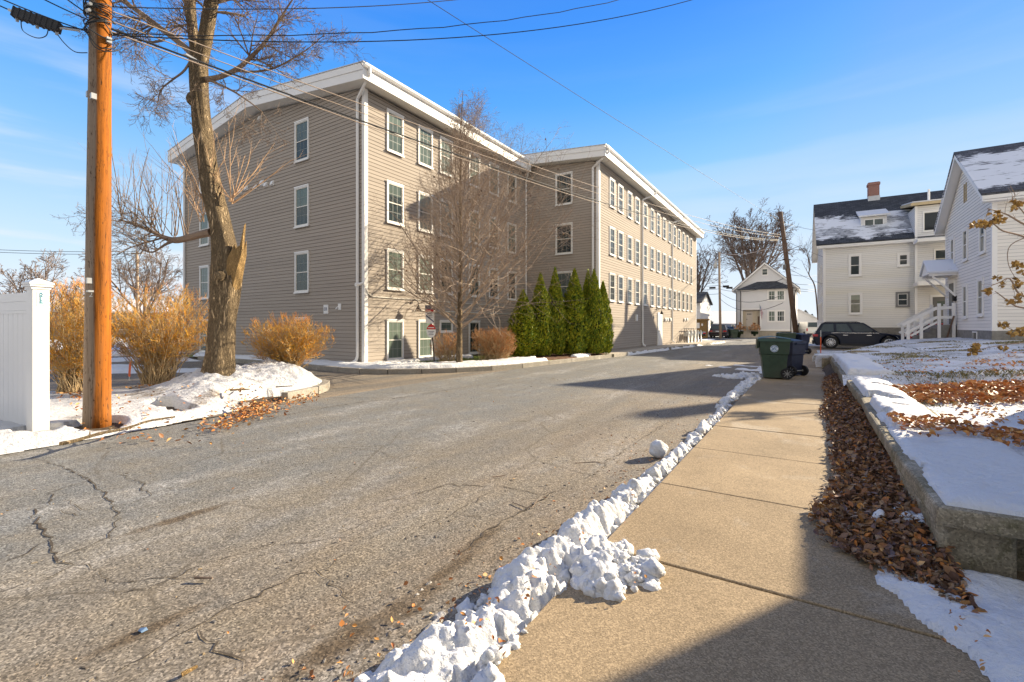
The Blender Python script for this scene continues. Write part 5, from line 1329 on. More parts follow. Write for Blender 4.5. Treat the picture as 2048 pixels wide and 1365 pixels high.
# ---- shrubs whose twigs fill a rounded outline
def shrub(name, label, base, rx, ry, z0, z1, N, seed, stem='stem', tips=('gold','goldpink'), flat=0.0, foot=.22, group=None, tw=1.0, leafy=1.0, box=False, ragged=.0, up=.85):
    rg = random.Random(seed); b = Vector(base); T = thing(name, label, 'bush', b, 0, group)
    m1, m2, m3 = MB(), MB(), MB(); zc = (z0+z1)/2; rz = (z1-z0)/2
    right = Vector((CA,SA,0)); fw = Vector((-SA,CA,0))
    def inside(v):
        q = v-b; x = q.dot(right)/rx; y = q.dot(fw)/ry; z = (q.z-zc)/rz
        if z > 0 and flat: z = z/(1+.0)
        e = 4 if box else 2.3
        return abs(x)**e+abs(y)**e+abs(z)**e < 1+ragged*mnoise.noise(q*2.2)
    def surf():
        while True:
            x, y, z = rg.uniform(-1,1), rg.uniform(-1,1), rg.uniform(-1,1)
            v = b+right*(x*rx)+fw*(y*ry)+Vector((0,0,zc+z*rz))
            if inside(v) and (x*x+y*y+z*z) > .12: return v
    for i in range(N):
        e = surf(); a = rg.uniform(0,6.283); s = b+Vector((math.cos(a),math.sin(a),0))*foot*math.sqrt(rg.random())
        mid = s.lerp(e,.5)+Vector((0,0,.12*(e-s).length))+Vector((rg.gauss(0,.06),rg.gauss(0,.06),0)); r0 = rg.uniform(.007,.014)*tw
        pts = catmull([tuple(s),tuple(mid),tuple(e)],3); m1.tube(pts,[r0*(1-.11*k) for k in range(len(pts))],4,False)
        pv = [Vector(q) for q in pts]
        for j in range(int(7*leafy)):
            t = rg.uniform(.35,1); k = min(int(t*(len(pv)-1)),len(pv)-2); o = pv[k].lerp(pv[k+1],rg.random())
            d = (Vector((rg.gauss(0,.75),rg.gauss(0,.75),rg.gauss(up,.5)))+(o-b).normalized()*.6).normalized(); L = rg.uniform(.12,.34); n2 = o+d*L
            if not inside(n2): n2 = o+d*L*(.4 if up > .6 else .2)
            (m1 if rg.random() < .35 else m2).tube([o,o.lerp(n2,.5)+Vector((rg.gauss(0,.015),rg.gauss(0,.015),.01)),n2],[.0055*tw,.0045*tw,.003*tw],3,False)
            for h in range(3):
                c = o.lerp(n2,rg.uniform(.3,1)); dd = (d*.5+Vector((rg.gauss(0,.35),rg.gauss(0,.35),rg.gauss(up,.3)))).normalized(); l2 = rg.uniform(.05,.16)
                up = (c.z-b.z-z0)/(z1-z0)
                (m3 if up > .78 and rg.random() < .6 else m2).tube([c,c+dd*l2],[.0042*tw,.0024*tw],3,False)
    m1.build('stems', MAT[stem], T); m2.build('twigs', MAT[tips[0]], T); m3.build('sprays', MAT[tips[1]], T)
    return T
shrub('golden_bush', 'round golden bare bush on the snow mound at the driveway', P(578,748,12.2), 1.12,1.05,.28,1.55, 330, 31, ragged=.12, tw=.72, up=.35)
shrub('golden_bush', 'wide golden bare bush between the wooden pole and the big tree', P(318,766,10.9), 1.42,1.1,.62,2.35, 270, 32, foot=.35, ragged=.5, leafy=1.3, tw=.72)
shrub('golden_bush', 'tall golden bare bush between the fence post and the wooden pole', P(150,782,9.7), .85,.8,.3,2.35, 220, 33, foot=.3, ragged=.5, leafy=1.3, tw=.72)
shrub('hedge_bush', 'clipped russet bare hedge beside the evergreens', P(988,728,18.6), .92,.65,.35,1.42, 190, 34, tips=('hedge','hedge'), box=True, foot=.6, tw=1.15)
shrub('hedge_bush', 'thin russet bare bush behind the sign post', P(893,726,18.0), .62,.4,.2,1.25, 60, 35, tips=('hedge','hedge'), box=True, foot=.35, tw=1.15, leafy=.8)

# ---- arborvitae cones
def arb(seed):
    rg = random.Random(seed); H = 4.0; Rm = .68
    prof = lambda t: Rm*(.62+.40*math.sin(min(1,t/.28)*1.57))*(1 if t < .25 else max(.05,1-((t-.25)/.75)**1.6*.97))
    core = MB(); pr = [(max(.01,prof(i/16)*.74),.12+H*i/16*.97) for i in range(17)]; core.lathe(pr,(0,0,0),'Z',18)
    mb = MB()
    for k in range(9500):
        t = (rg.random())**1.25; a = rg.uniform(0,6.283); lump = 1+.30*mnoise.noise((math.cos(a)*2.2,math.sin(a)*2.2,t*7+seed))+.16*mnoise.noise((math.cos(a)*6,math.sin(a)*6,t*22+seed)); r = prof(t)*lump*rg.uniform(.84,1.04)
        z = .1+H*t; c = Vector((math.cos(a)*r,math.sin(a)*r,z)); out = Vector((math.cos(a),math.sin(a),0)); d = (out*rg.uniform(.3,.9)+Vector((0,0,rg.uniform(.5,1.1)))+Vector((rg.gauss(0,.3),rg.gauss(0,.3),0))).normalized()
        sd = d.cross(out+Vector((rg.gauss(0,.5),rg.gauss(0,.5),rg.gauss(0,.5)))).normalized(); L = rg.uniform(.07,.15)*(1-.3*t); w = L*rg.uniform(.28,.45)
        mb.poly([c-d*L*.3, c+sd*w+d*L*.2, c+d*L, c-sd*w+d*L*.25])
    for k in range(70): 
        c = Vector((rg.gauss(0,.03),rg.gauss(0,.03),H*.97+rg.uniform(0,.32))); d = Vector((rg.gauss(0,.4),rg.gauss(0,.4),1)).normalized()*.09; s = d.orthogonal().normalized()*.03; mb.poly([c-d*.3,c+s,c+d,c-s])
    return core, mb
arbs = []
for s in (1,2):
    core, mb = arb(s); T = thing('arborvitae', 'x', 'evergreen', (0,0,0), 0, 'evergreens beside the apartment building')
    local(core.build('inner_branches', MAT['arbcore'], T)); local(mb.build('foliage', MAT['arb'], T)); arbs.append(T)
spots = [(1046,716,20.6,3.05,1.12,'shortest dark evergreen, next to the russet hedge'),(1081,712,21.2,3.9,.95,'tall slim evergreen second from the russet hedge'),(1110,708,21.8,4.2,.88,'tallest slim evergreen third from the russet hedge'),
         (1149,708,22.2,4.2,1.12,'broadest evergreen, standing before the recessed window'),(1176,704,22.9,4.25,.78,'evergreen hidden between the broadest one and the two by the corner'),(1188,706,22.6,4.2,.95,'evergreen just before the white corner board of the rear block'),(1206,705,22.9,3.7,.78,'slim evergreen nearest the long rear wall')]
for i, (px, py, d, h, sw, lab) in enumerate(spots):
    q = P(px, 653, d); q.z = .15
    o = arbs[i] if i < 2 else dup(arbs[i % 2], q)
    o.location = q; o.rotation_euler = (0,0,i*1.7); o.scale = (sw*.86,sw*.86,h/4.25); o['label'] = lab

# ---- far evergreens
def pine(label, base, H, r, seed):
    rg = random.Random(seed); T = thing('pine_tree', label, 'tree', base, 0, 'far evergreens'); mb = MB()
    tk = MB(); tk.tube([(0,0,0),(0,0,H*.9)],[H*.02,H*.006],6); local(tk.build('trunk', MAT['twigfar'], T))
    for k in range(1500):
        t = rg.random()**.8; z = H*(.18+.82*t); a = rg.uniform(0,6.283); rr = r*(1-t)*rg.uniform(.3,1)*(1+.35*math.sin(z*3.2)); c = Vector((math.cos(a)*rr,math.sin(a)*rr,z)); d = Vector((rg.gauss(0,1),rg.gauss(0,1),rg.gauss(.2,.6))).normalized()*H*.05; s = d.orthogonal().normalized()*H*.018; mb.poly([c-d,c+s,c+d,c-s])
    local(mb.build('crown', MAT['pine'], T))
pine('dark pine far behind the parked cars', atd(1411,110), 6.3, 1.9, 1)
pine('olive evergreen behind the garage roof', atd(1611,100), 4.9, 2.4, 2); pine('olive evergreen above the white van', atd(1624,104), 4.2, 2.6, 3)

# ---- ornamental branches with curled seed heads reaching in from the right
def magnolia():
    D = 12.5; rg = random.Random(8); root = P(2230,735,D); T = thing('flowering_shrub', 'bare shrub branches with curled brown seed heads reaching over the lawn from the right', 'shrub', root)
    mb = MB(); hd = MB()
    def br(pts, w, heads, sub_n=3):
        p = [P(a,b,D+c) for a,b,c in pts]; r = [w*1.5*(1-.75*i/(len(p)-1)) for i in range(len(p))]; q, rr = limb(mb, p, r, 6, 4, .1)
        for s in range(sub_n):
            i = rg.randrange(len(q)//3, len(q)-1); d = (q[i+1]-q[i]).normalized(); d = (d+Vector((rg.gauss(0,.5),rg.gauss(0,.5),rg.gauss(.15,.5)))).normalized()
            grow(mb, q[i], d, rg.uniform(.15,.5), .006, 0, rg, [(4,2,.3,40,15,.5,.6,.02,.12,4),(3,0,.2,40,15,.5,.6,0,.12,3)])
        for hx, hy in heads: head(P(hx,hy,D+pts[min(len(pts)-1,2)][2]))
    def head(c):
        hd = MB()
        for k in range(rg.randrange(9,15)):
            d = Vector((rg.gauss(0,1),rg.gauss(0,1),rg.gauss(0,1))).normalized(); L = rg.uniform(.08,.13); s = d.orthogonal().normalized(); s.rotate(Matrix.Rotation(rg.uniform(0,6.28),3,d)); w = s*L*.42; cu = d.cross(s)*L*.35
            a0 = c+d*.008; hd.quad(a0, a0+d*L*.55+w+cu*.3, a0+d*L+cu, a0+d*L*.55-w+cu*.3)
        hd.build('seed_head', MAT['bud'], T)
    br([(2230,735,0),(2150,560,0),(2080,470,0),(2040,445,0),(2010,428,0),(1975,418,0)], .030, [(1976,425),(1992,427),(2028,420)])
    br([(2200,660,0),(2110,510,-.1),(2050,475,-.1),(2005,462,-.1),(1985,448,-.1),(1955,450,-.1)], .024, [(1947,450),(1957,447),(1966,451),(1975,448),(1985,440),(1990,446),(1996,436),(1999,444),(1965,445),(2003,440)])
    br([(2120,520,-.1),(2070,475,0),(2050,430,.1),(2025,400,.1),(2030,390,.1),(2020,372,.1)], .014, [(2034,403),(2025,405),(2030,410),(2038,408)])
    br([(2220,720,0),(2130,640,.1),(2080,600,.1),(2040,590,.1),(2020,558,.1),(2000,565,.1),(1982,572,.1)], .024, [(1994,556),(2003,571),(2033,562),(2036,568),(2031,574)])
    br([(2230,735,0),(2130,650,-.2),(2060,620,-.2),(2030,612,-.2),(2000,590,-.2),(1990,583,-.2)], .022, [(1975,583),(1979,581),(2016,604),(2040,596),(2044,592),(2034,602)])
    br([(2180,680,.1),(2120,560,.2),(2075,480,.2),(2022,490,.2),(2017,530,.2),(2040,570,.2)], .014, [(2033,528),(2038,533),(2044,546),(2028,530)], 2)
    br([(2230,735,0),(2140,690,-.3),(2070,685,-.3),(2010,690,-.3),(1960,699,-.3)], .018, [(1947,701),(1950,694),(1942,705),(1953,703),(2008,697)], 1)
    br([(2230,735,0),(2120,730,-.4),(2060,718,-.4),(2025,720,-.4)], .014, [(2017,722),(2020,727)], 1)
    br([(2225,725,0),(2120,660,0),(2060,650,0),(2040,665,0),(2005,650,0)], .018, [(2003,647),(2010,651),(2032,664),(2042,661),(2024,667),(2048,668)], 2)
    for k in range(3): br([(2230,735,.1*k),(2150,600-40*k,.3),(2080,480-40*k,.3),(2046,470-30*k,.3)], .013, [], 2)
    mb.build('branches', MAT['twig'], T, smooth=True)
magnolia()
# ------------------------------------------------------------------ writing
def text_mesh(s, size, depth=.002):
    cu = bpy.data.curves.new('txt', 'FONT'); cu.body = s; cu.size = size; cu.align_x = 'CENTER'; cu.align_y = 'CENTER'; cu.extrude = depth
    o = bpy.data.objects.new('txt', cu); col.objects.link(o); bpy.context.view_layer.update()
    me = bpy.data.meshes.new_from_object(o.evaluated_get(bpy.context.evaluated_depsgraph_get())); bpy.data.objects.remove(o); return me
def put_text(name, s, size, mat, parent, pos, rz, sx=1.0, bold=0.0):
    me = text_mesh(s, size); me.materials.clear(); me.materials.append(MAT[mat]); o = bpy.data.objects.new(name, me); col.objects.link(o)
    o.rotation_euler = (R(90), 0, rz); o.location = pos; o.scale = (sx,1,1); attach(o, parent); return o

# ------------------------------------------------------------------ wooden pole on the left
PB = P(194,838,6.86); PT = P(201,0,6.72); PT2 = PT+(PT-PB).normalized()*4.2
def wood_pole():
    T = thing('utility_pole', 'thick orange brown wooden utility pole wound with cables, in the snow by the fence', 'utility pole', PB)
    pts = []; rad = []; n = 40
    for i in range(n+1):
        t = i/n; pts.append((PB-Vector((0,0,.15))).lerp(PT2,t)); rad.append(.166-.062*t**.75)
    mb = MB(); mb.tube(pts, rad, 28, True, rfun=lambda a,q: 1+.022*mnoise.noise((a*2.2,q.z*.5,1))+.012*mnoise.noise((a*9,q.z*.7,3)))
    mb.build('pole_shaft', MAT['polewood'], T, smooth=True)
    def on(py, ang=0, r=.2):
        t = (838-py)/838*(PT-PB).length/(PT2-PB).length; c = PB.lerp(PT2,t); d = Vector((math.cos(YAW+ang),math.sin(YAW+ang),0)); return c+d*(r*.77)
    mb = MB(); q = on(581,R(-80),.215); mb.box(q.x-.045,q.x+.045,q.y-.03,q.y+.03,q.z-.012,q.z+.012); mb.build('tag_plate', MAT['galv'], T)
    put_text('number_tag', '2', .10, 'galv', T, on(588,R(-76),.222), YAW+R(14))
    mb = MB()
    for py, a in ((5,-100),(22,-100),(33,-110)): q = on(py,R(a),.19); mb.tube([q+Vector((-.16,.0,.04)),q+Vector((.12,-.02,-.05))],.022,6)
    mb.build('splice_sleeve', MAT['galv'], T)
    mb = MB(); rg = random.Random(2)
    for k in range(16):
        py = rg.uniform(0,62); c = on(py,0,0); r = .152+.03*rg.random(); tl = rg.uniform(-.2,.2); ph = rg.uniform(0,6.28); a0, a1 = rg.uniform(-3.6,-2.6), rg.uniform(-.5,.4)
        mb.tube([c+Vector((math.cos(YAW+a)*r,math.sin(YAW+a)*r,tl*math.cos(a+ph))) for a in [a0+(a1-a0)*i/12 for i in range(13)]],.009,4)
    for py, dr in ((85,.07),(92,.12)):
        c = on(py,0,0); mb.tube([c+Vector((math.cos(YAW+a)*(.15+dr*max(0,math.cos(a))),math.sin(YAW+a)*(.15+dr*max(0,math.cos(a))),.12*math.sin(a*2)-.05*math.cos(a))) for a in [-2.6+3.4*i/14 for i in range(15)]],.008,4)
    for px, py in ((172,60),(172,188)): pass
    mb.build('cable_loops', MAT['wire'], T)
    for py, a in ((200,-75),(560,-88),(187,-178),(82,-10),(62,178)):
        mb = MB(); q = on(py,R(a),.195); mb.box(q.x-.03,q.x+.03,q.y-.03,q.y+.03,q.z-.04,q.z+.04); mb.build('bolt', MAT['galv'], T)
wood_pole()
# dark leaning pole down the street, and others
FB = P(1596,695,35); FB.z = 0; FT = P(1560.5,424,35)
T = thing('utility_pole', 'dark leaning wooden utility pole at the kerb in front of the small white house', 'utility pole', FB)
mb = MB(); mb.tube([FB-Vector((0,0,.1)),FB.lerp(FT,.5),FT],[.19,.17,.14],14); mb.build('pole_shaft', MAT['oldpole'], T, smooth=True)
mb = MB()
for py, s in ((445,1),(455,-1),(480,-1),(520,-1)):
    q = FB.lerp(FT,(695-py)/271); mb.beam(q-Vector((CA,SA,0))*.3*(s<0)-Vector((CA,SA,0))*.0, q+Vector((CA,SA,0))*.3, .05, .08)
for py in (441,452,462,474): q = FB.lerp(FT,(695-py)/271)-Vector((CA,SA,0))*.25; mb.lathe([(.03,-.09),(.06,-.03),(.06,.03),(.03,.09)],q,'Z',8)
mb.build('pole_hardware', MAT['lamp'], T)
mb = MB(); q = FB.lerp(FT,(695-535)/271)-Vector((CA,SA,0))*.22; mb.lathe([(.1,-.2),(.12,-.15),(.12,.15),(.1,.2)],q,'Z',10); mb.build('meter_box', MAT['greyplastic'], T)
SB = P(1441,676,58); SB.z = 0; ST = P(1438,505,58)
T = thing('utility_pole', 'pale thin utility pole with a transformer, in front of the dark far car', 'utility pole', SB)
mb = MB(); mb.tube([SB-Vector((0,0,.1)),ST],[.16,.12],10); mb.build('pole_shaft', MAT['palepole'], T, smooth=True)
mb = MB(); q = P(1430.5,530,58); mb.lathe([(.1,-.45),(.24,-.42),(.24,.38),(.16,.45),(.06,.6)],q,'Z',12); mb.build('transformer', MAT['galv'], T, smooth=True)
mb = MB()
for px, py in ((1425,576),(1452,573),(1459,576)): q = P(px,py,57.6); mb.box(q.x-.35,q.x+.35,q.y-.14,q.y+.14,q.z-.12,q.z+.1)
mb.build('splice_case', MAT['black'], T)
LB = atd(276,48); LT = P(274,503,48)
T = thing('utility_pole', 'pale utility pole rising behind the wide golden bush', 'utility pole', LB); mb = MB(); mb.tube([LB,LT],[.17,.12],10); mb.build('pole_shaft', MAT['palepole'], T, smooth=True); mb = MB(); q = P(274,507,48); mb.beam(q-Vector((CA,SA,0))*.6,q+Vector((CA,SA,0))*.6,.1,.1); mb.build('cross_arm', MAT['palepole'], T)

# ------------------------------------------------------------------ overhead wires
def wire(label, a, b, sag, r, mat='wire', n=28, wob=0, group='overhead wires'):
    a = Vector(a); b = Vector(b); mb = MB(); pts = []
    for i in range(n+1):
        t = i/n; p = a.lerp(b,t); p.z -= 4*sag*t*(1-t); 
        if wob: p.z += wob*math.sin(t*60)
        pts.append(p)
    mb.tube(pts, r, 5, False); o = mb.build('overhead_wire', MAT[mat], None, smooth=True); return tag(o, label, 'wire', group)
wire('thin black wire crossing the open sky alone from the upper middle to the leaning pole', P(222,-405,6.75), P(1560,442,35), .10, .008)
wire('thick cable running from the wooden pole past the tree trunk and across the apartment front', P(222,58,6.75), P(1563,480,35), .75, .0155)
wire('cable lying just under the thick one between the wooden pole and the leaning pole', P(223,64,6.75), P(1563,482,35), .78, .010, 'palewire')
wire('pale cable crossing the recessed end wall above the thick cable', P(226,24,6.75), P(1563,470,35), .55, .009, 'palewire')
wire('thin cable second above the thick one across the apartment front', P(225,44,6.75), P(1563,474,35), .62, .008, 'palewire')
wire('upper of the two dark cables sweeping from the wooden pole to the top edge', P(222,68,6.75), P(1420,-52,13.0), .55, .008, wob=.012)
wire('lower of the two dark cables sweeping from the wooden pole to the top edge', P(222,70,6.75), P(1480,-30,12.6), .62, .009)
wire('topmost dark cable between the wooden pole and the top edge, above the sweeping pair', P(222,14,6.75), P(1160,-40,13.0), .30, .008)
for i, (a, b, s, lab) in enumerate((((-60,-30),(176,64),.03,'highest cable reaching the wooden pole from the left edge'),((-60,-18),(176,60),.10,'cable carrying the black splice box left of the wooden pole'),((-20,-60),(176,40),.03,'short steep cable left of the wooden pole near the top edge'),((60,-60),(178,30),.02,'steepest short cable left of the wooden pole'))):
    wire(lab, P(a[0],a[1],6.2), P(b[0],b[1],6.75), s, .009, n=10)
for px, py, L in ((150,40,0),): pass
mb = MB(); T = thing('splice_box', 'black ribbed splice box hanging on the cables left of the wooden pole', 'splice box', P(75,42,6.4)); a, b = P(30,26,6.35), P(118,56,6.5); mb.beam(a,b,.10,.13)
for k in range(9): q = a.lerp(b,k/8); mb.beam(q-(b-a).normalized()*.012,q+(b-a).normalized()*.012,.115,.145)
mb.build('box_body', MAT['darkplastic'], T, bevel=.01); mb = MB(); mb.tube([P(18,20,6.35),a],.02,6); mb.tube([b,P(160,62,6.65)],.016,6)
for t in (.05,.5,.95): q = a.lerp(b,t)+Vector((0,0,-.08)); mb.box(q.x-.015,q.x+.015,q.y-.015,q.y+.015,q.z-.03,q.z+.04)
mb.build('box_clamp', MAT['galv'], T); mb = MB()
mb.tube(catmull([tuple(P(42,40,6.4)),tuple(P(46,62,6.4)),tuple(P(72,76,6.4)),tuple(P(92,72,6.4)),tuple(P(97,54,6.4))],6),.006,4); mb.tube(catmull([tuple(P(110,62,6.5)),tuple(P(128,86,6.5)),tuple(P(150,104,6.6)),tuple(P(175,106,6.7))],6),.007,4); mb.build('box_lead', MAT['wire'], T)
mb = MB(); T = thing('cable_sleeve', 'pale metal sleeve on the thick cable where it passes the tree trunk', 'cable sleeve', P(381,120,8.0)); mb.tube([P(366,110,7.8),P(372,111,7.8),P(392,122,7.9),P(397,124,7.9)],[.012,.035,.03,.012],8); mb.build('sleeve_body', MAT['galv'], T)
for i, (a, b, s) in enumerate((((1563,446,35),(1760,462,48),.5),((1566,480,35),(1860,545,42),.9),((1566,530,35),(1790,560,42),1.3))):
    wire(('upper wire from the leaning pole to the pale grey house','middle wire from the leaning pole to the pale grey house','lowest wire from the leaning pole to the pale grey house')[i], P(*a), P(*b), s, .012)
for i, (ya, yb, s) in enumerate(((506,487,.5),(572,558,.6),(578,566,.5),(584,590,.9),(596,606,1.1))):
    wire(('bright cable between the pale thin pole and the leaning pole','upper dark street wire in front of the small white house gable','middle dark street wire in front of the small white house gable','dark street wire at the eaves of the small white house','sagging wire across the upper windows of the small white house')[i], P(1438,ya,58), P(1566,yb,35.2), s, .022 if i else .03, 'palewire' if i == 0 else 'wire')
for i, (y0, y1, d) in enumerate(((548,546,56),(565,563,56),(573,574,56),(578,577,56))):
    wire(('highest','second','third','lowest')[i]+' dark wire between the leaning pole and the pale grey house corner', P(1572,y0,35.2), P(1660,y1,d), .3, .016)
for i, (y0, y1) in enumerate(((568,571),(576,578),(583,588))):
    wire(('upper','middle','lower')[i]+' street wire between the apartment end and the pale thin pole', P(1330,y0-8,80), P(1440,y1,58), .5, .025)
for i, y in enumerate((494,499)): wire(('upper','lower')[i]+' level wire in the sky left of the wooden pole', P(-140,y-2,46), P(274,y+9,48), .25, .025)

# ------------------------------------------------------------------ white vinyl fence
FP = P(76,858,6.35); FP.z = .02; fdir = Vector((-1,-.13,0)).normalized()
def fence():
    T = thing('vinyl_fence', 'tall white vinyl privacy fence with a capped end post standing in snow', 'fence', FP)
    rz = math.atan2(fdir.y, fdir.x)
    M = lambda u,v,z: (FP.x+fdir.x*u-fdir.y*v, FP.y+fdir.y*u+fdir.x*v, FP.z+z)
    def bx(mb,u0,u1,v0,v1,z0,z1): mb.hexa([M(u0,v0,z0),M(u1,v0,z0),M(u1,v1,z0),M(u0,v1,z0),M(u0,v0,z1),M(u1,v0,z1),M(u1,v1,z1),M(u0,v1,z1)])
    h = 2.16; w = .088
    for k, u in enumerate((0.0,2.4)):
        mb = MB(); bx(mb,u-w,u+w,-w,w,-.1,h-.1); p = mb.build('post', MAT['vinyl'], T, bevel=.006)
        mb = MB(); a = w+.04
        bx(mb,u-w-.012,u+w+.012,-w-.012,w+.012,h-.125,h-.09); bx(mb,u-a+.01,u+a-.01,-a+.01,a-.01,h-.09,h-.06); bx(mb,u-a,u+a,-a,a,h-.0599,h-.035)
        n = len(mb.v); mb.v += [M(u-a,-a,h-.034),M(u+a,-a,h-.034),M(u+a,a,h-.034),M(u-a,a,h-.034),M(u,0,h+.03)]; 
        for f in ((0,1,4),(1,2,4),(2,3,4),(3,0,4)): mb.f.append(tuple(n+q for q in f)); mb.mi.append(0)
        mb.build('post_cap', MAT['vinyl'], p)
    mb = MB(); z0 = .1
    for k in range(15): bx(mb,w+.155*k,w+.155*k+.151,-.02,.02,z0,h-.42)
    bx(mb,w,2.4-w,-.028,.028,h-.28,h-.16); bx(mb,w,2.4-w,-.03,.03,h-.45,h-.41)
    mb.build('panel', MAT['vinyl'], T)
    mb = MB(); bx(mb,w,2.4-w,-.022,.022,h-.408,h-.281); mb.build('top_panel', MAT['vinyl'], T)
    mb = MB()
    fw = (Vector((0,0,0))-FP); 
    # sticker with the maker's letters on the post face towards the street
    nrm = -fdir; c = Vector(M(-w,0,0))
    rzs = math.atan2(nrm.y,nrm.x)+R(90); rt = Vector((math.cos(rzs),math.sin(rzs),0))
    def pt(dx,dz,o=.003): return c+rt*dx+nrm*o+Vector((0,0,dz))
    mb.quad(pt(-.042,1.80),pt(.042,1.80),pt(.042,2.0),pt(-.042,2.0)); S = mb.build('sticker', MAT['emblem'], T)
    for i, ch in enumerate('ABLE'): put_text('sticker_letter', ch, .046, 'teal', S, pt(0,1.975-.036*i,.006), rzs, 1.35)
    mb = MB()
    for z, ww in ((1.845,.035),(1.832,.02),(1.815,.037)): mb.quad(pt(-ww,z,.005),pt(ww,z,.005),pt(ww,z+.006,.005),pt(-ww,z+.006,.005))
    mb.build('sticker_small_print', MAT['teal'], S)
fence()

# ------------------------------------------------------------------ wheeled carts
def cart(name, label, loc, rz, body, lid, W, Dp, H, emblem=None, group='wheeled carts on the pavement'):
    """front at local -X (lid lip side), wheels at +X"""
    T = thing(name, label, 'wheelie bin', loc, rz, group)
    mb = MB(); hb = H*.92
    def ring(z, x0, x1, w): return [(x0,-w,z),(x1,-w,z),(x1,w,z),(x0,w,z)]
    zs = [(0.03,-.36*Dp,.34*Dp,.40*W),(hb*.30,-.40*Dp,.37*Dp,.42*W),(hb*.62,-.44*Dp,.40*Dp,.45*W),(hb*.64,-.475*Dp,.44*Dp,.475*W),(hb*.97,-.5*Dp,.47*Dp,.495*W),(hb*.972,-.52*Dp,.49*Dp,.515*W),(hb,-.52*Dp,.49*Dp,.515*W)]
    n0 = len(mb.v)
    for q in zs: mb.v += ring(*q)
    for i in range(len(zs)-1):
        for k in range(4):
            a, b = n0+i*4+k, n0+i*4+(k+1)%4; mb.f.append((a,b,b+4,a+4)); mb.mi.append(0)
    mb.f.append((n0+3,n0+2,n0+1,n0)); mb.f.append(tuple(n0+(len(zs)-1)*4+k for k in range(4))); mb.mi += [0,0]
    # moulded side ribs and axle housing
    for s in (-1,1):
        mb.hexa([(-.44*Dp,s*.452*W,hb*.56),(-.30*Dp,s*.447*W,hb*.60),(-.30*Dp,s*.43*W,hb*.60),(-.44*Dp,s*.43*W,hb*.56),(-.47*Dp,s*.478*W,hb*.64),(-.30*Dp,s*.455*W,hb*.635),(-.30*Dp,s*.43*W,hb*.635),(-.47*Dp,s*.43*W,hb*.64)])
    mb.box(.22*Dp,.345*Dp,-.36*W,.36*W,.10,.28)
    B = local(mb.build('body', MAT[body], T, bevel=.022))
    mb = MB(); zl = hb+.004                                           # domed lid
    n0 = len(mb.v); L = [(-.56*Dp,.53*W,zl-.05),(-.56*Dp,.53*W,zl+.025),(-.40*Dp,.50*W,zl+.055),(-.12*Dp,.47*W,zl+.085),(.2*Dp,.49*W,zl+.06),(.49*Dp,.52*W,zl+.025),(.50*Dp,.53*W,zl-.03)]
    for x, w, z in L: mb.v += [(x,-w,z),(x,-w*.6,z+.018),(x,w*.6,z+.018),(x,w,z)]
    for i in range(len(L)-1):
        for k in range(3): a = n0+i*4+k; mb.f.append((a,a+1,a+5,a+4)); mb.mi.append(0)
    for s in (-1,1):
        mb.hexa([(-.55*Dp,s*.52*W,zl-.045),(.49*Dp,s*.52*W,zl-.045),(.49*Dp,s*.536*W,zl-.045),(-.55*Dp,s*.536*W,zl-.045),(-.55*Dp,s*.50*W,zl+.03),(.49*Dp,s*.50*W,zl+.03),(.49*Dp,s*.528*W,zl+.03),(-.55*Dp,s*.528*W,zl+.03)])
    mb.box(-.50*Dp,.47*Dp,-.5*W,.5*W,zl,zl+.022)
    local(mb.build('lid', MAT[lid], T))
    mb = MB()                                                         # handle lip at the front, grab bar at the back
    mb.hexa([(-.60*Dp,-.40*W,hb*.76),(-.51*Dp,-.40*W,hb*.80),(-.51*Dp,.40*W,hb*.80),(-.60*Dp,.40*W,hb*.76),(-.575*Dp,-.46*W,zl+.01),(-.521*Dp,-.46*W,zl+.01),(-.521*Dp,.46*W,zl+.01),(-.575*Dp,.46*W,zl+.01)])
    local(mb.build('front_lip', MAT[body], T)); mb = MB()
    mb.tube([(.49*Dp,-.35*W,hb*.95),(.57*Dp,-.35*W,hb*.97),(.57*Dp,.35*W,hb*.97),(.49*Dp,.35*W,hb*.95)],.018,6)
    local(mb.build('handle', MAT[body], T))
    for s in (-1,1):                                                  # spoked wheels
        yw = s*.44*W; c = (.38*Dp,yw,.155); r = .155
        mb = MB(); mb.lathe([(r*.70,-.03),(r*.96,-.038),(r,-.02),(r,.02),(r*.96,.038),(r*.70,.03)],c,'Y',22); w_ = local(mb.build('wheel', MAT['black'], T, smooth=False))
        mb = MB(); mb.lathe([(.035,-.036),(.035,.036)],c,'Y',10); mb.lathe([(r*.69,-.022),(r*.69,.022)],c,'Y',20,1)
        for k in range(8):
            a = k/8*6.283; mb.beam((c[0]+math.cos(a)*.03,c[1]+s*.026,c[2]+math.sin(a)*.03),(c[0]+math.cos(a)*r*.70,c[1]+s*.026,c[2]+math.sin(a)*r*.70),.016,.022,(0,1,0))
        sub(mb.build('hub', [MAT['greyplastic'], MAT['black']], w_))
    mb = MB(); mb.tube([(.38*Dp,-.45*W,.155),(.38*Dp,.45*W,.155)],.014,8); local(mb.build('axle', MAT['galv'], T))
    if emblem:
        s = -1; c = Vector((-.03*Dp,-.485*W,hb*.78)); tilt = Vector((0,-.06,1)).normalized()
        def disc(r0, r1, y, mat, nm, ang=(0,6.2832), par=None):
            mb = MB(); n = 30
            for i in range(n):
                a, b = ang[0]+(ang[1]-ang[0])*i/n, ang[0]+(ang[1]-ang[0])*(i+1)/n
                q = lambda rr, t: c+Vector((math.cos(t)*rr,-y,0))+tilt*(math.sin(t)*rr)
                mb.quad(q(r0,a),q(r1,a),q(r1,b),q(r0,b))
            return mb.build(nm, MAT[mat])
        e = disc(0,.098,.004,'emblem','emblem'); e.parent = T
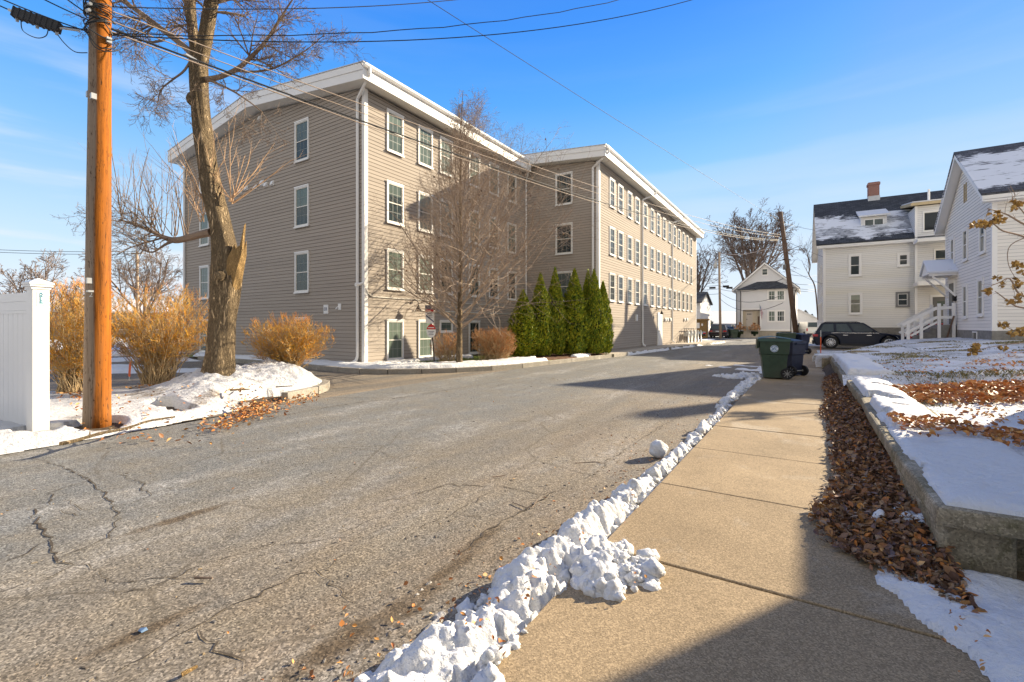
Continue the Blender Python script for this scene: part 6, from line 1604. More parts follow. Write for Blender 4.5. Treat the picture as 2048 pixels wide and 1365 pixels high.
        for a, nm in ((disc(.066,.09,.007,'emblemblue','emblem_ring',(.35,2.79)),1),(disc(.07,.088,.007,'emblemblue','emblem_ring',(3.5,5.9)),1)): a.parent = e
        mb = MB()
        for x, z, w, h in ((-.045,-.015,.02,.04),(-.02,-.005,.018,.05),(.0,.01,.03,.03),(.035,-.01,.022,.045),(-.01,-.035,.09,.012),(-.05,.02,.03,.016),(.015,.035,.05,.014)):
            q = lambda dx, dz: c+Vector((x+dx,-.008,0))+tilt*(z+dz)
            mb.quad(q(-w/2,-h/2),q(w/2,-h/2),q(w/2,h/2),q(-w/2,h/2))
        m = mb.build('emblem_picture', MAT['emblemblue']); m.parent = e
    return T
q = G(1546,757,.08); q.z = .082
cart('wheeled_cart', 'green wheeled cart with a round pale emblem, nearest of the carts on the pavement', (q.x+.02,q.y+.1,.082), R(8), 'cartgreen', 'cartlid', .70, .76, 1.18, True)
cart('wheeled_cart', 'navy recycling cart directly behind the nearest green cart', (q.x+.36,q.y+1.2,.082), R(-34), 'cartblue', 'cartblue', .58, .66, 1.08)
mb = MB(); 
q = G(1573,708,.08)
cart('wheeled_cart', 'green wheeled cart with snow on its lid, further along behind the navy cart', (q.x,q.y,.082), R(6), 'cartgreen', 'cartgreen', .74, .84, 1.17)
cart('wheeled_cart', 'navy cart beside the snow topped green cart', (q.x+.62,q.y+.35,.082), R(-40), 'cartblue', 'cartblue', .6, .7, 1.08)
o = MB(); o.hexa([(q.x-.34,q.y-.34,1.17),(q.x+.3,q.y-.34,1.17),(q.x+.3,q.y+.34,1.17),(q.x-.34,q.y+.34,1.17),(q.x-.22,q.y-.2,1.25),(q.x+.1,q.y-.2,1.24),(q.x+.1,q.y+.2,1.24),(q.x-.22,q.y+.2,1.25)])
tag(o.build('snow_cap', MAT['cleansnow'], None, bevel=.03), 'patch of snow lying on the lid of the further green cart', 'snow')
cart('wheeled_cart', 'green wheeled cart standing by the steps of the small white house', atd(1466,60), YAW+R(175), 'cartgreen', 'cartgreen', 1.0, 1.0, 1.2)
# small print on the navy cart
# ------------------------------------------------------------------ cars
def car(name, label, cat, loc, rz, paint, L=5.1, Wd=1.98, H=1.78, kind='suv', group=None):
    """front at local +X"""
    T = thing(name, label, cat, loc, rz, group); h = L/2; wr = .43 if kind == 'suv' else .385 if kind != 'sedan' else .33; hw = Wd/2
    xf, xr = h-.95, -h+1.02; belt = 1.10*H/1.78 if kind != 'van' else 1.25
    clear = .24
    def arch(xc, r, z0):
        return [(xc-r,z0)]+[(xc+r*math.cos(a),z0*.0+wr+r*math.sin(a)) for a in [math.pi*(1-i/10) for i in range(11)] if wr+r*math.sin(a) > z0]+[(xc+r,z0)]
    ra = wr+.055
    bot = [(-h+.10,clear+.12)]+[(-h+.16,clear)]+arch(xr,ra,clear)+arch(xf,ra,clear)+[(h-.14,clear),(h-.03,clear+.14)]
    if kind == 'van': top = [(h,.78),(h-.06,1.05),(h-.95,1.28),(-h+.03,1.28),(-h,.7)]
    elif kind == 'sedan': top = [(h,.60),(h-.08,.76),(h-.35,.84),(h-1.25,belt-.08),(-h+.75,belt-.02),(-h+.06,belt-.07),(-h,.6)]
    else: top = [(h,.66),(h-.05,.82),(h-.22,.93),(h-.75,1.02),(h-1.42,belt),(-h+.20,belt+.02),(-h+.05,belt-.12),(-h,.72)]
    mb = MB(); mb.prism(bot+top, lambda x,z: (x,-hw,z), lambda x,z: (x,hw,z))
    B = local(mb.build('body', MAT[paint], T, bevel=.075))
    # greenhouse
    if kind == 'van': base = [(h-1.0,1.28),(-h+.03,1.28)]; roof = [(h-1.75,H),(-h+.08,H)]
    elif kind == 'sedan': base = [(h-1.30,belt-.06),(-h+.62,belt-.02)]; roof = [(h-2.05,H),(-h+1.35,H-.02)]
    else: base = [(h-1.45,belt-.01),(-h+.14,belt)]; roof = [(h-2.28,H-.03),(-h+.50,H-.05)]
    bw, tw = hw-.06, hw-.25
    if kind == 'van': tw = hw-.14
    mb = MB(); xm = (roof[0][0]+roof[1][0])/2
    v = [(base[0][0],-bw,base[0][1]),(base[1][0],-bw,base[1][1]),(base[1][0],bw,base[1][1]),(base[0][0],bw,base[0][1]),(roof[0][0],-tw,roof[0][1]),(roof[1][0],-tw,roof[1][1]),(roof[1][0],tw,roof[1][1]),(roof[0][0],tw,roof[0][1])]
    mb.hexa(v); mb.box(roof[1][0]+.1,roof[0][0]-.15,-tw+.12,tw-.12,H-.05,H)
    local(mb.build('cabin', MAT[paint], T, bevel=.05))
    # glass following the cabin sides
    def side(s, f0, f1, e0=.10, e1=.90):
        def pt(f, e):
            xb = base[1][0]+(base[0][0]-base[1][0])*f; xt = roof[1][0]+(roof[0][0]-roof[1][0])*f; zb = base[1][1]+(base[0][1]-base[1][1])*f; zt = roof[1][1]+(roof[0][1]-roof[1][1])*f
            return Vector((xb+(xt-xb)*e, s*(bw+(tw-bw)*e+.008), zb+(zt-zb)*e))
        mb = MB(); mb.quad(pt(f0,e0),pt(f1,e0),pt(f1-.012,e1),pt(f0+.012,e1)); return local(mb.build('side_window', MAT['carglass'], T))
    segs = {'suv': ((.06,.30),(.345,.60),(.635,.955)), 'sedan': ((.2,.52),(.55,.94)), 'van': ((.80,.97),)}[kind]
    for s in (-1,1):
        for f0, f1 in segs: side(s, f0, f1)
    def endglass(nm, i, sg, e0, e1):
        b, t = base[i], roof[i]
        def pt(yf, e): return Vector((b[0]+(t[0]-b[0])*e+sg*.012, yf*(bw+(tw-bw)*e-.10), b[1]+(t[1]-b[1])*e+.012))
        mb = MB(); mb.quad(pt(-1,e0),pt(1,e0),pt(1,e1),pt(-1,e1)); local(mb.build(nm, MAT['carglass'], T))
    endglass('windscreen', 0, 1, .08, .92); endglass('rear_window', 1, -1, .15, .88)
    for xc in (xr, xf):
        for s in (-1,1):
            c = (xc, s*(hw-.125), wr); mb = MB(); mb.lathe([(wr*.60,-.11),(wr*.95,-.12),(wr,-.09),(wr,.09),(wr*.95,.12),(wr*.60,.11)],c,'Y',28); w = local(mb.build('wheel', MAT['black'], T))
            mb = MB(); y = c[1]+s*.095
            mb.lathe([(.02,-.0),(wr*.60,0),(wr*.645,s*.03),(wr*.60,s*.035),(wr*.55,s*.012)],(c[0],y-s*.012,c[2]),'Y',24)
            for k in range(6):
                a = k/6*6.283+.3; d = Vector((math.cos(a),0,math.sin(a))); p = Vector((c[0],y+s*.018,c[2])); t = Vector((-d.z,0,d.x))
                for sg in (-1,1): mb.beam(p+d*.04+t*.02*sg,p+d*wr*.58+t*.055*sg,.032,.02,(0,1,0))
            mb.lathe([(.06,s*.0),(.05,s*.035)],(c[0],y,c[2]),'Y',12); rim = sub(mb.build('rim', MAT['chrome'], w))
            mb = MB(); mb.lathe([(wr*.57,0),(wr*.57,s*.003)],(c[0],y-s*.001,c[2]),'Y',24); sub(mb.build('brake', MAT['darkplastic'], w))
    zl = .98 if kind != 'sedan' else .72
    for s in (-1,1):
        mb = MB(); y0, y1 = sorted((s*(hw+.004), s*(hw-.38)))
        if kind == 'van': mb.box(-h-.012,-h+.05,min(s*(hw+.004),s*(hw-.16)),max(s*(hw+.004),s*(hw-.16)),.85,1.25)
        else: mb.box(-h-.012,-h+.30,y0,y1,zl-.16,zl+.02)
        local(mb.build('taillight', MAT['taillight'], T, bevel=.02))
        mb = MB(); mb.hexa([(h-.5,s*(hw+.003),.74),(h-.03,s*(hw-.08),.70),(h-.06,s*(hw-.5),.70),(h-.3,s*(hw-.3),.75),(h-.62,s*(hw+.003),.90),(h-.17,s*(hw-.08),.82),(h-.17,s*(hw-.5),.83),(h-.4,s*(hw-.3),.93)]); local(mb.build('headlight', MAT['headlight'], T))
        mb = MB(); xm_ = base[0][0]-.30; mb.hexa([(xm_-.08,s*(hw-.04),belt-.02),(xm_+.08,s*(hw-.04),belt-.02),(xm_+.05,s*(hw+.20),belt+.02),(xm_-.08,s*(hw+.20),belt+.02),(xm_-.08,s*(hw-.04),belt+.14),(xm_+.05,s*(hw-.04),belt+.14),(xm_+.02,s*(hw+.20),belt+.17),(xm_-.08,s*(hw+.20),belt+.17)]); local(mb.build('mirror', MAT[paint], T, bevel=.02))
        if kind != 'van':
            for xx in ((-.72,.55) if kind == 'suv' else (-.5,.5)): mb = MB(); mb.box(xx-.13,xx+.13,min(s*hw,s*(hw+.03)),max(s*hw,s*(hw+.03)),belt-.19,belt-.155); local(mb.build('door_handle', MAT['chrome'], T))
            mb = MB(); mb.box(-h+1.05,h-1.5,min(s*hw,s*(hw+.006)),max(s*hw,s*(hw+.006)),belt-.035,belt-.012); local(mb.build('belt_trim', MAT['chrome'], T))
            mb = MB(); mb.box(xr+ra+.05,xf-ra-.05,min(s*hw,s*(hw+.015)),max(s*hw,s*(hw+.015)),clear+.02,clear+.14); local(mb.build('sill', MAT['darkplastic'], T))
        if kind == 'suv': mb = MB(); mb.tube([(roof[1][0]+.15,s*(tw-.08),H-.02),(roof[1][0]+.3,s*(tw-.08),H+.04),(roof[0][0]-.35,s*(tw-.08),H+.04),(roof[0][0]-.2,s*(tw-.08),H-.02)],.02,6); local(mb.build('roof_rail', MAT['darkplastic'], T))
    mb = MB(); mb.box(-h-.03,-h+.08,-hw+.08,hw-.08,clear+.08,clear+.30); local(mb.build('bumper', MAT['darkplastic'], T, bevel=.02)); mb = MB(); mb.box(h-.1,h+.02,-hw+.12,hw-.12,clear+.1,clear+.26); local(mb.build('bumper', MAT['darkplastic'], T, bevel=.02))
    mb = MB(); mb.box(-h-.016,-h-.003,-.26,.26,.80,.94) if kind != 'sedan' else mb.box(-h-.016,-h-.003,-.26,.26,.62,.74); local(mb.build('number_plate', MAT['emblem'], T))
    mb = MB(); mb.box(h-.05,h+.006,-.45,.45,.52,.70); local(mb.build('grille', MAT['darkplastic'], T))
    return T
c0 = P(1627,697,32.6); c1 = P(1812,697,29.9)
ax = Vector((1,0,0)); cc = Vector((.28+2.56,39.35,.012))
car('suv', 'dark navy suv parked on the side drive in front of the pale grey house', 'car', cc, R(1), 'navypaint', 5.1, 2.0, 1.80, 'suv')
car('pickup_truck', 'red vehicle glimpsed behind the white stair rails of the clapboard house', 'car', (8.1,41.2,.012), R(2), 'redpaint', 4.9, 1.95, 1.75, 'suv')
car('suv', 'dark plum suv seen from behind at the end of the street', 'car', atd(1440,62.5), R(92), 'maroonpaint', 4.9, 2.05, 1.75, 'suv')
car('hatchback', 'blue car seen from behind left of the dark plum suv', 'car', atd(1412,72), R(96), 'bluepaint', 4.3, 1.8, 1.5, 'sedan')
car('hatchback', 'pale blue car nosing out behind the apartment corner', 'car', atd(1396,62), YAW+R(70), 'palepaint', 4.4, 1.8, 1.5, 'sedan')
car('hatchback', 'dark car mostly hidden right of the dark plum suv', 'car', atd(1459,69), R(88), 'navypaint', 4.4, 1.8, 1.5, 'sedan')
car('van', 'white cargo van seen from behind beside the pale grey house', 'van', atd(1615,68), R(108), 'vanwhite', 5.4, 2.0, 2.2, 'van')

# ------------------------------------------------------------------ sign post, bollards, gas meters, markers
sb = P(870,733,17.3)
T = thing('sign_post', 'black post with a rectangular sign above a round red and white one', 'sign', sb, R(40))
lean = Vector((-.10,0,1.0))
mb = MB(); mb.beam((0,0,-.2),(-.17,0,2.15),.055,.045,(0,1,0)); local(mb.build('post', MAT['lamp'], T))
def plate(pts, y, mat, nm, par, th=.006):
    mb = MB(); mb.prism(pts, lambda x,z: (x,y,z), lambda x,z: (x,y+th,z)); o = mb.build(nm, MAT[mat]); o.parent = par; return o
x0 = -.17
s1 = plate([(x0-.17,1.62),(x0+.14,1.58),(x0+.12,2.26),(x0-.19,2.28)], -.035, 'white', 'sign_panel', T)
plate([(x0-.19,2.14),(x0+.12,2.12),(x0+.12,2.262),(x0-.19,2.282)], -.042, 'signblue', 'sign_header', s1)
plate([(x0-.188,2.03),(x0+.122,2.01),(x0+.121,2.115),(x0-.19,2.135)], -.042, 'red', 'sign_band', s1)
plate([(x0-.175,1.88),(x0-.155,1.93),(x0+.135,1.68),(x0+.13,1.63)], -.042, 'signblue', 'sign_stripe', s1)
for k in range(3): plate([(x0-.10+.02*k,1.955-.06*k),(x0+.08,1.945-.06*k),(x0+.08,1.965-.06*k),(x0-.10+.02*k,1.975-.06*k)], -.042, 'greyplastic', 'sign_print', s1)
cr = [(x0+.03+.17*math.cos(a),1.32+.25*math.sin(a)) for a in [i/24*6.283 for i in range(24)]]
s2 = plate(cr, -.035, 'white', 'round_sign', T)
plate([(x0+.03+.17*math.cos(a),1.32+.25*math.sin(a)) for a in [.25+i/12*2.64 for i in range(13)]], -.042, 'red', 'round_sign_top', s2)
plate([(x0-.08,1.43),(x0+.13,1.43),(x0+.13,1.46),(x0-.08,1.46)], -.048, 'white', 'sign_print', s2)
for z, w in ((1.28,.11),(1.23,.07),(1.17,.09)): plate([(x0+.03-w,z),(x0+.03+w,z+.01),(x0+.03+w,z+.028),(x0+.03-w,z+.018)], -.042, 'signblue', 'sign_print', s2)

for i, (px, yb) in enumerate(((1376,686),(1382.5,685.5),(1389,685),(1395.5,684),(1401.5,683.5))):
    q = G(px, yb, .15); q.z = .15
    T = thing('bollard', ('first','second','third','fourth','fifth')[i]+' grey steel bollard from the gas meters at the far building corner', 'bollard', q, 0, 'bollards at the apartment corner')
    mb = MB(); mb.lathe([(.07,-.1),(.07,.98),(.06,1.03),(.03,1.06)],(0,0,0),'Z',12); local(mb.build('bollard_post', MAT['galv'], T, smooth=True))
d, y = onX(1362, WX); T = thing('gas_meter', 'row of grey gas meters and pipes against the long rear wall', 'gas meter', (WX+.35,y+1.6,.16))
mb = MB()
for k in range(5): q = Vector((WX+.35,y+.2+.75*k,.85)); mb.box(q.x-.14,q.x+.14,q.y-.2,q.y+.2,q.z-.16,q.z+.2); mb.lathe([(.09,.14),(.1,.18),(.05,.2)],q,'X',10)
mb.build('meter_body', MAT['galv'], T, bevel=.03); mb = MB()
for z in (1.35,1.05): mb.tube([(WX+.3,y-.3,z),(WX+.3,y+3.9,z)],.03,6)
for k in range(6): mb.tube([(WX+.3,y+.05+.7*k,.16),(WX+.3,y+.05+.7*k,1.4)],.022,6)
mb.build('meter_pipe', MAT['lamp'], T)
q = G(1641.5,706,0.02); T = thing('driveway_marker', 'thin orange and silver driveway marker stake by the rear of the navy suv', 'marker', q)
mb = MB(); mb.tube([(0,0,-.05),(0,0,.92)],.028,6); local(mb.build('stake', MAT['orange'], T)); mb = MB(); mb.tube([(0,0,.92),(0,0,1.3)],.030,6); local(mb.build('reflector', MAT['galv'], T))
q = P(258,742,13.2); T = thing('orange_flag', 'small orange marker flag in the parking lot behind the golden bushes', 'marker', q); mb = MB(); mb.hexa([(-.07,0,-.15),(.03,0,-.17),(.03,.02,-.17),(-.07,.02,-.15),(.0,0,.2),(.12,0,.28),(.12,.02,.28),(.0,.02,.2)]); local(mb.build('flag_cloth', MAT['orange'], T)); mb = MB(); mb.tube([(-.03,.01,-.3),(-.02,.01,-.14)],.01,5); local(mb.build('flag_stick', MAT['galv'], T))

# ------------------------------------------------------------------ retaining wall with snow caps
def retaining():
    T = thing('retaining_wall', 'low mossy concrete retaining wall along the pavement edge of the lawn', 'wall', (.9,7,.1))
    mb = MB(); rr = random.Random(4); y = 3.75
    def wob(y): return .03*math.sin(y*.9)+.02*math.sin(y*2.3+1)
    first = True
    while y < 11.2:
        L = min(rr.uniform(.9,1.5), 11.2-y); xe = 1.02 if first else 1.25; first = False; j = rr.uniform(-.02,.02); a, b = wob(y), wob(y+L)
        mb.hexa([(.70+a,y+.004,-.1),(xe+a,y+.004,-.1),(xe+b,y+L-.004,-.1),(.70+b,y+L-.004,-.1),(.68+a+j,y+.004,.375),(xe+a,y+.004,.375),(xe+b,y+L-.004,.375),(.68+b+j,y+L-.004,.375)]); y += L
    mb.hexa([(1.03,3.98,-.1),(3.9,3.98,-.1),(3.9,4.2,-.1),(1.03,4.2,-.1),(1.03,3.98,.375),(3.9,3.98,.56),(3.9,4.2,.56),(1.03,4.2,.375)])
    mb.build('wall_block', MAT['stone'], T, bevel=.03)
    mb = MB(); y = 3.62
    while y < 11.2:
        L = min(rr.uniform(1.2,2.2), 11.25-y); a, b = wob(y), wob(y+L); z = rr.uniform(-.006,.006)
        mb.hexa([(.64+a,y+.004,.378),(1.36+a,y+.004,.378),(1.30+b,y+L-.004,.378),(.64+b,y+L-.004,.378),(.645+a,y+.004,.49+z),(1.36+a,y+.004,.49+z),(1.30+b,y+L-.004,.49+z),(.645+b,y+L-.004,.49+z)]); y += L
    mb.build('cap_slab', MAT['stone'], T, bevel=.025)
    T = thing('retaining_wall', 'second stretch of low wall beyond the lawn walkway, under a thick snow cap', 'wall', (.9,15.5,.1))
    mb = MB(); y = 12.2
    while y < 19.7:
        L = min(rr.uniform(1.0,1.6), 19.7-y); j = rr.uniform(-.03,.03)
        mb.hexa([(.66,y+.004,-.1),(1.5,y+.004,-.1),(1.5,y+L-.004,-.1),(.66,y+L-.004,-.1),(.64+j,y+.004,.50),(1.5,y+.004,.50),(1.5,y+L-.004,.50),(.64+j,y+L-.004,.50)]); y += L
    mb.build('wall_block', MAT['stone'], T, bevel=.035)
    for nm, y0, y1, x0, x1, zb, hh, sd, res, lab in (('wall_snow',3.66,7.1,.67,1.5,.486,.05,81,.025,0),('wall_snow',6.0,11.1,.70,1.3,.48,.10,82,.03,1),('wall_snow',12.25,19.6,.68,1.62,.49,.15,83,.035,2)):
        def zf(X,Y): 
            e = np.minimum(np.minimum((X-x0)/.08,(x1-X)/.25),np.minimum((Y-y0)/.10,(y1-Y)/.1)); return zb+hh*np.sqrt(np.clip(e,0,1))*(1+1.0*fbm(X*2.2,Y*1.6,3,sd))+.03*fbm(X*8,Y*8,4,sd)
        def kf(X,Y):
            nz = fbm(X*3,Y*2.2,4,sd+1); e = np.minimum(np.minimum(X-x0,x1-X),np.minimum(Y-y0,y1-Y)); k = e+.10*nz > .0
            if lab == 1: k &= nz > -.20
            return k
        struct(field(nm, x0-.05,x1+.05,y0-.05,y1+.05,res, zf, kf, MAT['cleansnow'], skirt=zb-.02))
    mb = MB(); q = G(1745,764,.42); mb.hexa([(.72,11.3,.2),(2.1,11.3,.2),(2.1,12.1,.2),(.72,12.1,.2),(.72,11.3,.40),(2.1,11.3,.41),(2.1,12.1,.41),(.72,12.1,.40)])
    o = mb.build('walkway_slab', MAT['concretepale'], None, bevel=.02); struct(o)
    for i, (px, py, z, s, lab) in enumerate(((1700,712,.52,(.45,.25,.22),'brown stone block lying on the snow beside the second wall, left of the longer slab'),(1730,707,.55,(.9,.3,.2),'long dark stone slab capped with snow on the lawn corner'),(1652,730,.2,(.25,.3,.5),'upright broken stone at the start of the second wall'))):
        g = G(px,py,z); mb = MB(); a,b,c = s; mb.hexa([(g.x-a/2,g.y-b/2,z-.3),(g.x+a/2,g.y-b/2+.05,z-.3),(g.x+a/2,g.y+b/2,z-.3),(g.x-a/2,g.y+b/2,z-.3),(g.x-a/2+.05,g.y-b/2,z+c*.5),(g.x+a/2-.03,g.y-b/2+.04,z+c*.4),(g.x+a/2,g.y+b/2,z+c*.5),(g.x-a/2,g.y+b/2,z+c*.45)])
        tag(mb.build('stone_block', MAT['stone'], None, bevel=.03), lab, 'stone')
retaining()

# ------------------------------------------------------------------ fallen leaves
def leaves(name, pts, mat, seed, size=(.03,.06), tilt=.5):
    rg = random.Random(seed); mb = MB()
    for x, y, z in pts:
        L = rg.uniform(*size); w = L*rg.uniform(.4,.7); a = rg.uniform(0,6.283); ti = rg.gauss(0,tilt)
        d = Vector((math.cos(a),math.sin(a),ti)).normalized(); s = d.cross(Vector((rg.gauss(0,tilt),rg.gauss(0,tilt),1))).normalized(); up = s.cross(d); cu = rg.uniform(.0,.5)*L
        c = Vector((x,y,z+.004+rg.random()*.012))
        b, t = c-d*L, c+d*L
        n = len(mb.v); mb.v += [tuple(b), tuple(c-d*L*.35+s*w+up*cu), tuple(c+d*L*.25+s*w*.9+up*cu*1.1), tuple(t+up*cu*.4), tuple(c+d*L*.25-s*w*.9+up*cu), tuple(c-d*L*.35-s*w+up*cu*.8), tuple(c)]
        for f in ((0,6,1),(1,6,2),(2,6,3),(3,6,4),(4,6,5),(5,6,0)): mb.f.append(tuple(n+q for q in f)); mb.mi.append(0)
    return struct(mb.build(name, MAT[mat]), 'stuff')
rg = random.Random(99); pts = []
n_ = lambda x,y,s: float(fbm(np.array([x]),np.array([y]),3,s)[0])
tries = 0
while len(pts) < 17000:
    y = 3.15+12.0*rg.random()**1.7; x = rg.uniform(-.05,.72); tries += 1
    left = .24-.16*math.exp(-((y-4.3)/1.1)**2)+.24*n_(y*1.1,x,5)+.10*max(0,(y-9)/5)+(.9*max(0,(3.75-y)) if y < 3.75 else 0)
    dens = min(1,max(0,(x-left+.06)/.14))
    if rg.random() > dens: continue
    z = .085+.045*rg.random()+.19*min(1,max(0,(x-.28)/.42))*min(1,max(0,(y-3.35)/.9))
    pts.append((x,y,z))
leaves('fallen_leaves', pts[:12500], 'leaf', 1, (.008,.024), .7); leaves('fallen_leaves', [(x,y,z+.012) for x,y,z in pts[12500:14600]], 'leaf', 6, (.022,.042), .8); leaves('fallen_leaves', [(x+.02,y,z+.02) for x,y,z in pts[14600:15100]], 'leafsun', 7, (.014,.034), .9)
pts = []
def lz1(x,y): return float(zlawn(np.array([x]),np.array([y]))[0])
while len(pts) < 5200:
    y = rg.uniform(5.2,11.4); x = rg.uniform(1.15,6.5)
    m = n_(x*.55+3,y*.75,61)+.15*math.exp(-((y-9.9)/1.7)**2)+.25*n_(x*1.7,y*1.9,67)-.05*(y < 8.5)+.12*math.exp(-((y-6.3)/.35)**2)*(x < 2.6)-.12*max(0,1.6-x)/.5
    if m < .045 or rg.random() > min(1,m*6): continue
    pts.append((x,y,lz1(x,y)+.01+rg.random()*.05))
leaves('fallen_leaves', pts, 'leafsun', 2, (.026,.05), .6)
pts = [(x:=rg.uniform(1.1,5),y:=rg.uniform(4.2,16),lz1(x,y)) for _ in range(420)]
for _ in range(6000):
    x = rg.uniform(1.05,6.5); y = 4.2+12*rg.random()
    if n_(x*1.1,y*1.1,64) > .07: pts.append((x,y,lz1(x,y)+.008))
for _ in range(2600):
    x = rg.uniform(.74,2.6); y = rg.uniform(4.9,7.4); m = n_(x*1.5,y*2.0,69)-.25*abs(y-6.0)+.05
    if m > .02: pts.append((x,y,(.565 if x < 1.35 else lz1(x,y)+.02)+.03*rg.random()))
leaves('fallen_leaves', pts, 'leafsun', 3, (.018,.042), .6)
pts = []
for _ in range(420):                                                     # against the left kerb and mounds
    t = rg.random(); g = G(420+t*210+rg.gauss(0,18), 858-t*72+rg.gauss(0,7), .05); pts.append((g.x,g.y,.04+.05*rg.random()))
for _ in range(260): g = G(rg.gauss(505,25), rg.gauss(815,9), .08); pts.append((g.x,g.y,float(zis(np.array([g.x]),np.array([g.y]))[0])+.01))
for _ in range(120): g = G(rg.uniform(140,430), rg.uniform(800,880), .1); pts.append((g.x,g.y,float(zis(np.array([g.x]),np.array([g.y]))[0])+.01))
for bx, by in ((150,792),(320,770)): 
    for _ in range(160): g = G(rg.gauss(bx,28), rg.gauss(by,7), .12); pts.append((g.x,g.y,float(zis(np.array([g.x]),np.array([g.y]))[0])+.01))
leaves('fallen_leaves', pts, 'leafsun', 4, (.02,.045))
pts = []
for _ in range(150):                                                     # on the road and in the gutter
    y = .9+13*rg.random()**1.6; x = -1.25-abs(rg.gauss(0,.5)) if rg.random() < .7 else rg.uniform(-7.5,-1.3); pts.append((x,y,.004))
for _ in range(330):                                                     # trash caught along the road side of the snow ridge
    t = rg.random()**1.5; y = 1.2+11*t; x = -1.62+.40*min(1,max(0,(y-1.2)/5))-abs(rg.gauss(0,.10+.12*rg.random())); pts.append((x,y,.003))
for px, py in ((940,1255),(985,1215),(1000,1305),(1060,1165),(1100,1165),(1165,1080),(1180,1100),(1270,1000),(1100,1125),(1045,1205),(965,1260),(920,1115),(690,1255),(1245,1040),(1290,1165)):
    for _ in range(5): g = G(rg.gauss(px,10), rg.gauss(py,8), .14); pts.append((g.x,g.y,.15+.03*rg.random()))
for px, py in ((1830,1120),(1850,1170),(1905,1240),(1930,1255),(1975,1285),(1895,1290),(1960,1345),(1800,1140),(1790,1150)):
    for _ in range(4): g = G(rg.gauss(px,14), rg.gauss(py,8), .14); pts.append((g.x,g.y,.145+.02*rg.random()))
leaves('fallen_leaves', pts, 'leafsun', 5, (.007,.019))
# small grit and wood chips scattered on the road
mb = MB()
for _ in range(700):
    y = .6+12*rg.random()**1.5; x = rg.uniform(-8,-1.2) if rg.random() < .4 else -1.3-abs(rg.gauss(0,.9)); s = rg.uniform(.0015,.006)*(1+.06*y); a = rg.uniform(0,3.14); L = s*rg.uniform(1,3); ca, sa = math.cos(a), math.sin(a)
    p = [(x+u*L*ca-v*s*sa, y+u*L*sa+v*s*ca) for u,v in ((-1,-1),(1,-1),(1,1),(-1,1))]
    mb.hexa([(q[0],q[1],.001) for q in p]+[(x+(q[0]-x)*.6,y+(q[1]-y)*.6,.001+s*rg.uniform(.5,1)) for q in p])
struct(mb.build('road_grit', m_leafmix('grit', [(.3,.25,.18),(.12,.1,.08),(.4,.3,.18),(.22,.2,.18)], .9)), 'stuff')

# cracks drawn as thin ragged strips of dirt lying in the paving
def crack(pxs, w, seed, mat):
    rr = random.Random(seed); mb = MB(); base = [G(a,b,0) for a,b in pxs]; pts = []
    for a, b in zip(base, base[1:]):
        n = max(2,int((b-a).length/.05))
        for i in range(n): t = i/n; p = a.lerp(b,t); L = .035; pts.append(Vector((p.x+rr.gauss(0,.014)+L*mnoise.noise((p.x*3,p.y*3,seed)),p.y+rr.gauss(0,.014)+L*mnoise.noise((p.x*3,p.y*3,seed+9)),.005)))
    pts.append(base[-1]+Vector((0,0,.005))); prev = None
    for i in range(len(pts)):
        a = pts[max(0,i-1)]; b = pts[min(len(pts)-1,i+1)]; d = (b-a).normalized(); s = Vector((-d.y,d.x,0))*w*.7*rr.uniform(.2,1.5)*(.4+.6*math.sin(math.pi*i/(len(pts)-1)))
        cur = (pts[i]-s, pts[i]+s)
        if prev: mb.quad(prev[0],prev[1],cur[1],cur[0])
        prev = cur
    return mb
allc = MB()
for k, (pl, w) in enumerate((([(60,915),(140,940),(180,960),(232,1020),(232,1055)],.010),([(180,960),(110,985),(100,1010),(70,1022),(68,1040),(100,1072),(105,1100),(120,1118),(180,1140),(215,1165)],.011),([(232,1055),(215,1075),(160,1100),(120,1118)],.007),([(0,1130),(60,1105),(105,1075)],.006),([(130,1020),(160,1035),(175,1025),(130,1000)],.006),([(215,940),(280,965),(300,990),(260,1010)],.006),([(0,1185),(80,1160),(150,1130)],.006),([(215,1165),(330,1158),(400,1158)],.006),([(210,1180),(230,1190),(300,1175),(420,1130),(560,1080)],.006),([(240,1345),(330,1290),(460,1215),(600,1150),(640,1145),(690,1110)],.008),([(630,1145),(670,1175),(710,1205)],.009),([(395,1265),(430,1290),(460,1320),(490,1345)],.009),([(280,965),(340,980),(420,960),(520,945),(640,920)],.004),([(690,895),(760,905),(800,918),(870,900),(1000,870)],.005),([(760,1005),(900,970),(1010,975),(1080,990),(1110,985)],.008),([(1110,985),(1050,1020),(970,1060),(930,1100),(900,1125)],.012),([(1110,985),(1170,960),(1250,900),(1330,850),(1400,810)],.006),([(830,1065),(900,1030),(980,985)],.006),([(900,1030),(960,1035),(1010,1025)],.004),([(460,850),(540,838),(600,825),(700,808),(800,796),(900,780),(960,770),(1040,756)],.016),([(640,1075),(700,1060),(800,1020)],.004),([(540,1090),(620,1085),(700,1070)],.004))):
    m = crack(pl, w, k+1, None); n = len(allc.v); allc.v += m.v; allc.f += [tuple(n+i for i in f) for f in m.f]; allc.mi += m.mi
struct(allc.build('road_cracks', MAT['crackdirt']))
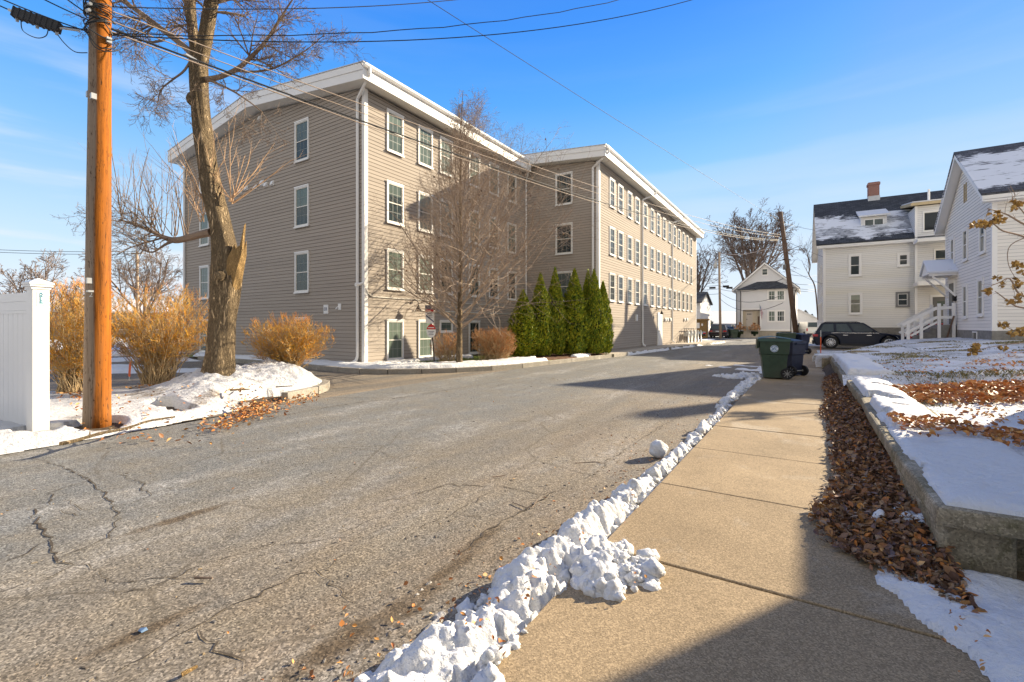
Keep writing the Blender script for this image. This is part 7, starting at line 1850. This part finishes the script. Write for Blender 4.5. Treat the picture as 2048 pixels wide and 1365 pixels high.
# ------------------------------------------------------------------ snowball, sticks and litter
g = G(1317,916,0); T = MB(); me = bpy.data.meshes.new('snowball'); bm_v = MB(); pr = [(max(.001,.105*math.sin(math.pi*i/12)),.1-.105*math.cos(math.pi*i/12)) for i in range(13)]; bm_v.lathe(pr,(0,0,0),'Z',20)
bm_v.v = [(x*(1+.28*mnoise.noise((x*14,y*14,z*14)))+g.x, y*(1+.28*mnoise.noise((x*14,y*14,z*14+3)))+g.y, z*(1+.12*mnoise.noise((x*20,y*20,5)))) for x,y,z in bm_v.v]
tag(bm_v.build('snowball', MAT['cleansnow'], None, smooth=True), 'lone lump of snow on the road beside the snow ridge', 'snowball')
def stick(pxs, r, label, seed, mat='twig', z=.0, forks=2):
    rr = random.Random(seed); pts = [G(a,b,z)+Vector((0,0,z*0+r+rr.uniform(0,.015))) for a,b in pxs]
    if z: 
        for p in pts: p.z = max(p.z, float(zis(np.array([p.x]),np.array([p.y]))[0])+r)
    mb = MB(); q = catmull([tuple(p) for p in pts],5); mb.tube(q,[r*(1-.5*i/len(q)) for i in range(len(q))],7,rfun=lambda a,p: 1+.25*mnoise.noise((p.x*20,p.y*20,a)))
    for k in range(forks):
        i = rr.randrange(len(q)//3,len(q)-2); p = Vector(q[i]); d = (Vector(q[i+1])-p).normalized(); d.rotate(Matrix.Rotation(rr.choice((-.6,.6)),3,'Z')); mb.tube([p,p+d*r*6,p+d*r*11+Vector((0,0,r))],[r*.5,r*.4,r*.2],5)
    return tag(mb.build('stick', MAT[mat], None), label, 'stick', 'sticks lying about')
stick([(118,893),(150,888),(200,873),(255,860),(300,846),(350,838)], .024, 'long broken branch lying on the snow below the wooden pole', 1, 'bark', .12, 3)
stick([(390,1163),(425,1164)], .009, 'short brown stick on the road left of the gutter patches', 2, 'twig', 0, 0)
stick([(363,1356),(395,1341)], .011, 'thick pale stub of wood at the bottom edge of the road', 3, 'rawwood', 0, 0)
stick([(1150,928),(1190,925),(1205,930)], .004, 'thin forked twig on the road near the lone snow lump', 4)
stick([(1025,1008),(1060,1020),(1075,1003)], .004, 'thin bent twig beside the long gutter crack', 5)
stick([(985,958),(1010,955)], .006, 'small curved twig in the middle of the road', 6, 'twig', 0, 0)
stick([(460,783),(500,781)], .02, 'broken brown plank end in the dirty snow in front of the big tree', 7, 'rawwood', .3, 0)
stick([(552,776),(585,775)], .012, 'small dark stick on the clean snow mound under the round bush', 8, 'bark', .4, 1)
g = G(285,1264,0); mb = MB(); mb.hexa([(g.x-.018,g.y-.014,.006),(g.x+.018,g.y-.01,.006),(g.x+.016,g.y+.018,.006),(g.x-.018,g.y+.012,.006),(g.x-.012,g.y-.006,.018),(g.x+.014,g.y-.012,.012),(g.x+.012,g.y+.012,.022),(g.x-.012,g.y+.009,.011)]); tag(mb.build('wrapper', MAT['emblemblue']), 'crumpled blue wrapper in the dark dirt patch on the road', 'litter')

# ------------------------------------------------------------------ dormant grass poking through the thin snow
mb = MB(); cnt = 0
while cnt < 6500:
    y = rg.uniform(3.9,30); x = rg.uniform(1.3,9); m = n_(x*.75,y*.9,91); bank = math.exp(-((y-12.2-.02*x)/.13)**2)*(x > 2.0)
    if rg.random() > max(0,m*3.0-.25)+bank*1.2: continue
    z = lz1(x,y); 
    for k in range(3):
        a = rg.uniform(0,6.28); h = rg.uniform(.018,.055)*(1.4 if bank > .2 else 1); lx, ly = math.cos(a)*h*.9, math.sin(a)*h*.9; w = .003+.0004*y
        p = Vector((x+rg.gauss(0,.03),y+rg.gauss(0,.03),z-.005)); s = Vector((-math.sin(a),math.cos(a),0))*w; mb.quad(p-s,p+s,p+Vector((lx*.4,ly*.4,h*.7))+s*.7,p+Vector((lx,ly,h)))
    cnt += 1
struct(mb.build('grass', MAT['grassblade']), 'stuff')
mb = MB()
for _ in range(3500):
    y = rg.uniform(11.4,17); x = rg.uniform(-13.4,-12.3); a = rg.uniform(0,6.28); h = rg.uniform(.04,.1); p = Vector((x,y,.13)); s = Vector((-math.sin(a),math.cos(a),0))*.008; mb.quad(p-s,p+s,p+Vector((math.cos(a)*h*.4,math.sin(a)*h*.4,h))+s*.3,p+Vector((math.cos(a)*h*.4,math.sin(a)*h*.4,h))-s*.3)
struct(mb.build('grass', m_leafmix('green grass', [(.17,.24,.035),(.22,.27,.05),(.13,.2,.03)])), 'stuff')
# ------------------------------------------------------------------ sky, sun, camera
SUN_AZ, SUN_EL = R(60.5), R(23.3)          # azimuth from +X towards +Y
sdir = Vector((math.cos(SUN_AZ)*math.cos(SUN_EL), math.sin(SUN_AZ)*math.cos(SUN_EL), math.sin(SUN_EL)))
w = bpy.data.worlds.new('World'); sc.world = w; w.use_nodes = True; nt = w.node_tree; bg = nt.nodes['Background']
sky = nt.nodes.new('ShaderNodeTexSky'); sky.sky_type = 'NISHITA'; sky.sun_disc = False; sky.sun_elevation = SUN_EL; sky.sun_rotation = R(90)-SUN_AZ
sky.air_density = 1.0; sky.dust_density = .6; sky.ozone_density = 2.5; sky.altitude = 0
tc = nt.nodes.new('ShaderNodeTexCoord'); sp = nt.nodes.new('ShaderNodeSeparateXYZ'); nt.links.new(tc.outputs['Generated'], sp.inputs[0])
def wm(op, a, b):
    n = nt.nodes.new('ShaderNodeMath'); n.operation = op
    for i, q in enumerate((a,b)):
        if hasattr(q,'links'): nt.links.new(q, n.inputs[i])
        else: n.inputs[i].default_value = q
    return n.outputs[0]
def wr(v, a, b, c, d, sm=True):
    n = nt.nodes.new('ShaderNodeMapRange'); nt.links.new(v, n.inputs[0]); n.interpolation_type = 'SMOOTHSTEP' if sm else 'LINEAR'
    for k, x in zip((1,2,3,4),(a,b,c,d)): n.inputs[k].default_value = x
    return n.outputs[0]
def wmix(f, a, b):
    n = nt.nodes.new('ShaderNodeMix'); n.data_type = 'RGBA'
    for k, q in ((0,f),(6,a),(7,b)):
        if hasattr(q,'links'): nt.links.new(q, n.inputs[k])
        else: n.inputs[k].default_value = q
    return n.outputs[2]
# clear winter gradient by height, blended with the physical sky
gr = nt.nodes.new('ShaderNodeValToRGB'); nt.links.new(sp.outputs[2], gr.inputs[0]); e = gr.color_ramp.elements
SK = 2.62
def kc(r,g,b): return (r*SK,g*SK,b*SK,1)
e[0].position = 0.0; e[0].color = kc(.84,.92,1.0); e[1].position = .72; e[1].color = kc(.012,.19,.80)
for p, c in ((.07,(.74,.87,1.0)),(.18,(.52,.75,1.0)),(.31,(.25,.57,1.0)),(.43,(.085,.40,1.0)),(.55,(.03,.28,.96))):
    x = e.new(p); x.color = kc(*c)
dp = nt.nodes.new('ShaderNodeVectorMath'); dp.operation = 'DOT_PRODUCT'; nt.links.new(tc.outputs['Generated'], dp.inputs[0]); dp.inputs[1].default_value = (SA, -CA, .35)
soft = nt.nodes.new('ShaderNodeMix'); soft.data_type = 'RGBA'; soft.blend_type = 'DARKEN'; soft.inputs[0].default_value = 1.0; nt.links.new(sky.outputs[0], soft.inputs[6]); soft.inputs[7].default_value = (4.0,4.0,4.2,1)
base = wmix(.08, gr.outputs[0], soft.outputs[2])
# thin cirrus laid out on a flat layer overhead
zz = wm('ADD', wm('MAXIMUM', sp.outputs[2], 0.0), .07)
cb = nt.nodes.new('ShaderNodeCombineXYZ'); nt.links.new(wm('DIVIDE', sp.outputs[0], zz), cb.inputs[0]); nt.links.new(wm('DIVIDE', sp.outputs[1], zz), cb.inputs[1])
mp = nt.nodes.new('ShaderNodeMapping'); nt.links.new(cb.outputs[0], mp.inputs[0]); mp.inputs['Rotation'].default_value = (0,0,-YAW+R(6)); mp.inputs['Scale'].default_value = (.20,.75,1)
nz = nt.nodes.new('ShaderNodeTexNoise'); nt.links.new(mp.outputs[0], nz.inputs['Vector']); nz.inputs['Scale'].default_value = 1.25; nz.inputs['Detail'].default_value = 7; nz.inputs['Roughness'].default_value = .52; nz.inputs['Distortion'].default_value = .7
m2 = nt.nodes.new('ShaderNodeMapping'); nt.links.new(tc.outputs['Generated'], m2.inputs[0]); m2.inputs['Scale'].default_value = (1.5,1.5,13); m2.inputs['Rotation'].default_value = (R(4),R(-3),0)
n2 = nt.nodes.new('ShaderNodeTexNoise'); nt.links.new(m2.outputs[0], n2.inputs['Vector']); n2.inputs['Scale'].default_value = 1.35; n2.inputs['Detail'].default_value = 6; n2.inputs['Roughness'].default_value = .5; n2.inputs['Distortion'].default_value = .25
cl = wm('MULTIPLY', wr(n2.outputs[0], .44, .68, 0, 1), wr(sp.outputs[2], .10, .52, 1.0, .05))
# more of it to the left of the view, and an unseen white fill added overhead and behind the viewer to lift the shade
left = nt.nodes.new('ShaderNodeVectorMath'); left.operation = 'DOT_PRODUCT'; nt.links.new(tc.outputs['Generated'], left.inputs[0]); left.inputs[1].default_value = (-CA, -SA, 0)
cl = wm('MULTIPLY', cl, wr(left.outputs['Value'], -.15, .55, .25, 1.0))
base = wmix(cl, base, kc(.90,.94,1.0))
base = wmix(wr(dp.outputs['Value'], -.05, .5, 0, .92), base, kc(.80,.785,.76))
nt.links.new(base, bg.inputs['Color']); bg.inputs['Strength'].default_value = .15
L = bpy.data.lights.new('sun', 'SUN'); L.energy = 5.0; L.angle = R(.55); L.color = (1.0,.85,.62)
lo_ = bpy.data.objects.new('sun', L); col.objects.link(lo_); lo_.rotation_euler = sdir.to_track_quat('Z','Y').to_euler(); lo_.location = (30,50,40)
cam = bpy.data.cameras.new('camera'); co = bpy.data.objects.new('camera', cam); col.objects.link(co); sc.camera = co
co.location = (0,0,EYE); co.rotation_euler = (R(90),0,YAW); cam.sensor_width = 36; cam.lens = FOC/2048*36; cam.shift_y = (CY-682.5)/2048; cam.clip_end = 3000; cam.clip_start = .05
sc.view_settings.view_transform = 'Standard'; sc.view_settings.look = 'None'; sc.view_settings.exposure = 1.35; sc.view_settings.gamma = 1
sc.cycles.max_bounces = 6; sc.cycles.diffuse_bounces = 3; sc.cycles.glossy_bounces = 3; sc.cycles.transparent_max_bounces = 4
